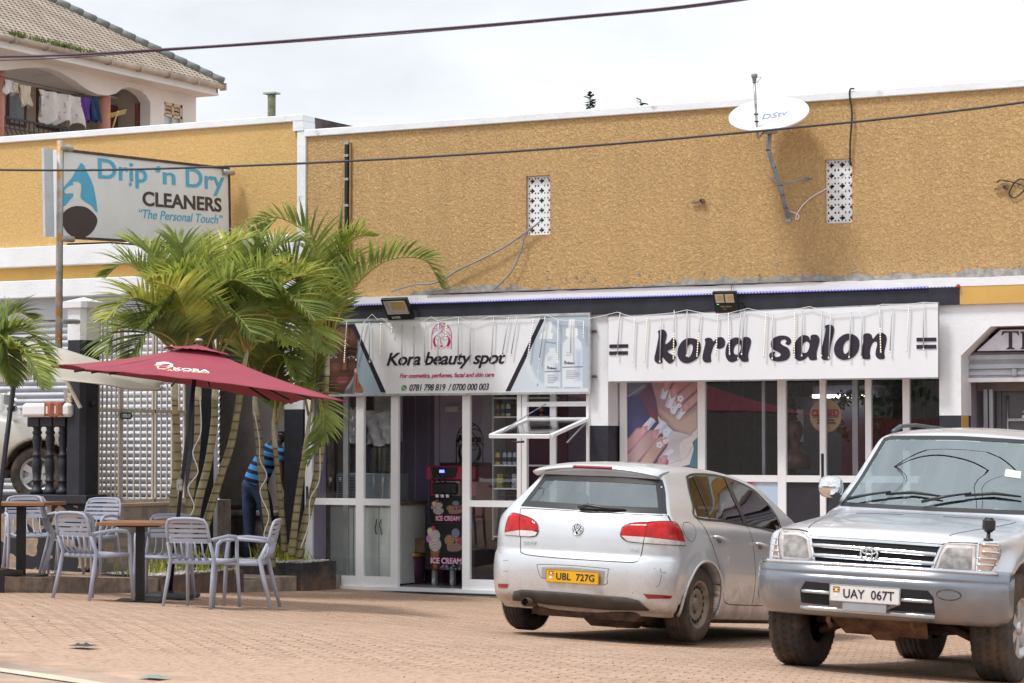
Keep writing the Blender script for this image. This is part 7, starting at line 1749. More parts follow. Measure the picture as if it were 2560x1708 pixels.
mb=MB();mb.bbox(-.68,.68,-.98,-.50,.95,1.13,.05);mb.bbox(-.60,-.12,-1.0,-.8,1.10,1.17,.04);da=mb.build('dashboard',mat('grey_dashboard',(.12,.12,.125),.7),lv,local=True)
mb=MB();c=Vector((.36,-1.08,1.10));Rm=Matrix.Rotation(R(-62),4,'X')
mb.tube([tuple(c+Rm @ Vector((.19*math.cos(t),.19*math.sin(t),0))) for t in np.linspace(0,2*PI,28)],.016,6,cap=False);mb.tube([tuple(c),tuple(c+Vector((0,.25,-.1)))],.04,8);mb.bar(tuple(c+Rm @ Vector((-.18,0,0))),tuple(c+Rm @ Vector((.18,0,0))),.05,.03);mb.build('steering_wheel',M_black,lv,local=True)
mb=MB();seat(mb,-.36,-1.75,.55,.5,.62,-.0);seat(mb,.36,-1.75,.55,.5,.62,0);seat(mb,0,-2.6,.55,1.1,.6,0);mb.build('seats',mat('grey_seat_cloth',(.16,.16,.165),.9),lv,local=True)
mb=MB();mb.box(-.75,.75,-3.3,-.5,.45,.52);mb.build('cabin_floor',M_dark,lv,local=True)
tb=lc.onplane(*lz(1085,478),1,-.70);mb=MB();mb.bbox(tb[0]-.12,tb[0]+.12,-.75,-.62,1.13,1.165,.01);rg=random.Random(3)
mb.add([(tb[0]+.06,-.69,1.16),(tb[0]-.06,-.69,1.16),(tb[0]-.09,-.67,1.19),(tb[0]+.03,-.70,1.215),(tb[0]+.05,-.68,1.27),(tb[0]+.08,-.69,1.25)],[(0,1,2,3),(0,3,4,5),(1,0,3,2),(3,0,5,4)]);mb.build('tissue_pack',mat('white_tissue',(.75,.75,.75),.8),da,local=True)
stq=lc.panel('licence_sticker','front',L2(*[(1466,370),(1552,385),(1548,425),(1458,412)]),mat('pale_sticker',(.62,.66,.60),.6,var=.15,vscale=60),lv,off=.004)
# lamps, grille, gaps
hdl=[L2((214,716),(300,718),(345,727),(372,755),(392,890),(300,886),(206,880)),L2((1130,787),(1220,789),(1308,795),(1300,958),(1180,952),(1057,943),(1085,850))]
def LC3(ctr,*pts):
    o=[]
    for p in pts:
        q=lc.pick(*lz(*p))
        if q is not None: o.append((math.atan2(q[0]-ctr[0],q[1]-ctr[1])*.6,q[2]))
    return o
cctr=[(.55,.25),(-.55,.25)]
crn=[LC3(cctr[0],(184,706),(213,712),(205,880),(163,872)),LC3(cctr[1],(1312,788),(1418,786),(1426,850),(1372,958),(1300,958))]
for hp_,cp_,cc_ in zip(hdl,crn,cctr):
    h_=lc.panel('headlamp','front',hp_,M_clearlens,lv,off=.006,thick=.012);cxh,czh=np.mean([p[0] for p in hp_]),np.mean([p[1] for p in hp_])
    lc.panel('lamp_reflector','front',shrink(hp_,.028),mat('mottled_reflector',(.42,.39,.37),.2,.5,var=.35,vscale=12,coat=1),h_,off=.0085)
    l_=MB();lc.line(l_,'front',hp_,.008,.0075,closed=True,curve=False);l_.build('lamp_bezel',mat('aged_clear_bezel',(.50,.46,.44),.3,.3),h_,local=True)
    c_=lc.panel('corner_lamp','cyl',cp_,mat('orange_tint_lens',(.60,.42,.32),.15,.1,coat=1,var=.25,vscale=12),lv,off=.005,c=cc_)
    xs_,zs_=[p[0] for p in cp_],[p[1] for p in cp_];g_=MB()
    for k in range(5):
        z_=min(zs_)+(max(zs_)-min(zs_))*(.10+.2*k);a_,b_=min(xs_),max(xs_)
        S,_,ok=lc.to_surf('cyl',[(a_+(b_-a_)*t/6,z_) for t in range(7)],.016,cc_);S=[p for p,k_,t in zip(S,ok,range(7)) if k_ and inpoly(shrink(cp_,-.012),np.array([a_+(b_-a_)*t/6]),np.array([z_]))[0]]
        if len(S) > 1: g_.tube(S,.0065,6)
    lc.line(g_,'cyl',cp_,.012,.014,c=cc_,closed=True,curve=False);g_.build('lamp_guard',M_chrome,c_,local=True)
gp=L2((375,752),(740,775),(1108,800),(1045,950),(720,925),(400,897))
gr=lc.panel('grille','front',gp,M_dark,lv,off=.002)
gb=MB();lc.line(gb,'front',gp,.016,.010,closed=True,curve=False);gb.build('grille_surround',M_chrome,gr,local=True)
for (a,b) in (((388,795),(1078,850)),((395,850),(1062,900))):
    q=L2(a,b);S,_,_=lc.to_surf('front',[(q[0][0]+(q[1][0]-q[0][0])*t/10,q[0][1]+(q[1][1]-q[0][1])*t/10) for t in range(11)],.014);MB().tube(S,.017,8,flat=(.7,1)).build('grille_bar',M_chrome,gr,local=True)
eq=lc.pick(*lz(709,846));cE=np.array(eq)+[0,.03,0];E3=lambda u,v: tuple(cE+np.array([-u*.060,.002,v*.042]))
mb=MB();
for (cx_,cy_,rx_,ry_,r_) in ((0,0,1,1,.008),(0,.02,.36,.86,.0065),(0,.42,.84,.42,.0065)): mb.tube([E3(cx_+rx_*math.cos(t),cy_+ry_*math.sin(t)) for t in np.linspace(0,2*PI,30)],r_,6,cap=False)
mb.build('emblem',M_chrome,gr,local=True)
gl_=MB();lc.line(gl_,'front',L2((214,706),(300,708),(350,718),(378,746),(740,768),(1108,792),(1150,780),(1310,786)),.010,curve=False)
for s_ in (1,-1):
    lc.line(gl_,'top',[(s_*.50,.60),(s_*.56,.35),(s_*.63,-.05),(s_*.67,-.42)],.008);lc.line(gl_,'right' if s_ > 0 else 'left',[(-.56,1.12),(-.55,.9),(-.50,.62),(-.50,.46)],.007)
lc.line(gl_,'top',[(-.62,-.44),(-.2,-.47),(.2,-.47),(.62,-.44)],.010);gl_.build('panel_gaps',MATS['panel_gap'],lv,local=True)
hb_=MB()
for s_ in (1,-1):
    for k in range(26): x=s_*(.16+k*.0135);z_=lc.to_surf('top',[(x,-.37)],.002)[0][0][2];hb_.box(x-.003,x+.003,-.385,-.355,z_-.001,z_+.001)
hb_.build('bonnet_vent',M_blacktrim,lv,local=True)
for pts_ in ([(585,552),(700,528),(830,512)],[(1000,568),(1130,540),(1280,520)]):
    S=[np.array(lc.pick(*lz(*p)))+[0,.03,.02] for p in pts_];MB().tube(S,[.014,.011,.008],6).build('wiper_arm',M_blacktrim,lv,local=True)
for pts_ in ([(800,520),(950,510),(1112,532)],[(1240,528),(1400,516),(1556,534)]):
    S=[np.array(lc.pick(*lz(*p)))+[0,.022,.012] for p in pts_];MB().tube(S,[.008,.012,.006],6,flat=(1,1.2)).build('wiper_blade',M_black,lv,local=True)
# mirrors
mc=lc.onplane(*lz(478,468),1,-.62);mb=MB();mb.bbox(mc[0]-.10,mc[0]+.09,-.72,-.56,mc[2]-.085,mc[2]+.085,.04);o=mb.build('wing_mirror',M_chrome,lv,local=True);o.modifiers.new('s','SUBSURF').levels=2;o.modifiers['s'].render_levels=2;
for p in o.data.polygons: p.use_smooth=True
mb=MB();mb.bbox(-mc[0]-.09,-mc[0]+.10,-.72,-.56,mc[2]-.085,mc[2]+.085,.04);mb.build('wing_mirror',M_chrome,lv,local=True)
MB().bar((mc[0]-.08,-.62,mc[2]-.05),(.80,-.60,1.14),.06,.05).build('mirror_arm',M_blacktrim,lv,local=True)
fm=lc.pick(*lz(1368,770));mb=MB();f0=np.array(fm);mb.lathe([(.034,-.005),(.032,.012),(.014,.018),(.012,.075)],c=tuple(f0),n=14);mb.bbox(f0[0]-.043,f0[0]+.043,f0[1]-.03,f0[1]+.03,f0[2]+.055,f0[2]+.155,.022);mb.build('fender_mirror',M_black,lv,local=True)
# bumper
bS=Field2([tuple(p[:2]) for p in catmull([(.30,.385),(.60,.385),(.70,.40),(.765,.46),(.795,.53),(.803,.60),(.803,.655),(.795,.70),(.765,.742),(.70,.760),(.50,.765),(.30,.765)],5)],-.3,1.3,.1,1.1,.008,2)
def FB(x,y,z):
    ax_=np.abs(x);g_=.010*np.exp(-((z-.672)/.010)**2);return smax(bS(y+.30*np.clip((ax_-.30)/.62,0,2)**2.6+g_+.02*(ax_/.9)**2,z),(ax_-.905+.10*np.clip((.48-z)/.1,0,1)**2)*.95,.035)
bc=Car(FB,ML);Pb=bc.shell(.36,.44,.57,420,8,60,R_=1.2)
def bdrop(x,y,z): return (y < .36)
M_bump=mat('satin_grey_bumper',(.24,.26,.30),.28,.75,var=.06,vscale=2,coat=.6,dirt=((.34,.25,.19),.36,.56,.5))
bo_=shell_mesh('front_bumper',Pb,[M_bump],lv,drop=bdrop)
def B2(*pts): return [(q[0],q[2]) for q in (bc.pick(*lz(*p)) for p in pts) if q is not None]
for op in (((345,997),(480,1010),(480,1132),(322,1116),(316,1045)),((882,1040),(1030,1050),(1062,1090),(1072,1178),(800,1160),(878,1130))):
    o=bc.panel('bumper_opening','front',B2(*op),M_dark,bo_,off=.003)
for a,b in (((328,1050),(480,1062)),((882,1100),(1055,1112))):
    q=B2(a,b);S,_,_=bc.to_surf('front',[(q[0][0]+(q[1][0]-q[0][0])*t/6,q[0][1]+(q[1][1]-q[0][1])*t/6) for t in range(7)],.006);MB().tube(S,.013,8).build('bumper_bar',mat('satin_bright_bar',(.55,.58,.62),.25,.8),bo_,local=True)
q=B2((322,1140),(1070,1195));S,_,_=bc.to_surf('front',[(q[0][0]+(q[1][0]-q[0][0])*t/14,q[0][1]+(q[1][1]-q[0][1])*t/14) for t in range(15)],.004);MB().tube(S,.020,8).build('bumper_bar',MATS['satin_bright_bar'],bo_,local=True)
mb=MB();S,_,ok=bc.to_surf('front',[(-.84+1.68*t/30,.742) for t in range(31)],.002);mb.tube([p for p,k in zip(S,ok) if k],.016,8);mb.build('bumper_top_strip',mat('bright_top_strip',(.66,.70,.74),.12,.95),bo_,local=True)
mb=MB();ql=B2((1145,1075));
bc.line(mb,'front',[(ql[0][0]+.075*math.cos(t),ql[0][1]+.034*math.sin(t)) for t in np.arange(0,6.2,.4)],.010,.0015,closed=True);mb.build('lamp_blank_ring',mat('scraped_ring',(.08,.08,.09),.7,var=.5,vscale=30),bo_,local=True)
pq=bc.pick(*lz(680,1072));po2,Fp=plate(lc,lv,pq[0],pq[2],pq[1]+.022,.50,.115,M_plate_w,'UAY  067T',1,tilt=-.08)
MB().box(pq[0]-.155,pq[0]+.155,pq[1]+.004,pq[1]+.014,pq[2]-.115,pq[2]-.05).build('plate_bracket',mat('dull_grey_bracket',(.30,.31,.33),.5),lv,local=True)
# wheels, underbody, roof rail, rear rack
tyre(lv,1,(.735,0,.38),.38,.265,.205,'mud',rimkind='alloy');tyre(lv,-1,(-.735,0,.38),.38,.265,.205,'mud',rimkind='alloy')
tyre(lv,1,(.735,-2.675,.38),.38,.265,.205,'road',rimkind='alloy');tyre(lv,-1,(-.735,-2.675,.38),.38,.265,.205,'road',rimkind='alloy')
M_mud=mat('red_mud_metal',(.17,.085,.05),.95,var=.4,vscale=7,bump=.6,bscale=20)
mb=MB();mb.add([(-.36,.55,.42),(.36,.55,.42),(.30,.30,.27),(-.30,.30,.27),(-.24,-.35,.25),(.24,-.35,.25)],[(0,1,2,3),(3,2,5,4)]);mb.bbox(-.10,.12,.02,.35,.24,.34,.04);mb.build('skid_plate',M_mud,lv,local=True)
mb=MB();mb.tube([(-.62,0,.36),(-.2,.02,.36),(.2,.02,.36),(.62,0,.36)],.04,8);mb.lathe([(.05,-.1),(.12,-.05),(.13,.05),(.06,.12)],axis='x',c=(.12,.0,.36),n=16)
for s_ in (1,-1): mb.tube([(s_*.28,.1,.40),(s_*.58,.05,.27)],.03,6);mb.tube([(s_*.28,-.25,.42),(s_*.58,-.02,.27)],.03,6);mb.tube([(s_*.52,.02,.62),(s_*.55,0,.30)],.045,8)
mb.box(-.45,.45,-3.4,.3,.38,.46);mb.tube([(-.7,-2.675,.38),(.7,-2.675,.38)],.05,8);mb.bbox(-.2,.2,-2.8,-2.5,.25,.48,.08);mb.bbox(.0,.5,-1.8,-1.0,.26,.42,.06);mb.build('underbody',M_under,lv,local=True)
for s_ in (1,-1):
    hk=.26;mb=MB();mb.tube([(s_*.30,.64,.43),(s_*.30,.66,.36),(s_*.30,.60,.32)],.016,8);mb.build('tow_hook',M_mud,lv,local=True)
    zr_=[float(lc.to_surf('top',[(s_*.60,y_)],0)[0][0][2]) for y_ in (-1.45,-1.7,-2.5,-3.2)]
    MB().tube([(s_*.60,-1.38,zr_[0]+.0),(s_*.60,-1.55,zr_[0]+.055),(s_*.60,-1.9,zr_[1]+.06),(s_*.60,-2.6,zr_[2]+.062),(s_*.60,-3.2,zr_[3]+.06),(s_*.60,-3.4,zr_[3])],.019,8,flat=(1.2,.8)).build('roof_rail',mat('dark_blue_grey_rail',(.06,.07,.09),.4),lv,local=True)
za=1.80;mb=MB();mb.tube([(.64,-3.0,1.70),(.64,-3.0,1.825),(.60,-3.0,1.84),(.22,-3.0,1.84),(.18,-3.0,1.825),(.18,-3.0,1.70)],.011,6);mb.build('rack_hoop',mat('white_rack',(.7,.7,.7),.4),lv,local=True)

# service wires high over the off-roader, seen mirrored in its windscreen
for lb_,pts_ in (('upper service wire high above the off-road car',((765,490),(900,402),(1050,325),(1200,300),(1400,308),(1480,340),(1560,385))),('lower service wire high above the off-road car',((850,500),(1000,440),(1130,402),(1250,390),(1400,405),(1560,435)))):
    W_=[]
    for p in pts_:
        q=lc.pick(*lz(*p))
        if q is None: continue
        e=2e-3;g_=np.array([FL(*[np.array([c]) for c in q+np.eye(3)[a]*e])[0]-FL(*[np.array([c]) for c in q-np.eye(3)[a]*e])[0] for a in range(3)]);g_ /= np.linalg.norm(g_)
        Q=ML[:3,:3] @ q+ML[:3,3];n_=ML[:3,:3] @ g_;d=Q-CAM;d /= np.linalg.norm(d);rr_=d-2*np.dot(d,n_)*n_
        if rr_[2] > .2: W_.append(Q+rr_*(8.0-Q[2])/rr_[2])
    pass
    if len(W_) > 3: a_,b_=W_[1 if 'upper' in lb_ else 0],W_[-2];P_=[a_+(a_-b_)*2,a_,(a_+b_)/2,b_,b_+(b_-a_)*2];tag(MB().tube(P_,.008,6).build('service_wire',M_black,base=tuple(P_[0])),lb_,'wire')
# ================================================================ TERRACE, GATE, PALMS, FURNITURE
T=lambda y,x=-15.5: G(x,y)+.15
ter=MB();ys=np.arange(-12,.11,.3)
def tx(y): return -15.5
tv=[(x,y,T(y,max(x,-19))) for y in ys for x in (-24,-20,-18,-16.5,-15.5)]
ter.add(tv,[(j*5+i,j*5+i+1,(j+1)*5+i+1,(j+1)*5+i) for j in range(len(ys)-1) for i in range(4)],0,True)
tag(ter.build('terrace_paving',M_paving,base=(0,0,0)),kind='structure')
kb=MB()
for a,b in zip(ys[:-1],ys[1:]): kb.add([(-15.5,a,T(a)+.004),(-15.5,b,T(b)+.004),(-15.5,b,T(b)-.2),(-15.5,a,T(a)-.2),(-15.62,a,T(a)+.006),(-15.62,b,T(b)+.006)],[(0,3,2,1),(0,1,5,4)])
tag(kb.build('terrace_kerb',M_concrete,base=(-15.5,-5,.3)),kind='structure')
tag(MB().box(-26,-17.2,-2.9,0.1,.2,1.15).build('yard_ground',M_concrete,base=(-20,-1,1)),kind='structure')
MB_=MB
M_planter=mat('black_painted_concrete',(.035,.032,.038),.7,var=.3,vscale=4,bump=.4,bscale=25,var2=((.22,.19,.18),16,.74,.04),dirt=((.30,.17,.10),-.1,.25,.5))
M_gravel=mat('white_gravel',(.62,.59,.55),.9,var=.25,vscale=60,bump=1,bscale=90)
M_grass1=mat('yellow_green_leaf',(.42,.44,.06),.6,var=.35,vscale=9)
def planter(label,x0,x1,y0,y1,h):
    zt=max(T(y0),T(y1)) + h;t_=thing('planter',label,'planter',((x0+x1)/2,(y0+y1)/2,G(x1,y0)),'black planters along the terrace');zb_=G(x1,y1)-.1;w_=.09
    for a in ((x0,x1,y0,y0+w_),(x0,x1,y1-w_,y1),(x0,x0+w_,y0+w_,y1-w_),(x1-w_,x1,y0+w_,y1-w_)): bevel(MB().box(a[0],a[1],a[2],a[3],zb_,zt).build('planter_wall',M_planter,t_),.008)
    MB().box(x0+w_,x1-w_,y0+w_,y1-w_,zb_,zt-.012).build('soil',M_gravel,t_)
    rg=random.Random(int(abs(x0*10)));mb=MB()
    for _ in range(900): mb.ball((rg.uniform(x0+w_,x1-w_*.4),rg.uniform(y0+w_*.4,y1-w_),zt-.008+rg.uniform(0,.022)),(rg.uniform(.012,.024),rg.uniform(.012,.022),.011),5,3)
    g_=mb.build('gravel',M_gravel,t_);g_['kind']='stuff';return zt
def tuft(x,y,z,n,h,label,seed=0,sp=.22):
    rg=random.Random(seed);mb=MB()
    for _ in range(n):
        a=rg.uniform(0,6.3);r0=rg.uniform(0,sp);bx,by_=x+r0*math.cos(a),y+r0*math.sin(a);L=h*.8*rg.uniform(.4,1.1);ln=rg.uniform(.1,.6);a2=rg.uniform(0,6.3);w_=.008;n_=Vector((-math.sin(a2),math.cos(a2),0));P=[Vector((bx+math.cos(a2)*L*ln*t*t,by_+math.sin(a2)*L*ln*t*t,z+L*(t-.18*t*t*ln))) for t in (0,.35,.7,1)]
        for k in range(3):
            w0,w1=w_*(1-.25*k),w_*(1-.25*(k+1));mb.add([P[k]-n_*w0,P[k]+n_*w0,P[k+1]+n_*w1,P[k+1]-n_*w1],[(0,1,2,3)])
    o=mb.build('ornamental_grass',M_grass1,base=(x,y,z));tag(o,label,'plant','young plants in the planters')
pz1=planter('black planter with white gravel behind the right table',-16.35,-15.42,-3.76,-2.24,.03)
pz2=planter('black planter with white gravel beside the beauty shop corner',-16.75,-15.42,-1.06,-.27,.17)
bevel(MB().box(-16.5,-15.46,-2.2,-1.08,.0,T(-1.7)+.0).build('brick_step',M_concrete,base=(-16,-1.6,0)),.01)['kind']='structure'
bevel(tag(MB().box(-15.75,-15.40,-6.95,-6.42,.2,.62).build('concrete_block',M_planter,base=(-15.6,-6.8,.2)),'black painted block cut by the left edge of the picture','block'),.01)
for i,(px,y,h,lb_) in enumerate(((395,-3.4,.42,'yellow green grass left of the first palm trunks'),(425,-3.0,.5,'tall grass behind the right table leg'),(480,-2.8,.5,'grass between chairs under the palms'),(545,-2.5,.34,'low yellow grass at the planter end'),(335,-3.6,.30,'small spiky plant left of the planter'))):
    p=aty(px,1400,y);tuft(p[0],y,pz1-.03,50,h*.85,lb_,i+1)
for i,(px,y,h,lb_) in enumerate(((672,-.75,.36,'yellow grass at the foot of the palm nearest the man'),(705,-.8,.44,'tallest yellow grass tuft in the second planter'),(745,-.6,.30,'grass tuft under the two right palm trunks'))):
    p=aty(px,1400,y);tuft(p[0],y,pz2-.03,60,h*.9,lb_,i+11)

# ---- low wall, balusters, pillar, gate
WYL=-3.2
px_c=aty(207,1100,WYL)[0];px_l=aty(160,1100,WYL)[0];XG=px_c-.04
lw=thing('stone_wall','low stone wall with black painted crazy pattern behind the tables','wall',(-18.5,WYL,.4))
mb=MB();mb.box(-24,px_c+.06,WYL+.0,WYL+.3,.2,1.17)
m=mat('crazy_stone',(.33,.25,.19),.85,var=.2,vscale=8,bump=.6,bscale=25);tt=m.node_tree;bb=tt.nodes['Principled BSDF']
vo=N(tt,'ShaderNodeTexVoronoi',Scale=3.6);vo.feature='DISTANCE_TO_EDGE';tcx=N(tt,'ShaderNodeTexCoord');nn_=N(tt,'ShaderNodeTexNoise',Scale=5);tt.links.new(tcx.outputs['Object'],nn_.inputs['Vector']);ad_=N(tt,'ShaderNodeMixRGB');ad_.inputs[0].default_value=.12;tt.links.new(tcx.outputs['Object'],ad_.inputs[1]);tt.links.new(nn_.outputs['Color'],ad_.inputs[2]);tt.links.new(ad_.outputs[0],vo.inputs['Vector'])
rv=N(tt,'ShaderNodeMath',operation='LESS_THAN');rv.inputs[1].default_value=.10;tt.links.new(vo.outputs['Distance'],rv.inputs[0]);mx_=N(tt,'ShaderNodeMixRGB');old=bb.inputs['Base Color'].links[0].from_socket;tt.links.new(rv.outputs[0],mx_.inputs[0]);tt.links.new(old,mx_.inputs[1]);mx_.inputs[2].default_value=(.018,.018,.024,1);tt.links.new(mx_.outputs[0],bb.inputs['Base Color'])
mb.build('wall_body',m,lw);bevel(MB().box(-24,px_c+.09,WYL-.05,WYL+.34,1.17,1.27).build('wall_cap',M_navy,lw),.01)
for i,px in enumerate((93,125.5,158)):
    p=aty(px,1100,WYL+.12);r=.056;t_=thing('baluster',('left of three black balusters, next to the parked car','middle of three black balusters under the towel','right of three black balusters, against the pillar')[i],'baluster',(p[0],p[1],1.27),'black turned balusters')
    MB().lathe([(r*s_,1.27+.86*h_) for s_,h_ in ((1.35,0),(1.35,.06),(1.0,.075),(.85,.12),(.8,.16),(1.05,.17),(1.05,.19),(.8,.2),(.95,.30),(1.05,.38),(.95,.46),(.7,.50),(.95,.51),(.95,.53),(.75,.54),(.7,.60),(1.0,.72),(.95,.76),(.75,.79),(.95,.80),(1.0,.83),(.78,.845),(.8,.88),(1.1,.90))],c=(p[0],p[1],0),n=20).build('spindle',M_navy,t_)
    bevel(MB().box(p[0]-.085,p[0]+.085,p[1]-.08,p[1]+.08,1.27+.86*.895,2.15).build('capital',M_navy,t_),.01)
xa,xb=aty(77,1020,WYL+.12)[0],aty(200,1020,WYL+.12)[0]
cp=bevel(MB().bbox(xa,xb,WYL-.06,WYL+.26,2.15,2.31,.03).build('coping_stone',M_white,base=(xa,WYL,2.15)),.01);tag(cp,'chipped white coping block lying across the black balusters','coping')
xa,xb=aty(120,1020,WYL)[0],aty(166,1020,WYL)[0];mb=MB();mb.grid(lambda u,v: (xa+(xb-xa)*u,WYL-.07+.012*math.sin(u*14) if v < .8 else WYL-.07+.012*math.sin(u*14)+(v-.8)*1.2,(2.155+.012*math.sin(u*9))*(1-min(v/.8,1))+2.325*min(v/.8,1)),14,12);tw=mb.build('towel',mat('terracotta_towel',(.36,.13,.075),.95,var=.2,vscale=20,bump=.8,bscale=60),base=(xa,WYL,2.2));tag(tw,'terracotta towel draped over the white coping','towel');tw.modifiers.new('t','SOLIDIFY').thickness=.008
p=aty(168,1000,WYL+.02);t_=thing('drink_cup','white paper cup with straw standing on the coping','cup',(p[0],p[1],2.31));MB().lathe([(.032,2.31),(.042,2.45),(.044,2.452)],c=(p[0],p[1],0),n=16).build('cup',M_white,t_);MB().tube([(p[0],p[1],2.43),(p[0]+.01,p[1],2.56)],.004,6).build('straw',M_white,t_)
p=aty(176,1000,WYL+.0);tag(MB().bbox(p[0]-.03,p[0]+.035,p[1]-.03,p[1]+.03,2.311,2.42,.01).build('snack_pack',mat('white_yellow_pack',(.55,.50,.35),.5,var=.5,vscale=40),base=(p[0],p[1],2.31)),'small yellow and white packet beside the paper cup','packet')
a_,b_=aty(163,947,WYL-.15),aty(201,1020,WYL-.1);tag(MB().bar(a_,b_,.05,.03).build('wooden_batten',mat('cream_batten',(.55,.50,.44),.7),base=b_),'cream batten leaning from the coping up to the awning','batten')
pl=thing('gate_pillar','tall gate pillar, white above and black below with a white cap','pillar',(px_c-.15,WYL+.1,1.27));pd=.34;cf=.05
oct_=lambda e: [(px_l-e,WYL-e+cf),(px_l-e+cf,WYL-e),(px_c+e-cf,WYL-e),(px_c+e,WYL-e+cf),(px_c+e,WYL+pd+e-cf),(px_c+e-cf,WYL+pd+e),(px_l-e+cf,WYL+pd+e),(px_l-e,WYL+pd+e-cf)]
zc_=aty(200,850,WYL)[2];zt_=aty(200,769,WYL)[2];zt2=aty(205,745,WYL)[2]
recalc(MB().prism(oct_(-.002),.3,zc_,'z').build('pillar_base',M_navy,pl));recalc(MB().prism(oct_(0),zc_,zt_,'z').build('pillar_top',M_white,pl))
mb=MB();mb.prism(oct_(.04),zt_,zt_+.07,'z');o8=oct_(.04);cxm=(px_l+px_c)/2;mb.add([(a,b,zt_+.07) for a,b in o8]+[(cxm,WYL+pd/2,zt2+.02)],[(i,(i+1) % 8,8) for i in range(8)]);recalc(mb.build('pillar_cap',M_white,pl))
MB().lathe([(.03,0),(.03,.05)],axis='x',c=(px_c,WYL+.15,aty(214,1010,WYL)[2]),n=12).build('hinge_pin',M_navy,pl)
gt=thing('lattice_gate','cream barred metal gate panel standing between two dark pillars','gate',(XG,-2,1.15));M_gate=mat('cream_gate_paint',(.56,.50,.43),.5,var=.1,vscale=6,var2=((.30,.17,.09),8,.64,.08))
def gy(px): return atx(px,1100,XG)[1]
zg0,zg1=1.16,3.35
for lo,hi,nb in ((244,300,4),(302,384,4),(388,432,2),(434,462,1)):
    y0,y1=gy(lo),gy(hi);f_=MB()
    for y in (y0,y1-.03): f_.box(XG-.012,XG+.012,y,y+.03,zg0,zg1)
    for z in (zg0,atx(300,1027,XG)[2]-.02,zg1-.04): f_.box(XG-.018,XG+.018,y0,y1,z,z+.04)
    fo=f_.build('gate_frame',M_gate,gt)
    for k in range(1,nb+1): y=y0+(y1-y0)*k/(nb+1);MB().box(XG-.007,XG+.007,y-.010,y+.010,zg0+.03,zg1-.04).build('gate_bar',M_gate,fo)
MB().tube([(XG+.03,gy(295),2.17),(XG+.045,gy(298),2.2),(XG+.045,gy(320),2.2),(XG+.03,gy(323),2.17),(XG+.045,gy(318),2.14),(XG+.045,gy(297),2.14),(XG+.03,gy(295),2.17)],.012,6).build('latch',mat('green_latch',(.02,.10,.08),.4),gt)
m=mat('patterned_wall_tiles',(.42,.34,.27),.4,var=.1,vscale=3);tt=m.node_tree;bb=tt.nodes['Principled BSDF'];tcx=N(tt,'ShaderNodeTexCoord');mpx=N(tt,'ShaderNodeMapping');mpx.inputs['Rotation'].default_value=(0,R(90),0);tt.links.new(tcx.outputs['Object'],mpx.inputs[0]);vo=N(tt,'ShaderNodeTexVoronoi',Scale=5);vo.distance='CHEBYCHEV';vo.feature='DISTANCE_TO_EDGE' if False else 'F2';tt.links.new(mpx.outputs[0],vo.inputs['Vector']);rv=N(tt,'ShaderNodeValToRGB');rv.color_ramp.elements[0].position=.55;rv.color_ramp.elements[1].position=.60;tt.links.new(vo.outputs['Distance'],rv.inputs[0]);mx_=N(tt,'ShaderNodeMixRGB');tt.links.new(rv.outputs[0],mx_.inputs[0]);old=bb.inputs['Base Color'].links[0].from_socket;tt.links.new(old,mx_.inputs[1]);mx_.inputs[2].default_value=(.25,.25,.24,1);tt.links.new(mx_.outputs[0],bb.inputs['Base Color'])
tw_=thing('tiled_wall','low wall faced with beige patterned tiles under the barred gate','wall',(XG,-2,.4));MB().box(XG-.18,XG+.03,WYL+pd,gy(515),.2,1.12).build('tile_facing',m,tw_);bevel(MB().box(XG-.2,XG+.06,WYL+pd,gy(472),1.12,1.155).build('ledge',mat('pink_beige_ledge',(.50,.36,.28),.6),tw_),.005)
bevel(tag(MB().box(XG-.1,XG+.12,gy(472),gy(515),.3,3.3).build('dark_pillar',M_navy,base=(XG,gy(490),.3)),'narrow black pillar at the right end of the barred gate','pillar'),.01)
wp=aty(530,1200,-.4);t_=thing('white_pole','white pipe standing between the black pillar and the cement panel','pipe',(wp[0],wp[1],.3));MB().lathe([(.07,.2),(.07,3.3)],c=(wp[0],wp[1],0),n=18).build('pipe',M_white,t_)

# ---- cleaners sign on its pole
sdir=np.array([math.cos(R(93.2)),math.sin(R(93.2)),0]);sP0=atd(155,484,27.0);sn=np.array([sdir[1],-sdir[0],0])
def shit(px,py): d=ray(px,py);return CAM+d*np.dot(sP0-CAM,sn)/np.dot(d,sn)
cTL,cTR,cBR,cBL=shit(155,375),shit(576,423),shit(573,617),shit(153,593);su=(cTR-cTL+cBR-cBL);su /= np.linalg.norm(su);sv=np.cross(sn,su);sv=sv if sv[2] > 0 else -sv
cs_=thing('cleaners_sign','white lightbox sign of a dry cleaner hung on a rusty pole above the palms','sign',cBL)
FS=lambda u,v,n=0: tuple(cBL+su*u+sv*v+sn*n)
SWd,SH=np.linalg.norm(cTR-cTL),np.linalg.norm(cTL-cBL)
mb=MB();mb.add([FS(0,0),FS(SWd,0),FS(SWd,SH),FS(0,SH),FS(0,0,-.16),FS(SWd,0,-.16),FS(SWd,SH,-.16),FS(0,SH,-.16)],[(0,1,2,3),(7,6,5,4),(0,4,5,1),(1,5,6,2),(2,6,7,3),(3,7,4,0)]);mb.build('light_box',mat('translucent_white_panel',(.74,.76,.78),.3,var=.03,vscale=3),cs_)
ed=MB()
for a,b in (((0,0),(SWd,0)),((SWd,0),(SWd,SH)),((0,SH),(SWd,SH))): ed.bar(FS(*a,-.0),FS(*b,-.0),.03,.03)
ed.build('sign_frame',mat('rusty_dark_frame',(.07,.045,.04),.7,var=.4,vscale=10),cs_)
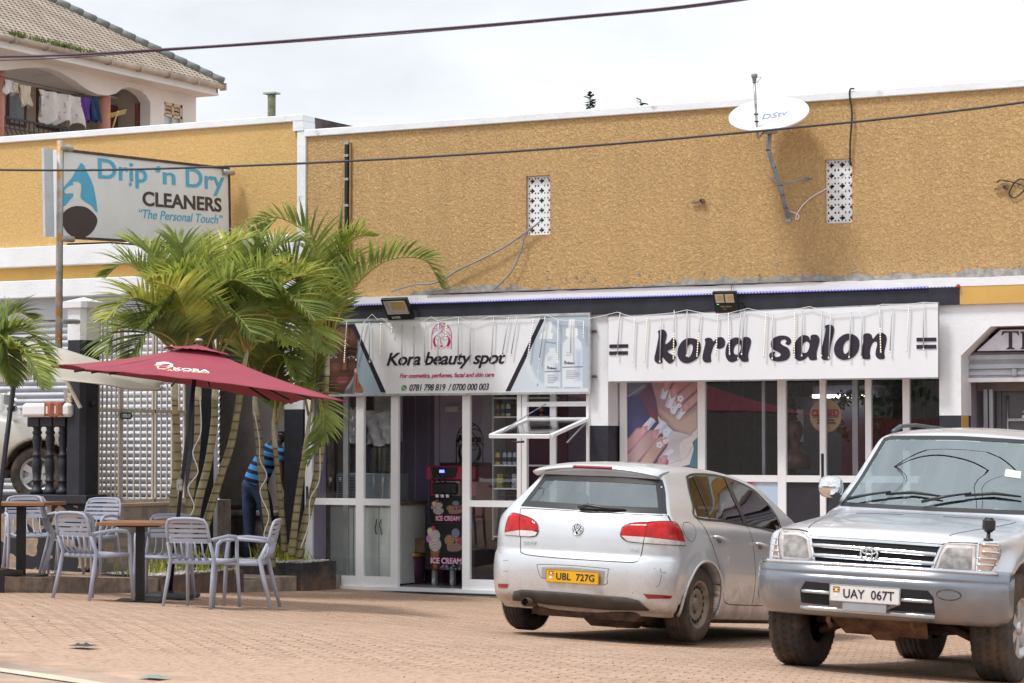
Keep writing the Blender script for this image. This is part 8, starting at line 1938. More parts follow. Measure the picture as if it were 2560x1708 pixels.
mb=MB();q=shit(131,375),shit(131,597);mb.add([FS(-.27,0,-.02),FS(-.10,0,-.02),FS(-.10,SH,-.02),FS(-.27,SH,-.02),FS(-.27,0,-.05),FS(-.10,0,-.05),FS(-.10,SH,-.05),FS(-.27,SH,-.05)],[(0,1,2,3),(7,6,5,4),(0,4,5,1),(1,5,6,2),(2,6,7,3),(3,7,4,0)]);mb.build('side_panel',mat('pale_blue_panel',(.52,.58,.64),.4),cs_)
def UV(zx,zy): h_=shit(zx/2.611,zy/2.611)-cBL;return float(h_ @ su),float(h_ @ sv)
def FZ(a,b,l=0): u,v=UV(a,b);return FS(u,v,l)
M_cyan=mat('cyan_ink',(.07,.42,.66),.35,var=.03)
def stext(txt,bl,br,htop,mi,nm='lettering',desc=0.0,**k):
    u0,v0=UV(*bl);u1,v1=UV(*br);mb=MB();put_text(mb,txt,FS,u0,(v0+v1)/2-desc,u1-u0,UV(bl[0],htop)[1]-v0+desc,**k);mb.build(nm,mi,cs_)
d_=UV(1420,1235)[1]-UV(1420,1280)[1]
stext('Drip',(640,1155),(960,1190),1030,M_cyan,bold=.015,desc=d_);stext('\u2018n',(1015,1195),(1145,1210),1078,M_cyan,bold=.015);stext('Dry',(1213,1215),(1465,1240),1092,M_cyan,bold=.015,desc=d_)
M_ink2=mat('charcoal_ink',(.045,.035,.045),.4);stext('CLEANERS',(930,1345),(1445,1385),1248,M_ink2,bold=.025)
stext('\u201cThe Personal Touch\u201d',(905,1425),(1453,1462),1365,M_cyan,shear=.25)
mb=MB();fshape(mb,FZ,[(530,1062),(570,1130),(610,1220),(636,1388),(600,1345),(548,1312),(525,1285),(530,1240),(528,1200),(500,1185),(470,1190),(480,1205),(450,1215),(420,1245),(430,1265),(470,1262),(478,1278),(460,1300),(405,1356),(405,1250),(430,1205),(470,1160)],n=2);fpoly(mb,FZ,[(838,1205),(850,1188),(862,1205),(850,1218)]);mb.build('drop_mark',M_cyan,cs_)
mb=MB();fshape(mb,FZ,[(407,1400),(450,1358),(510,1345),(575,1362),(632,1425),(618,1490),(570,1540),(500,1554),(440,1520),(407,1460)]);mb.build('flask_mark',M_ink2,cs_)
rp0,rp1=atd(150,352,26.95),atd(146,900,26.95);M_pole=mat('peeling_orange_pole',(.40,.38,.36),.6,.3,var=.2,vscale=6,var2=((.50,.25,.06),5,.52,.08))
MB().tube([rp0,(rp0+rp1)/2,rp1],.036,12).build('pole',M_pole,cs_);mb=MB();mb.tube([rp0+sdir*.05-[0,0,.1],rp1+sdir*.05],.013,6);mb.tube([FS(.05,-.08,.05),FS(.9,-.035,.05),FS(2.2,-.05,.05)],.012,6);mb.build('feed_cable',M_black,cs_)
for u,v in ((.08,SH+.02),(.08,-.02),(SWd-.04,SH-.05)): MB().tube([FS(u-.12,v,.03),FS(u+.10,v,.03)],.035,10).build('clamp',M_pole,cs_)
q=atd(195,805,27.3);MB().tube([atd(152,803,26.95),q],.03,10).build('wall_strut',M_steel,cs_)

# ---- red parasol
M_red=mat('wine_red_canvas',(.29,.042,.068),.8,var=.06,vscale=3,bump=.25,bscale=14);t=M_red.node_tree
def parasol(label,A,B,C,D,apex,base,m,vent=True,cat='parasol'):
    t_=thing('parasol',label,cat,base);A,B,C,D,ap=[np.array(q,float) for q in (A,B,C,D,apex)];cen=(A+B+C+D)/4
    def tri(P,Q,ap_,sag=.07,n=14,s0=0.0,lift=0.0):
        def fn(u,v):
            v=s0+(1-s0)*v if s0 else v;e=P*(1-u)+Q*u;mid=4*u*(1-u);p=ap_*(1-v)+e*v;return tuple(p+(cen-e)*.035*mid*v*v+np.array([0,0,-sag*math.sin(PI*v)*.45+.035*mid*v*v+lift+.004*math.sin(u*40+v*9)*v]))
        mb.grid(fn,n,n)
    mb=MB()
    for P,Q in ((A,B),(B,C),(C,D),(D,A)): tri(P,Q,ap)
    can=mb.build('canopy',m,t_);sd_=can.modifiers.new('t','SOLIDIFY');sd_.thickness=.006
    if vent:
        mb=MB();k=.22;ap2=ap+[0,0,.012]
        for P,Q in ((A,B),(B,C),(C,D),(D,A)): tri(ap2+(P-ap)*k+[0,0,.012],ap2+(Q-ap)*k+[0,0,.012],ap2,.01)
        mb.build('vent_cap',m,can).modifiers.new('t','SOLIDIFY').thickness=.005
    hub=ap+(cen-ap)*.55;pb=np.array(base,float)
    MB().tube([pb+[0,0,.02],pb*.5+hub*.5,ap+[0,0,.02]],.021,12).build('pole',mat('dark_metal_pole',(.035,.035,.045),.4,.4),t_)
    MB().lathe([(.05,-.04),(.05,.04)],c=tuple(hub),n=14).build('hub',M_black,t_)
    for Q in (A,B,C,D,(A+B)/2,(B+C)/2,(C+D)/2,(D+A)/2): e=Q+(cen-Q)*.22+[0,0,.03];rb_=MB().bar(tuple(ap+[0,0,-.07]),tuple(e+[0,0,-.035]),.016,.02).build('rib',M_black,t_);MB().bar(tuple(hub),tuple((ap+e)/2+[0,0,-.10]),.012,.016).build('strut',M_black,rb_)
    MB().ball(tuple(ap+[0,0,.06 if vent else .02]),(.04,.04,.02),10,6).build('finial',M_steel,t_)
    return t_,can,tri
pbase=onground(424,1497);ub=parasol('wine red square parasol tilted over the right table',atd(215,925,22.95),atd(867,1006,22.5),atd(728,1010,24.7),atd(109,918,25.1),atd(497,866,23.8),pbase,M_red)[0]
mb=MB();mb.bbox(-.24,.24,-.24,.24,0,.06,.02,M=Matrix.Translation(tuple(pbase)) @ Matrix.Rotation(R(12),4,'Z'));mb.lathe([(.05,.05),(.035,.09),(.035,.35)],c=tuple(pbase),n=14);mb.build('base_plate',mat('dark_grey_base',(.06,.06,.07),.6,var=.2),ub)
MB().bbox(-.02,.04,-.02,.02,0,.12,.01,M=Matrix.Translation(tuple(atd(447,1228,23.4)))).build('crank',M_steel,ub)
# print on the front panel
A_,B_,P_=[np.array(q) for q in (atd(109,918,23.2),atd(733,1010,22.6),atd(497,868,23.95))]
pn=np.cross(B_-A_,P_-A_);pn /= np.linalg.norm(pn);pn=pn if pn[2] > 0 else -pn
from mathutils.bvhtree import BVHTree
_cn=[c for c in ub.children if c.name.startswith('canopy')][0];_bv=BVHTree.FromPolygons([tuple(v.co+ub.location) for v in _cn.data.vertices],[tuple(p.vertices) for p in _cn.data.polygons])
def FP(a,b,l=0):      # print laid on the cloth
    d=Vector(ray(370+a/13.82,895+b/13.82)).normalized();h_=_bv.ray_cast(Vector(CAM),d);q=h_[0] if h_[0] is not None else Vector(CAM)+d*23;return tuple(q-d*(.010+l)+Vector((0,0,.004)))
def FPT(x0,y0,x1,y1,h0): return lambda u,v,n=0: FP(x0+(x1-x0)*u-v*.0,y0+(y1-y0)*u-v*h0,n)
mb=MB();fshape(mb,FP,[(200,258),(280,240),(290,180),(420,155),(600,148),(740,180),(870,240),(850,285),(890,310),(800,318),(700,300),(560,300),(440,280),(330,275)],lift=.0)
put_text(mb,'KORA',FPT(880,430,2130,515,95),0,0,1,1,bold=.04,lift=.002);mb.build('logo_lettering',M_white,ub)
mb=MB();fshape(mb,FP,[(300,300),(450,300),(700,320),(840,345),(760,350),(640,400),(450,412),(345,385)],lift=.0);put_text(mb,'Ice cream',FPT(650,455,2130,555,60),0,0,1,1,bold=.02,shear=.4,lift=.004);mb.build('logo_script',mat('pale_yellow_print',(.70,.58,.30),.6),ub)
# ---- cream awning parasol behind
M_cream2=mat('cream_canvas',(.50,.46,.40),.8,var=.06,vscale=2,bump=.25,bscale=10)
cb2=onground(-4,1440,.15);t_=thing('cream_parasol','drooping cream parasol behind the red one at the left edge','parasol',cb2)
pu=[atd(*q) for q in ((-90,868,26.2),(40,850,26.6),(130,860,26.8),(230,890,26.9),(330,932,26.9),(410,962,26.9))];pl_=[atd(*q) for q in ((-90,962,26.0),(10,954,26.1),(75,944,26.2),(240,960,26.3),(330,975,26.5),(410,974,26.7))]
pu,pl_=catmull(pu,5),catmull(pl_,5);mb=MB();nU=len(pu);mb.grid(lambda u,v: tuple(pu[int(round(u*(nU-1)))]*(1-v)+pl_[int(round(u*(nU-1)))]*v+np.array([.0,-.10*math.sin(PI*v),-.03*math.sin(v*14+u*3)])),nU-1,12);mb.build('canopy',M_cream2,t_).modifiers.new('t','SOLIDIFY').thickness=.006
fl_=[atd(-60,893,25.6),atd(75,905,25.6),atd(76,951,25.6),atd(-60,957,25.6)];mb=MB();mb.grid(lambda u,v: tuple((fl_[0]*(1-u)+fl_[1]*u)*(1-v)+(fl_[3]*(1-u)+fl_[2]*u)*v+np.array([0,.02*math.sin(u*20),0])),14,5);mb.build('valance',M_cream2,t_)
MB().tube([atd(36,950,24.6),atd(14,1120,24.4),atd(-3,1260,24.3),cb2],.026,10).build('pole',MATS['dark_metal_pole'],t_);MB().lathe([(.24,.0),(.24,.05),(.04,.08)],c=tuple(cb2),n=20).build('base_plate',M_black,t_)

# ---- tables and chairs
M_top=mat('brown_laminate_top',(.30,.135,.065),.35,var=.12,vscale=5)
def table(label,px,py,d,rot,h,tz):
    c=CAM+ray(px,py)*d;x,y=c[0],c[1];z=tz(x,y);t_=thing('cafe_table',label,'table',(x,y,z),'small square tables',rot)
    bevel(MB().box(-.36,.36,-.36,.36,h-.032,h).build('table_top',M_top,t_,local=True),.004);MB().box(-.2,.2,-.2,.2,h-.05,h-.033).build('support_plate',M_black,t_,local=True)
    bevel(MB().box(-.04,.04,-.04,.04,.02,h-.05).build('column',M_black,t_,local=True),.004);bevel(MB().box(-.22,.22,-.22,.22,0,.022).build('base_plate',M_black,t_,local=True),.004)
    return t_
table('square brown table under the red parasol',350,1495,23.2,R(27),.77,G);table('square brown table on the terrace at the left edge',52,1447,24.6,R(20),.76,lambda x,y: T(y))
M_chair=mat('lavender_grey_plastic',(.35,.37,.455),.45,var=.04,vscale=3)
def make_chair():
    t_=thing('armchair','x','chair',(0,0,0),'lavender grey plastic armchairs');E_=lambda mb,n,par=t_: mb.build(n,M_chair,par,local=True)
    mb=MB();mb.grid(lambda u,v: (-.215+.43*u,-.20+.42*v,.445-.012*math.sin(PI*u)),8,6);o=E_(mb,'seat');s_=o.modifiers.new('t','SOLIDIFY');s_.thickness=.022
    bk=lambda x,z: (x,-.215-.035*math.cos(x*5)-(z-.45)*.24,z)
    mb=MB()
    for z,h in ((.812,.030),(.766,.030),(.722,.030),(.678,.030),(.630,.044)):
        wd=.198 if z < .80 else .175;vs=[];n=10
        for i in range(n+1):
            x=-wd+2*wd*i/n
            for dz,dy in ((-h/2,0),(h/2,0),(h/2,.014),(-h/2,.014)): p=bk(x,z+dz-(.012*(abs(x)/wd)**4 if z > .8 else 0));vs.append((p[0],p[1]+dy,p[2]))
        mb.add(vs,[(i*4+k,i*4+(k+1) % 4,(i+1)*4+(k+1) % 4,(i+1)*4+k) for i in range(n) for k in range(4)])
    E_(mb,'back_slats');mb=MB();mb.tube([bk(-.215,.60),bk(-.213,.70),bk(-.205,.78),bk(-.18,.822),bk(-.12,.835),bk(0,.838),bk(.12,.835),bk(.18,.822),bk(.205,.78),bk(.213,.70),bk(.215,.60)],.014,8);E_(mb,'back_frame')
    mb=MB()
    for x in (-.14,-.07,0,.07,.14): mb.tube([bk(x,.62),bk(x,.52),(x,-.215,.47),(x,-.15,.448)],.012,6,flat=(1.3,.6))
    E_(mb,'lower_slats')
    for sx in (-1,1):
        mb=MB();mb.tube([bk(sx*.215,.62),(sx*.222,-.20,.47),(sx*.228,-.235,.30),(sx*.245,-.315,.0)],[.015,.018,.019,.014],8,flat=(1,1.2));E_(mb,'leg')
        mb=MB();mb.tube([(sx*.275,.235,.0),(sx*.26,.215,.30),(sx*.255,.205,.50),(sx*.262,.19,.615),(sx*.265,.15,.655),(sx*.262,.0,.665),(sx*.24,-.17,.650),bk(sx*.205,.635)],[.014,.018,.018,.017,.017,.016,.014,.012],8,flat=(1.15,1));E_(mb,'leg')
        mb=MB();mb.tube([(sx*.222,-.20,.43),(sx*.235,0,.432),(sx*.255,.20,.43)],.014,6,flat=(.7,1.6));E_(mb,'seat_rail')
    mb=MB();mb.tube([(-.25,.21,.43),(.25,.21,.43)],.014,6,flat=(.7,1.6));mb.tube([(-.22,-.2,.43),(.22,-.2,.43)],.014,6,flat=(.7,1.6));E_(mb,'seat_rail')
    return t_
ch0=make_chair();VA=R(90)+YAW
for i,(px,py,d,rel,lb_,terr) in enumerate(((237,1499,22.9,-36,'chair seen from behind left of the right table, nearest the kerb',0),(505,1510,22.45,-20,'chair seen from behind in front of the parasol base',0),(607,1508,22.9,86,'chair in side view at the right end of the red parasol, facing left',0),(412,1490,24.0,178,'chair behind the right table, facing the camera',0),
    (75,1430,25.7,200,'chair behind the left table with its round back to the wall',1),(178,1438,25.0,-75,'chair in side view just right of the left table',1),(222,1432,26.0,160,'chair by the gate pillar on the terrace, partly hidden',1))):
    c=ch0 if i == 0 else copy_tree(ch0);q=CAM+ray(px,py)*d;z=T(q[1]) if terr else G(q[0],q[1]);c.location=(q[0],q[1],z);c.rotation_euler=(0,0,VA-PI/2+R(rel));c['label']=lb_

# ---- palms
def leafmat(name,c0,c1,tr=.45):
    m=bpy.data.materials.new(name);m.use_nodes=True;t=m.node_tree;b=t.nodes['Principled BSDF'];b.inputs['Roughness'].default_value=.38;b.inputs['Specular IOR Level'].default_value=.55
    tc=N(t,'ShaderNodeTexCoord');n1=N(t,'ShaderNodeTexNoise',Scale=3.5,Detail=3);t.links.new(tc.outputs['Object'],n1.inputs['Vector']);r1=N(t,'ShaderNodeValToRGB');r1.color_ramp.elements[0].position=.36;r1.color_ramp.elements[1].position=.66;r1.color_ramp.elements[0].color=(*c0,1);r1.color_ramp.elements[1].color=(*c1,1)
    t.links.new(n1.outputs[0],r1.inputs[0]);t.links.new(r1.outputs[0],b.inputs['Base Color']);tl=N(t,'ShaderNodeBsdfTranslucent');t.links.new(r1.outputs[0],tl.inputs[0]);mx=N(t,'ShaderNodeMixShader');mx.inputs[0].default_value=tr;o=t.nodes['Material Output'];t.links.new(b.outputs[0],mx.inputs[1]);t.links.new(tl.outputs[0],mx.inputs[2]);t.links.new(mx.outputs[0],o.inputs[0]);return m
M_pl1=leafmat('palm_leaf_green',(.19,.26,.06),(.42,.48,.12));M_pl2=leafmat('palm_leaf_yellow',(.26,.31,.05),(.58,.58,.13));M_pl3=leafmat('palm_leaf_dark',(.12,.175,.045),(.28,.34,.09))
M_rach=mat('tan_leaf_stalk',(.38,.30,.08),.5,var=.2,vscale=5)
m=mat('ringed_palm_trunk',(.30,.27,.15),.7,var=.25,vscale=5,bump=.3);M_trunk=m;tt=m.node_tree;bb=tt.nodes['Principled BSDF'];tcx=N(tt,'ShaderNodeTexCoord');wv=N(tt,'ShaderNodeTexWave',Scale=3.1,Distortion=.8);wv.bands_direction='Z';tt.links.new(tcx.outputs['Object'],wv.inputs['Vector']);rv=N(tt,'ShaderNodeValToRGB');rv.color_ramp.elements[0].position=.04;rv.color_ramp.elements[1].position=.17;tt.links.new(wv.outputs['Color'],rv.inputs[0]);mx_=N(tt,'ShaderNodeMixRGB');tt.links.new(rv.outputs[0],mx_.inputs[0]);old=bb.inputs['Base Color'].links[0].from_socket;tt.links.new(old,mx_.inputs[2]);mx_.inputs[1].default_value=(.12,.09,.05,1);tt.links.new(mx_.outputs[0],bb.inputs['Base Color'])
M_shaft=mat('pale_crownshaft',(.50,.47,.34),.5,var=.2,vscale=4,var2=((.45,.26,.06),3,.55,.12))
def frond(par,pts,m,rg,L=.50,nl=46,up=.6,side_bias=0.0,droop=.38):
    P=catmull([np.array(q,float) for q in pts],8);P=[Vector(q) for q in P];n=len(P);seg=[0.0]
    for a,b in zip(P[:-1],P[1:]): seg.append(seg[-1]+(b-a).length)
    tot=seg[-1];rch=MB();rch.tube(P,[.014*(1-.8*i/(n-1))+.002 for i in range(n)],6);mb=MB()
    def at(s):
        for i in range(n-1):
            if seg[i+1] >= s: f_=(s-seg[i])/(seg[i+1]-seg[i]+1e-9);return P[i].lerp(P[i+1],f_),(P[i+1]-P[i]).normalized()
        return P[-1],(P[-1]-P[-2]).normalized()
    for k in range(nl):
        t=.16+.84*(k+.5)/nl
        for sd in (-1,1):
            p,tg_=at(tot*min(.999,t+rg.uniform(-.006,.006)));lat=tg_.cross(Vector((0,0,1)))
            if lat.length < .1: lat=tg_.cross(Vector((0,1,0)))
            lat.normalize();nrm_=lat.cross(tg_).normalized();l=L*(math.sin(PI*min(1,t*.80+.17))**.75)*rg.uniform(.88,1.08);fw=.55+.75*t
            d=(lat*sd*(1-side_bias*sd)+tg_*fw+nrm_*up*(1 if nrm_.z > 0 else -1)+Vector((rg.uniform(-.12,.12),rg.uniform(-.12,.12),rg.uniform(-.1,.1)))).normalized()
            g_=Vector((0,0,-1));q=[p];dd=d.copy()
            for s_ in range(4): dd=(dd+g_*droop*.16*(s_+.5)).normalized();q.append(q[-1]+dd*l/4)
            wv_=d.cross(nrm_);wv_=(wv_.normalized() if wv_.length > .01 else lat)*.5+nrm_*rg.uniform(-.25,.25);wv_.normalize();ws=[.008,.018,.017,.010,.0015]
            vs=[]
            for a,w_ in zip(q,ws): vs += [a-wv_*w_,a+wv_*w_]
            mb.add(vs,[(2*i,2*i+1,2*i+3,2*i+2) for i in range(4)])
    f_=mb.build('frond',m,par);rch.build('stalk',M_rach,f_);return f_
def palm(label,tr,dep,r,fronds,seed,shaft=None,L=.60,spear=None):
    rg=random.Random(seed);P=[atd(a,b,c) for (a,b),c in zip(tr,np.linspace(dep[0],dep[1],len(tr)))];t_=thing('palm_tree',label,'palm',P[0]);PC=catmull(P,8);nP=len(PC)
    pts=[];rs=[]
    for i,p in enumerate(PC): pts.append(p);rs.append(r*(1.12-.3*i/nP))
    MB().tube(pts,rs,12).build('trunk',M_trunk,t_)
    if shaft:
        S=[P[-1]]+[atd(a,b,dep[1]) for a,b in shaft];SCt=catmull(S,6);MB().tube(SCt,[r*.95*(1-.55*i/len(SCt)) for i in range(len(SCt))],10).build('crownshaft',M_shaft,t_)
    for fr_ in fronds:
        pts_,mm,o=fr_[0],fr_[1],(fr_[2] if len(fr_) > 2 else {});dd=o.get('dd',0);D0=dep[1];n=len(pts_)
        frond(t_,[atd(a,b,D0+dd*i/(n-1)) for i,(a,b) in enumerate(pts_)],mm,rg,L=o.get('L',L),nl=o.get('n',52),up=o.get('up',.6),droop=o.get('dr',.34))
    if spear: a,b=atd(*spear[0],dep[1]),atd(*spear[1],dep[1]);MB().tube([a,(a+b)/2,b],[.035,.03,.004],8,flat=(1,.5)).build('spear_leaf',M_pl3,t_)
    return t_
g,y_,k_=M_pl1,M_pl2,M_pl3
palm('leftmost palm trunk with pale broken leaf sheath, crown leaning left',[(432,1335),(433,1250),(445,1150),(440,1060),(437,1000)],(26.9,26.6),.042,[
    ([(452,900),(420,800),(340,745),(262,800)],y_,{'dd': -.9}),([(450,900),(380,830),(300,820),(262,880)],g,{'dd': -.5}),([(455,880),(400,740),(320,660),(262,690)],g,{'dd': .3}),([(458,880),(430,740),(380,640),(310,600)],g,{'dd': .6,'up': .6}),
    ([(455,900),(430,850),(370,830),(320,900)],k_,{'dd': -.9}),([(452,905),(470,820),(440,730),(370,700)],y_,{'dd': -1.1})],1,[(440,940),(452,880)])
palm('second palm trunk from the left, wrapped in white wire',[(462,1335),(475,1240),(492,1120),(495,1000)],(27.0,26.8),.042,[
    ([(500,890),(470,720),(455,620),(405,590)],g,{'dd': .4,'up': .7}),([(502,890),(500,740),(520,640),(590,600)],y_,{'dd': .2,'up': .7}),([(498,900),(450,800),(400,770),(350,820)],k_,{'dd': -1.0}),([(505,900),(540,820),(590,790),(640,850)],k_,{'dd': -.9}),([(500,880),(520,760),(580,700),(660,740)],g,{'dd': -.6})],2,[(498,930),(500,880)])
palm('third palm trunk from the left, just behind the parasol pole',[(482,1335),(497,1250),(520,1160),(535,1060),(537,1000)],(27.3,27.2),.045,[
    ([(545,880),(540,720),(570,620),(640,590)],y_,{'dd': .5,'up': .7}),([(545,880),(590,760),(650,680),(730,690)],g,{'dd': -.6}),([(540,890),(510,760),(450,690),(380,700)],y_,{'dd': -.8}),([(548,890),(610,800),(680,790),(720,860)],g,{'dd': -.8}),([(542,885),(560,740),(600,660),(650,640)],g,{'dd': .9,'up': .8})],3,[(541,930),(545,875)])
palm('palm with trunk leaning right between parasol pole and cement panel',[(505,1345),(530,1260),(552,1190),(578,1110),(592,1040),(600,980)],(27.4,27.3),.043,[
    ([(620,870),(640,720),(690,620),(760,600)],g,{'dd': .5,'up': .7}),([(620,870),(680,740),(760,690),(840,740)],y_,{'dd': -.4}),([(618,880),(600,740),(620,640),(680,560)],g,{'dd': .8,'up': .7}),([(622,880),(700,800),(770,800),(815,880)],g,{'dd': -.9}),([(615,885),(570,770),(500,720),(430,760)],k_,{'dd': -.9}),([(622,880),(660,780),(720,740),(790,800)],k_,{'dd': -1.1})],4,[(608,930),(620,870)])
palm('palm with white wire spiral in front of the bending man',[(680,1420),(668,1300),(655,1190),(648,1110),(641,1040)],(28.4,28.3),.046,[
    ([(640,960),(670,900),(710,890),(745,950)],k_,{'dd': -.6,'L': .4}),([(640,960),(650,860),(700,800),(770,830)],g,{'dd': -.6}),([(640,960),(600,860),(560,830),(500,870)],k_,{'dd': -.4}),([(641,950),(660,800),(720,700),(800,690)],g,{'dd': .4})],5,[(638,1000),(640,950)])
palm('slender palm with orange stem over the man in the striped shirt',[(712,1380),(704,1280),(694,1180),(688,1120)],(28.4,28.3),.034,[
    ([(690,1060),(715,985),(790,985),(808,1070),(770,1160)],g,{'dd': -.7,'L': .42,'n': 50}),([(690,1060),(690,950),(715,900),(760,930)],k_,{'dd': -.2,'L': .3}),([(690,1055),(670,940),(620,900),(560,960)],k_,{'dd': .3})],6,[(684,1060),(690,1000)],L=.42)
palm('short palm trunk leaning right in front of the navy corner column',[(728,1390),(740,1290),(752,1200),(762,1140)],(28.3,28.2),.040,[
    ([(772,1040),(740,900),(680,830),(610,870)],k_,{'dd': .1}),([(778,1030),(790,860),(770,740),(700,660)],g,{'dd': .4})],7,[(768,1090),(776,1030)],L=.42)
palm('tallest palm at the right, its crown arching over the beauty banner',[(745,1395),(765,1300),(790,1200),(803,1120),(812,1010),(815,940)],(28.4,28.3),.046,[
    ([(822,860),(870,740),(960,655),(1060,650),(1105,720)],g,{'dd': -.3,'n': 60,'L': .52,'up': .9}),([(822,860),(850,720),(855,620),(915,560)],y_,{'dd': .1,'up': .7}),([(820,860),(800,700),(780,600),(700,545),(630,560)],g,{'dd': -.3,'n': 56,'up': .8}),([(818,860),(780,740),(720,650),(640,640)],g,{'dd': -.5}),
    ([(818,862),(760,790),(700,780),(660,850)],y_,{'dd': -.8}),([(820,858),(830,700),(880,600),(945,590)],y_,{'dd': -.1,'up': .8,'L': .4}),([(818,870),(800,800),(820,720),(880,690)],k_,{'dd': .5})],8,[(818,890),(824,830)],spear=((848,640),(856,484)))
lp=onground(-60,1420,.15);palm('palm outside the left edge whose fronds reach into the picture',[(-62,1420),(-60,1200),(-55,1000)],(24.2,24.2),.05,[([(-50,930),(0,850),(70,830),(130,910)],g,{'dd': -.1}),([(-50,930),(-10,820),(40,780),(85,800)],k_,{'dd': .5}),([(-50,930),(0,880),(60,880),(110,970)],g,{'dd': -.6}),([(-50,935),(-20,850),(10,850),(30,960)],k_,{'dd': -.4})],9,[(-55,960),(-50,920)],L=.42)
for lb_,pts_,d_ in (('white wire wound round the second palm trunk',[(500,990),(502,1080),(482,1130),(495,1180),(470,1220),(485,1265),(470,1300)],26.7),('white wire wound round the palm in front of the man',[(636,1030),(648,1100),(650,1150),(667,1190),(650,1230),(672,1290),(660,1340),(682,1390)],28.2),('white wire hanging beside the two right palm trunks',[(800,1120),(798,1200),(775,1250),(772,1310),(752,1370)],28.2)):
    cable('wire',lb_,[atd(a,b,d_) for a,b in pts_],.006,M_white,'wire')
# ---- pale off-roader in the raised yard behind the balusters
YC=-1.85
def FR(x,y,z):
    ax_=np.abs(x);pr=rS(y+.22*(ax_/.85)**2.5*np.clip((y+.3)/.8,0,1),z);d=smax(pr,(ax_-rW(z))*.95,.09);return np.maximum(d,-np.maximum(np.hypot(y,z-.34)-.40,.50-ax_))
rS=Field2([tuple(p[:2]) for p in catmull([(-2.2,.28),(.34,.28),(.44,.36),(.48,.55),(.46,.78),(.36,.90),(.1,.98),(-.45,1.05),(-.95,1.45),(-1.2,1.60),(-1.9,1.64),(-2.2,1.5),(-2.28,.9),(-2.25,.4)],6)],-3.2,1.3,.0,1.9,.012,2);rW=pchip([.25,.4,.7,.95,1.05,1.3,1.6],[.80,.86,.90,.88,.84,.76,.64])
wc=aty(92,1180,YC);zg_=1.15;M3=np.eye(4);M3[:3,0]=(.438,-.899,0);M3[:3,1]=(.899,.438,0);M3[:3,2]=(0,0,1);M3[:3,3]=(wc[0]-.438*.86,YC+.899*.86,zg_)
rc=Car(FR,M3);rv_=thing('parked_suv','pale cream car parked in the raised yard behind the black balusters','car',(0,0,0));set_frame(rv_,M3);Pr=rc.shell(-1.7,.05,.75,260,90,40,R_=1.5);shell_mesh('body',Pr,[paint('cream_metallic_paint',(.62,.59,.53),.4),M_under],rv_,matfn=lambda C: ((np.hypot(C[:,1],C[:,2]-.34) < .398) | (C[:,2] < .32)).astype(int))
tyre(rv_,1,(.76,0,.33),.33,.22,.20,'road',rimkind='alloy');tyre(rv_,1,(.76,-2.0,.33),.33,.22,.20,'road',rimkind='alloy')
mb=MB();rc.line(mb,'right',[(-.52,1.05),(-.50,.85),(-.46,.6),(-.50,.34)],.008);mb.build('door_gap',MATS['panel_gap'],rv_,local=True);rc.panel('side_window','right',[(-.62,1.07),(-1.9,1.07),(-1.9,1.50),(-1.2,1.50)],M_blacktrim,rv_,off=.004);rc.panel('door_moulding','right',[(-.62,.62),(-1.9,.62),(-1.9,.67),(-.62,.67)],M_clearlens,rv_,off=.012);rc.panel('side_lamp','right',[(-.36+.035*math.cos(a),.80+.025*math.sin(a)) for a in np.arange(0,6.2,.6)],mat('amber_lens',(.5,.3,.1),.2),rv_,off=.006)
rc.panel('sill_trim','right',[(-.50,.30),(-1.9,.30),(-1.9,.40),(-.50,.42)],M_blacktrim,rv_,off=.006)
p=rc.onplane(25,998,0,.98);mb=MB();mb.bbox(.90,1.08,p[1]-.06,p[1]+.07,p[2]-.10,p[2]+.09,.04);mb.build('wing_mirror',M_chrome,rv_,local=True);MB().bbox(.80,.95,p[1]-.05,p[1]+.05,p[2]-.15,p[2]-.07,.02).build('mirror_foot',M_blacktrim,rv_,local=True)

# ---- man bending behind the corner column
DM=30.3
def pm(px,py,dd=0.0): return Vector(atd(px,py,DM+dd))
def skin(name,chains,m,par,sub=2):
    """chains: list of [(point, radius[, radius2])]; joined at equal points"""
    vs=[];es=[];rs=[];key={}
    for ch in chains:
        prev=None
        for p,r in ch:
            k=tuple(round(c,3) for c in p)
            if k not in key: key[k]=len(vs);vs.append(tuple(p));rs.append(r)
            i=key[k]
            if prev is not None: es.append((prev,i))
            prev=i
    off=par.location if par else Vector();me=bpy.data.meshes.new(name);me.from_pydata([tuple(Vector(v)-off) for v in vs],es,[]);o=bpy.data.objects.new(name,me);COL.objects.link(o);o.parent=par;me.materials.append(m)
    md=o.modifiers.new('skin','SKIN');md.use_smooth_shade=True;md.branch_smoothing=.4
    for i,r in enumerate(rs): r2=r if isinstance(r,tuple) else (r,r);me.skin_vertices[0].data[i].radius=r2;me.skin_vertices[0].data[i].use_root=(i == 0)
    s_=o.modifiers.new('s','SUBSURF');s_.levels=sub;s_.render_levels=sub;return o
ft1,ft2=pm(618,1404),pm(672,1404,-.15);pe_=thing('person','man in blue striped polo and jeans bending behind the corner column','person',ft1)
hip=pm(636,1212,-.05);hL,hR=pm(622,1225,.03),pm(655,1228,-.14);kL,kR=pm(624,1315,.02),pm(672,1318,-.18);wst=pm(648,1180,-.05);chs=pm(670,1140,-.05);shc=pm(690,1112,-.05);nk=pm(700,1103,-.04);hd=pm(708,1090,-.04);sR=pm(702,1132,-.24);eR=pm(705,1185,-.30);wR=pm(716,1232,-.28);sL=pm(684,1112,.16);eL=pm(716,1165,.12)
M_skin=mat('dark_brown_skin',(.055,.028,.02),.5,var=.1);M_jean=mat('worn_blue_denim',(.022,.038,.085),.85,var=.3,vscale=7,var2=((.07,.10,.17),4,.56,.15))
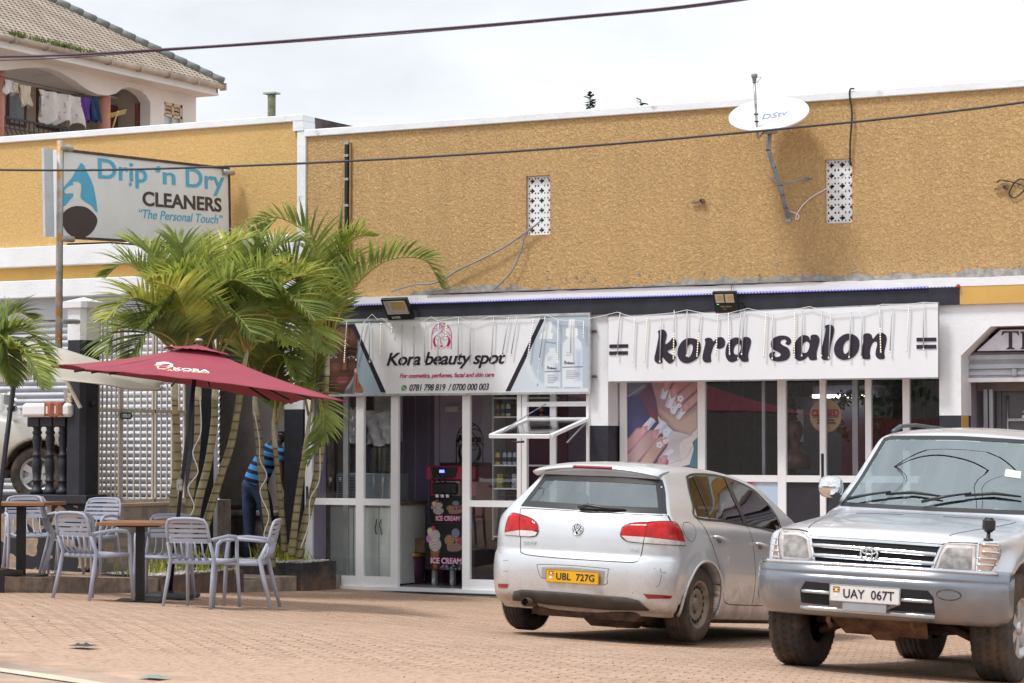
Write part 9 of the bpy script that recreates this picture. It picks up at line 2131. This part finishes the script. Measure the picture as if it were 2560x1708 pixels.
body_=skin('body',[[(hip,.14),(wst,.13),(chs,.145),(shc,.12),(nk,.055),(pm(704,1096,-.04),.06),(hd,.086),(pm(709,1080,-.04),.074)],[(shc,.12),(sR,.052),(eR,.042),(wR,.028),(pm(717,1243,-.29),.032)],[(shc,.12),(sL,.052),(eL,.042),(pm(742,1200,.05),.03)],[(hip,.14),(hL,.095),(kL,.058),(pm(620,1392,0),.040)],[(hip,.14),(hR,.095),(kR,.058),(pm(673,1392,-.16),.040)]],M_skin,pe_)
skin('jeans',[[(pm(640,1196,-.05),.155),(hip,.165),(hL,.118),(pm(623,1262,.02),.098),(kL,.080),(pm(618,1360,0),.072),(pm(614,1398,0),.078)],[(hip,.165),(hR,.118),(pm(664,1268,-.16),.098),(kR,.080),(pm(674,1360,-.16),.070),(pm(676,1396,-.16),.074)]],M_jean,pe_)
m=mat('striped_polo_cloth',(.06,.28,.62),.85,var=.08,vscale=6);tt=m.node_tree;bb=tt.nodes['Principled BSDF'];tcx=N(tt,'ShaderNodeTexCoord');mpx=N(tt,'ShaderNodeMapping');mpx.inputs['Rotation'].default_value=(0,R(-14),R(-28));tt.links.new(tcx.outputs['Object'],mpx.inputs[0]);sp_=N(tt,'ShaderNodeSeparateXYZ');tt.links.new(mpx.outputs[0],sp_.inputs[0]);a1=N(tt,'ShaderNodeMath',operation='MULTIPLY');a1.inputs[1].default_value=9.5;tt.links.new(sp_.outputs[2],a1.inputs[0]);a2=N(tt,'ShaderNodeMath',operation='FRACT');tt.links.new(a1.outputs[0],a2.inputs[0]);a3=N(tt,'ShaderNodeMath',operation='GREATER_THAN');a3.inputs[1].default_value=.55;tt.links.new(a2.outputs[0],a3.inputs[0]);mx_=N(tt,'ShaderNodeMixRGB');old=bb.inputs['Base Color'].links[0].from_socket;tt.links.new(a3.outputs[0],mx_.inputs[0]);tt.links.new(old,mx_.inputs[1]);mx_.inputs[2].default_value=(.008,.012,.05,1);tt.links.new(mx_.outputs[0],bb.inputs['Base Color'])
skin('polo_shirt',[[(pm(634,1216,-.05),.172),(pm(642,1200,-.05),.172),(wst,.168),(chs,.172),(shc,.140),(pm(697,1107,-.04),.075)],[(shc,.140),(sR,.085),(pm(705,1162,-.27),.080)],[(shc,.140),(sL,.085),(pm(702,1140,.14),.078)]],m,pe_)
skin('hair',[[(pm(708,1085,-.04),.088),(pm(709,1078,-.04),.078)]],mat('black_hair',(.012,.010,.010),.9),pe_,2)
for f_ in (pm(610,1402,0),pm(676,1402,-.16)): MB().bbox(-.05,.05,-.15,.13,-.03,.07,.03,M=Matrix.Translation(f_) @ Matrix.Rotation(R(-65),4,'Z')).build('shoe',M_black,pe_).modifiers.new('s','SUBSURF').render_levels=2
hnd=pm(717,1246,-.29)      # hand with bent fingers
for k in range(4): a=Vector((-.025+.017*k,0,-.01));skin('finger',[[(hnd+a,.010),(hnd+a+Vector((.004,-.01,-.04+.004*k)),.009),(hnd+a+Vector((.012,.0,-.068+.006*abs(k-1))),.007)]],M_skin,pe_,1)
skin('thumb',[[(hnd+Vector((-.03,-.01,.02)),.011),(hnd+Vector((-.05,-.02,-.01)),.009),(hnd+Vector((-.045,-.02,-.035)),.008)]],M_skin,pe_,1)

# ---- litter
q=CAM+ray(131,1443)*24.8;mb=MB();mb.lathe([(.0,0),(.032,.005),(.033,.10),(.018,.15),(.012,.17),(.012,.19)],M=Matrix.Rotation(R(80),4,'Y'),c=(q[0],q[1],T(q[1])+.035),n=14);tag(mb.build('plastic_bottle',M_acr,base=q),'crumpled clear plastic bottle lying by the left table base','bottle')
def rag(px,py,w_,h_,m,label,name='litter'):
    p=onground(px,py);rg=random.Random(px);mb=MB();mb.grid(lambda u,v: (p[0]+(u-.5)*w_,p[1]+(v-.5)*w_*.8,p[2]+.022+h_*math.sin(PI*u)*math.sin(PI*v)*(.6+.4*math.sin(u*15+v*9))),12,10);tag(mb.build(name,m,base=p),label,'litter')
rag(208,1622,.17,.02,M_black,'black scrap of plastic on the paving at the lower left');rag(385,1702,.15,.012,mat('teal_plastic',(.15,.28,.27),.4),'pale teal plastic scrap at the bottom edge');
lt_=MB();rg=random.Random(12)
for _ in range(260):
    px,py=rg.uniform(0,2560),1500+208*rg.random()**.6;p=onground(px,py) if rg.random() < .0 else None
    x,y=rg.uniform(-17,-2),rg.uniform(-14.5,-3);z=G(x,y)+.004;r=rg.uniform(.003,.008)*(1 if rg.random() < .94 else 2);lt_.ball((x,y,z),(r,r*rg.uniform(.5,1),r*.5),5,3)
tag(lt_.build('grit',mat('dark_grit',(.20,.12,.08),.9,var=.4),base=(0,0,0)),kind='stuff')

# ---- the far side of the street, seen only in the reflections
M_tl=mat('street_tree_leaves',(.06,.10,.03),.6,var=.4,vscale=.7)
for i,(x,y,h,r) in enumerate(((-19,-49,8,3.2),(-26,-51,7,3),(-33,-47,8,3.6),(-41,-50,7.5,3.2),(-50,-48,9,4),(8,-54,8,3.5))):
    rg=random.Random(i);t_=thing('street_tree','x','tree',(x,y,.5),'trees across the street');t_['label']='leafy tree across the street behind the camera'
    MB().tube([(x,y,.4),(x+.2,y,h*.5),(x-.1,y,h*.8)],[.22,.16,.08],8).build('trunk',M_under,t_);mb=MB();cl=[(x+rg.gauss(0,r*.45),y+rg.gauss(0,r*.4),h*.75+rg.gauss(0,r*.35)) for _ in range(14)]
    leafmass(mb,1500,lambda: (lambda c: (c[0]+rg.gauss(0,.7),c[1]+rg.gauss(0,.6),c[2]+rg.gauss(0,.5)))(rg.choice(cl)),.42,rg);mb.build('crown',M_tl,t_)
fn=thing('street_fence','rust red sheet fence across the street behind the camera','fence',(10,-46,.5));mb=MB()
for k in range(22): mb.box(-26+k*.6,-26+k*.6+.56,-46.05+(k % 2)*.03,-46,.5,2.6)
mb.build('fence_sheets',mat('red_sheet',(.22,.05,.04),.5,var=.2),fn);
hs_=thing('street_building','dark shop row across the street behind the camera','building',(-5,-60,.5));MB().box(-80,50,-66,-58,.5,5.0).build('wall',mat('shadowy_render',(.22,.19,.17),.9),hs_);MB().box(-81,51,-66.5,-57.5,5.0,5.3).build('roof',M_concrete,hs_)
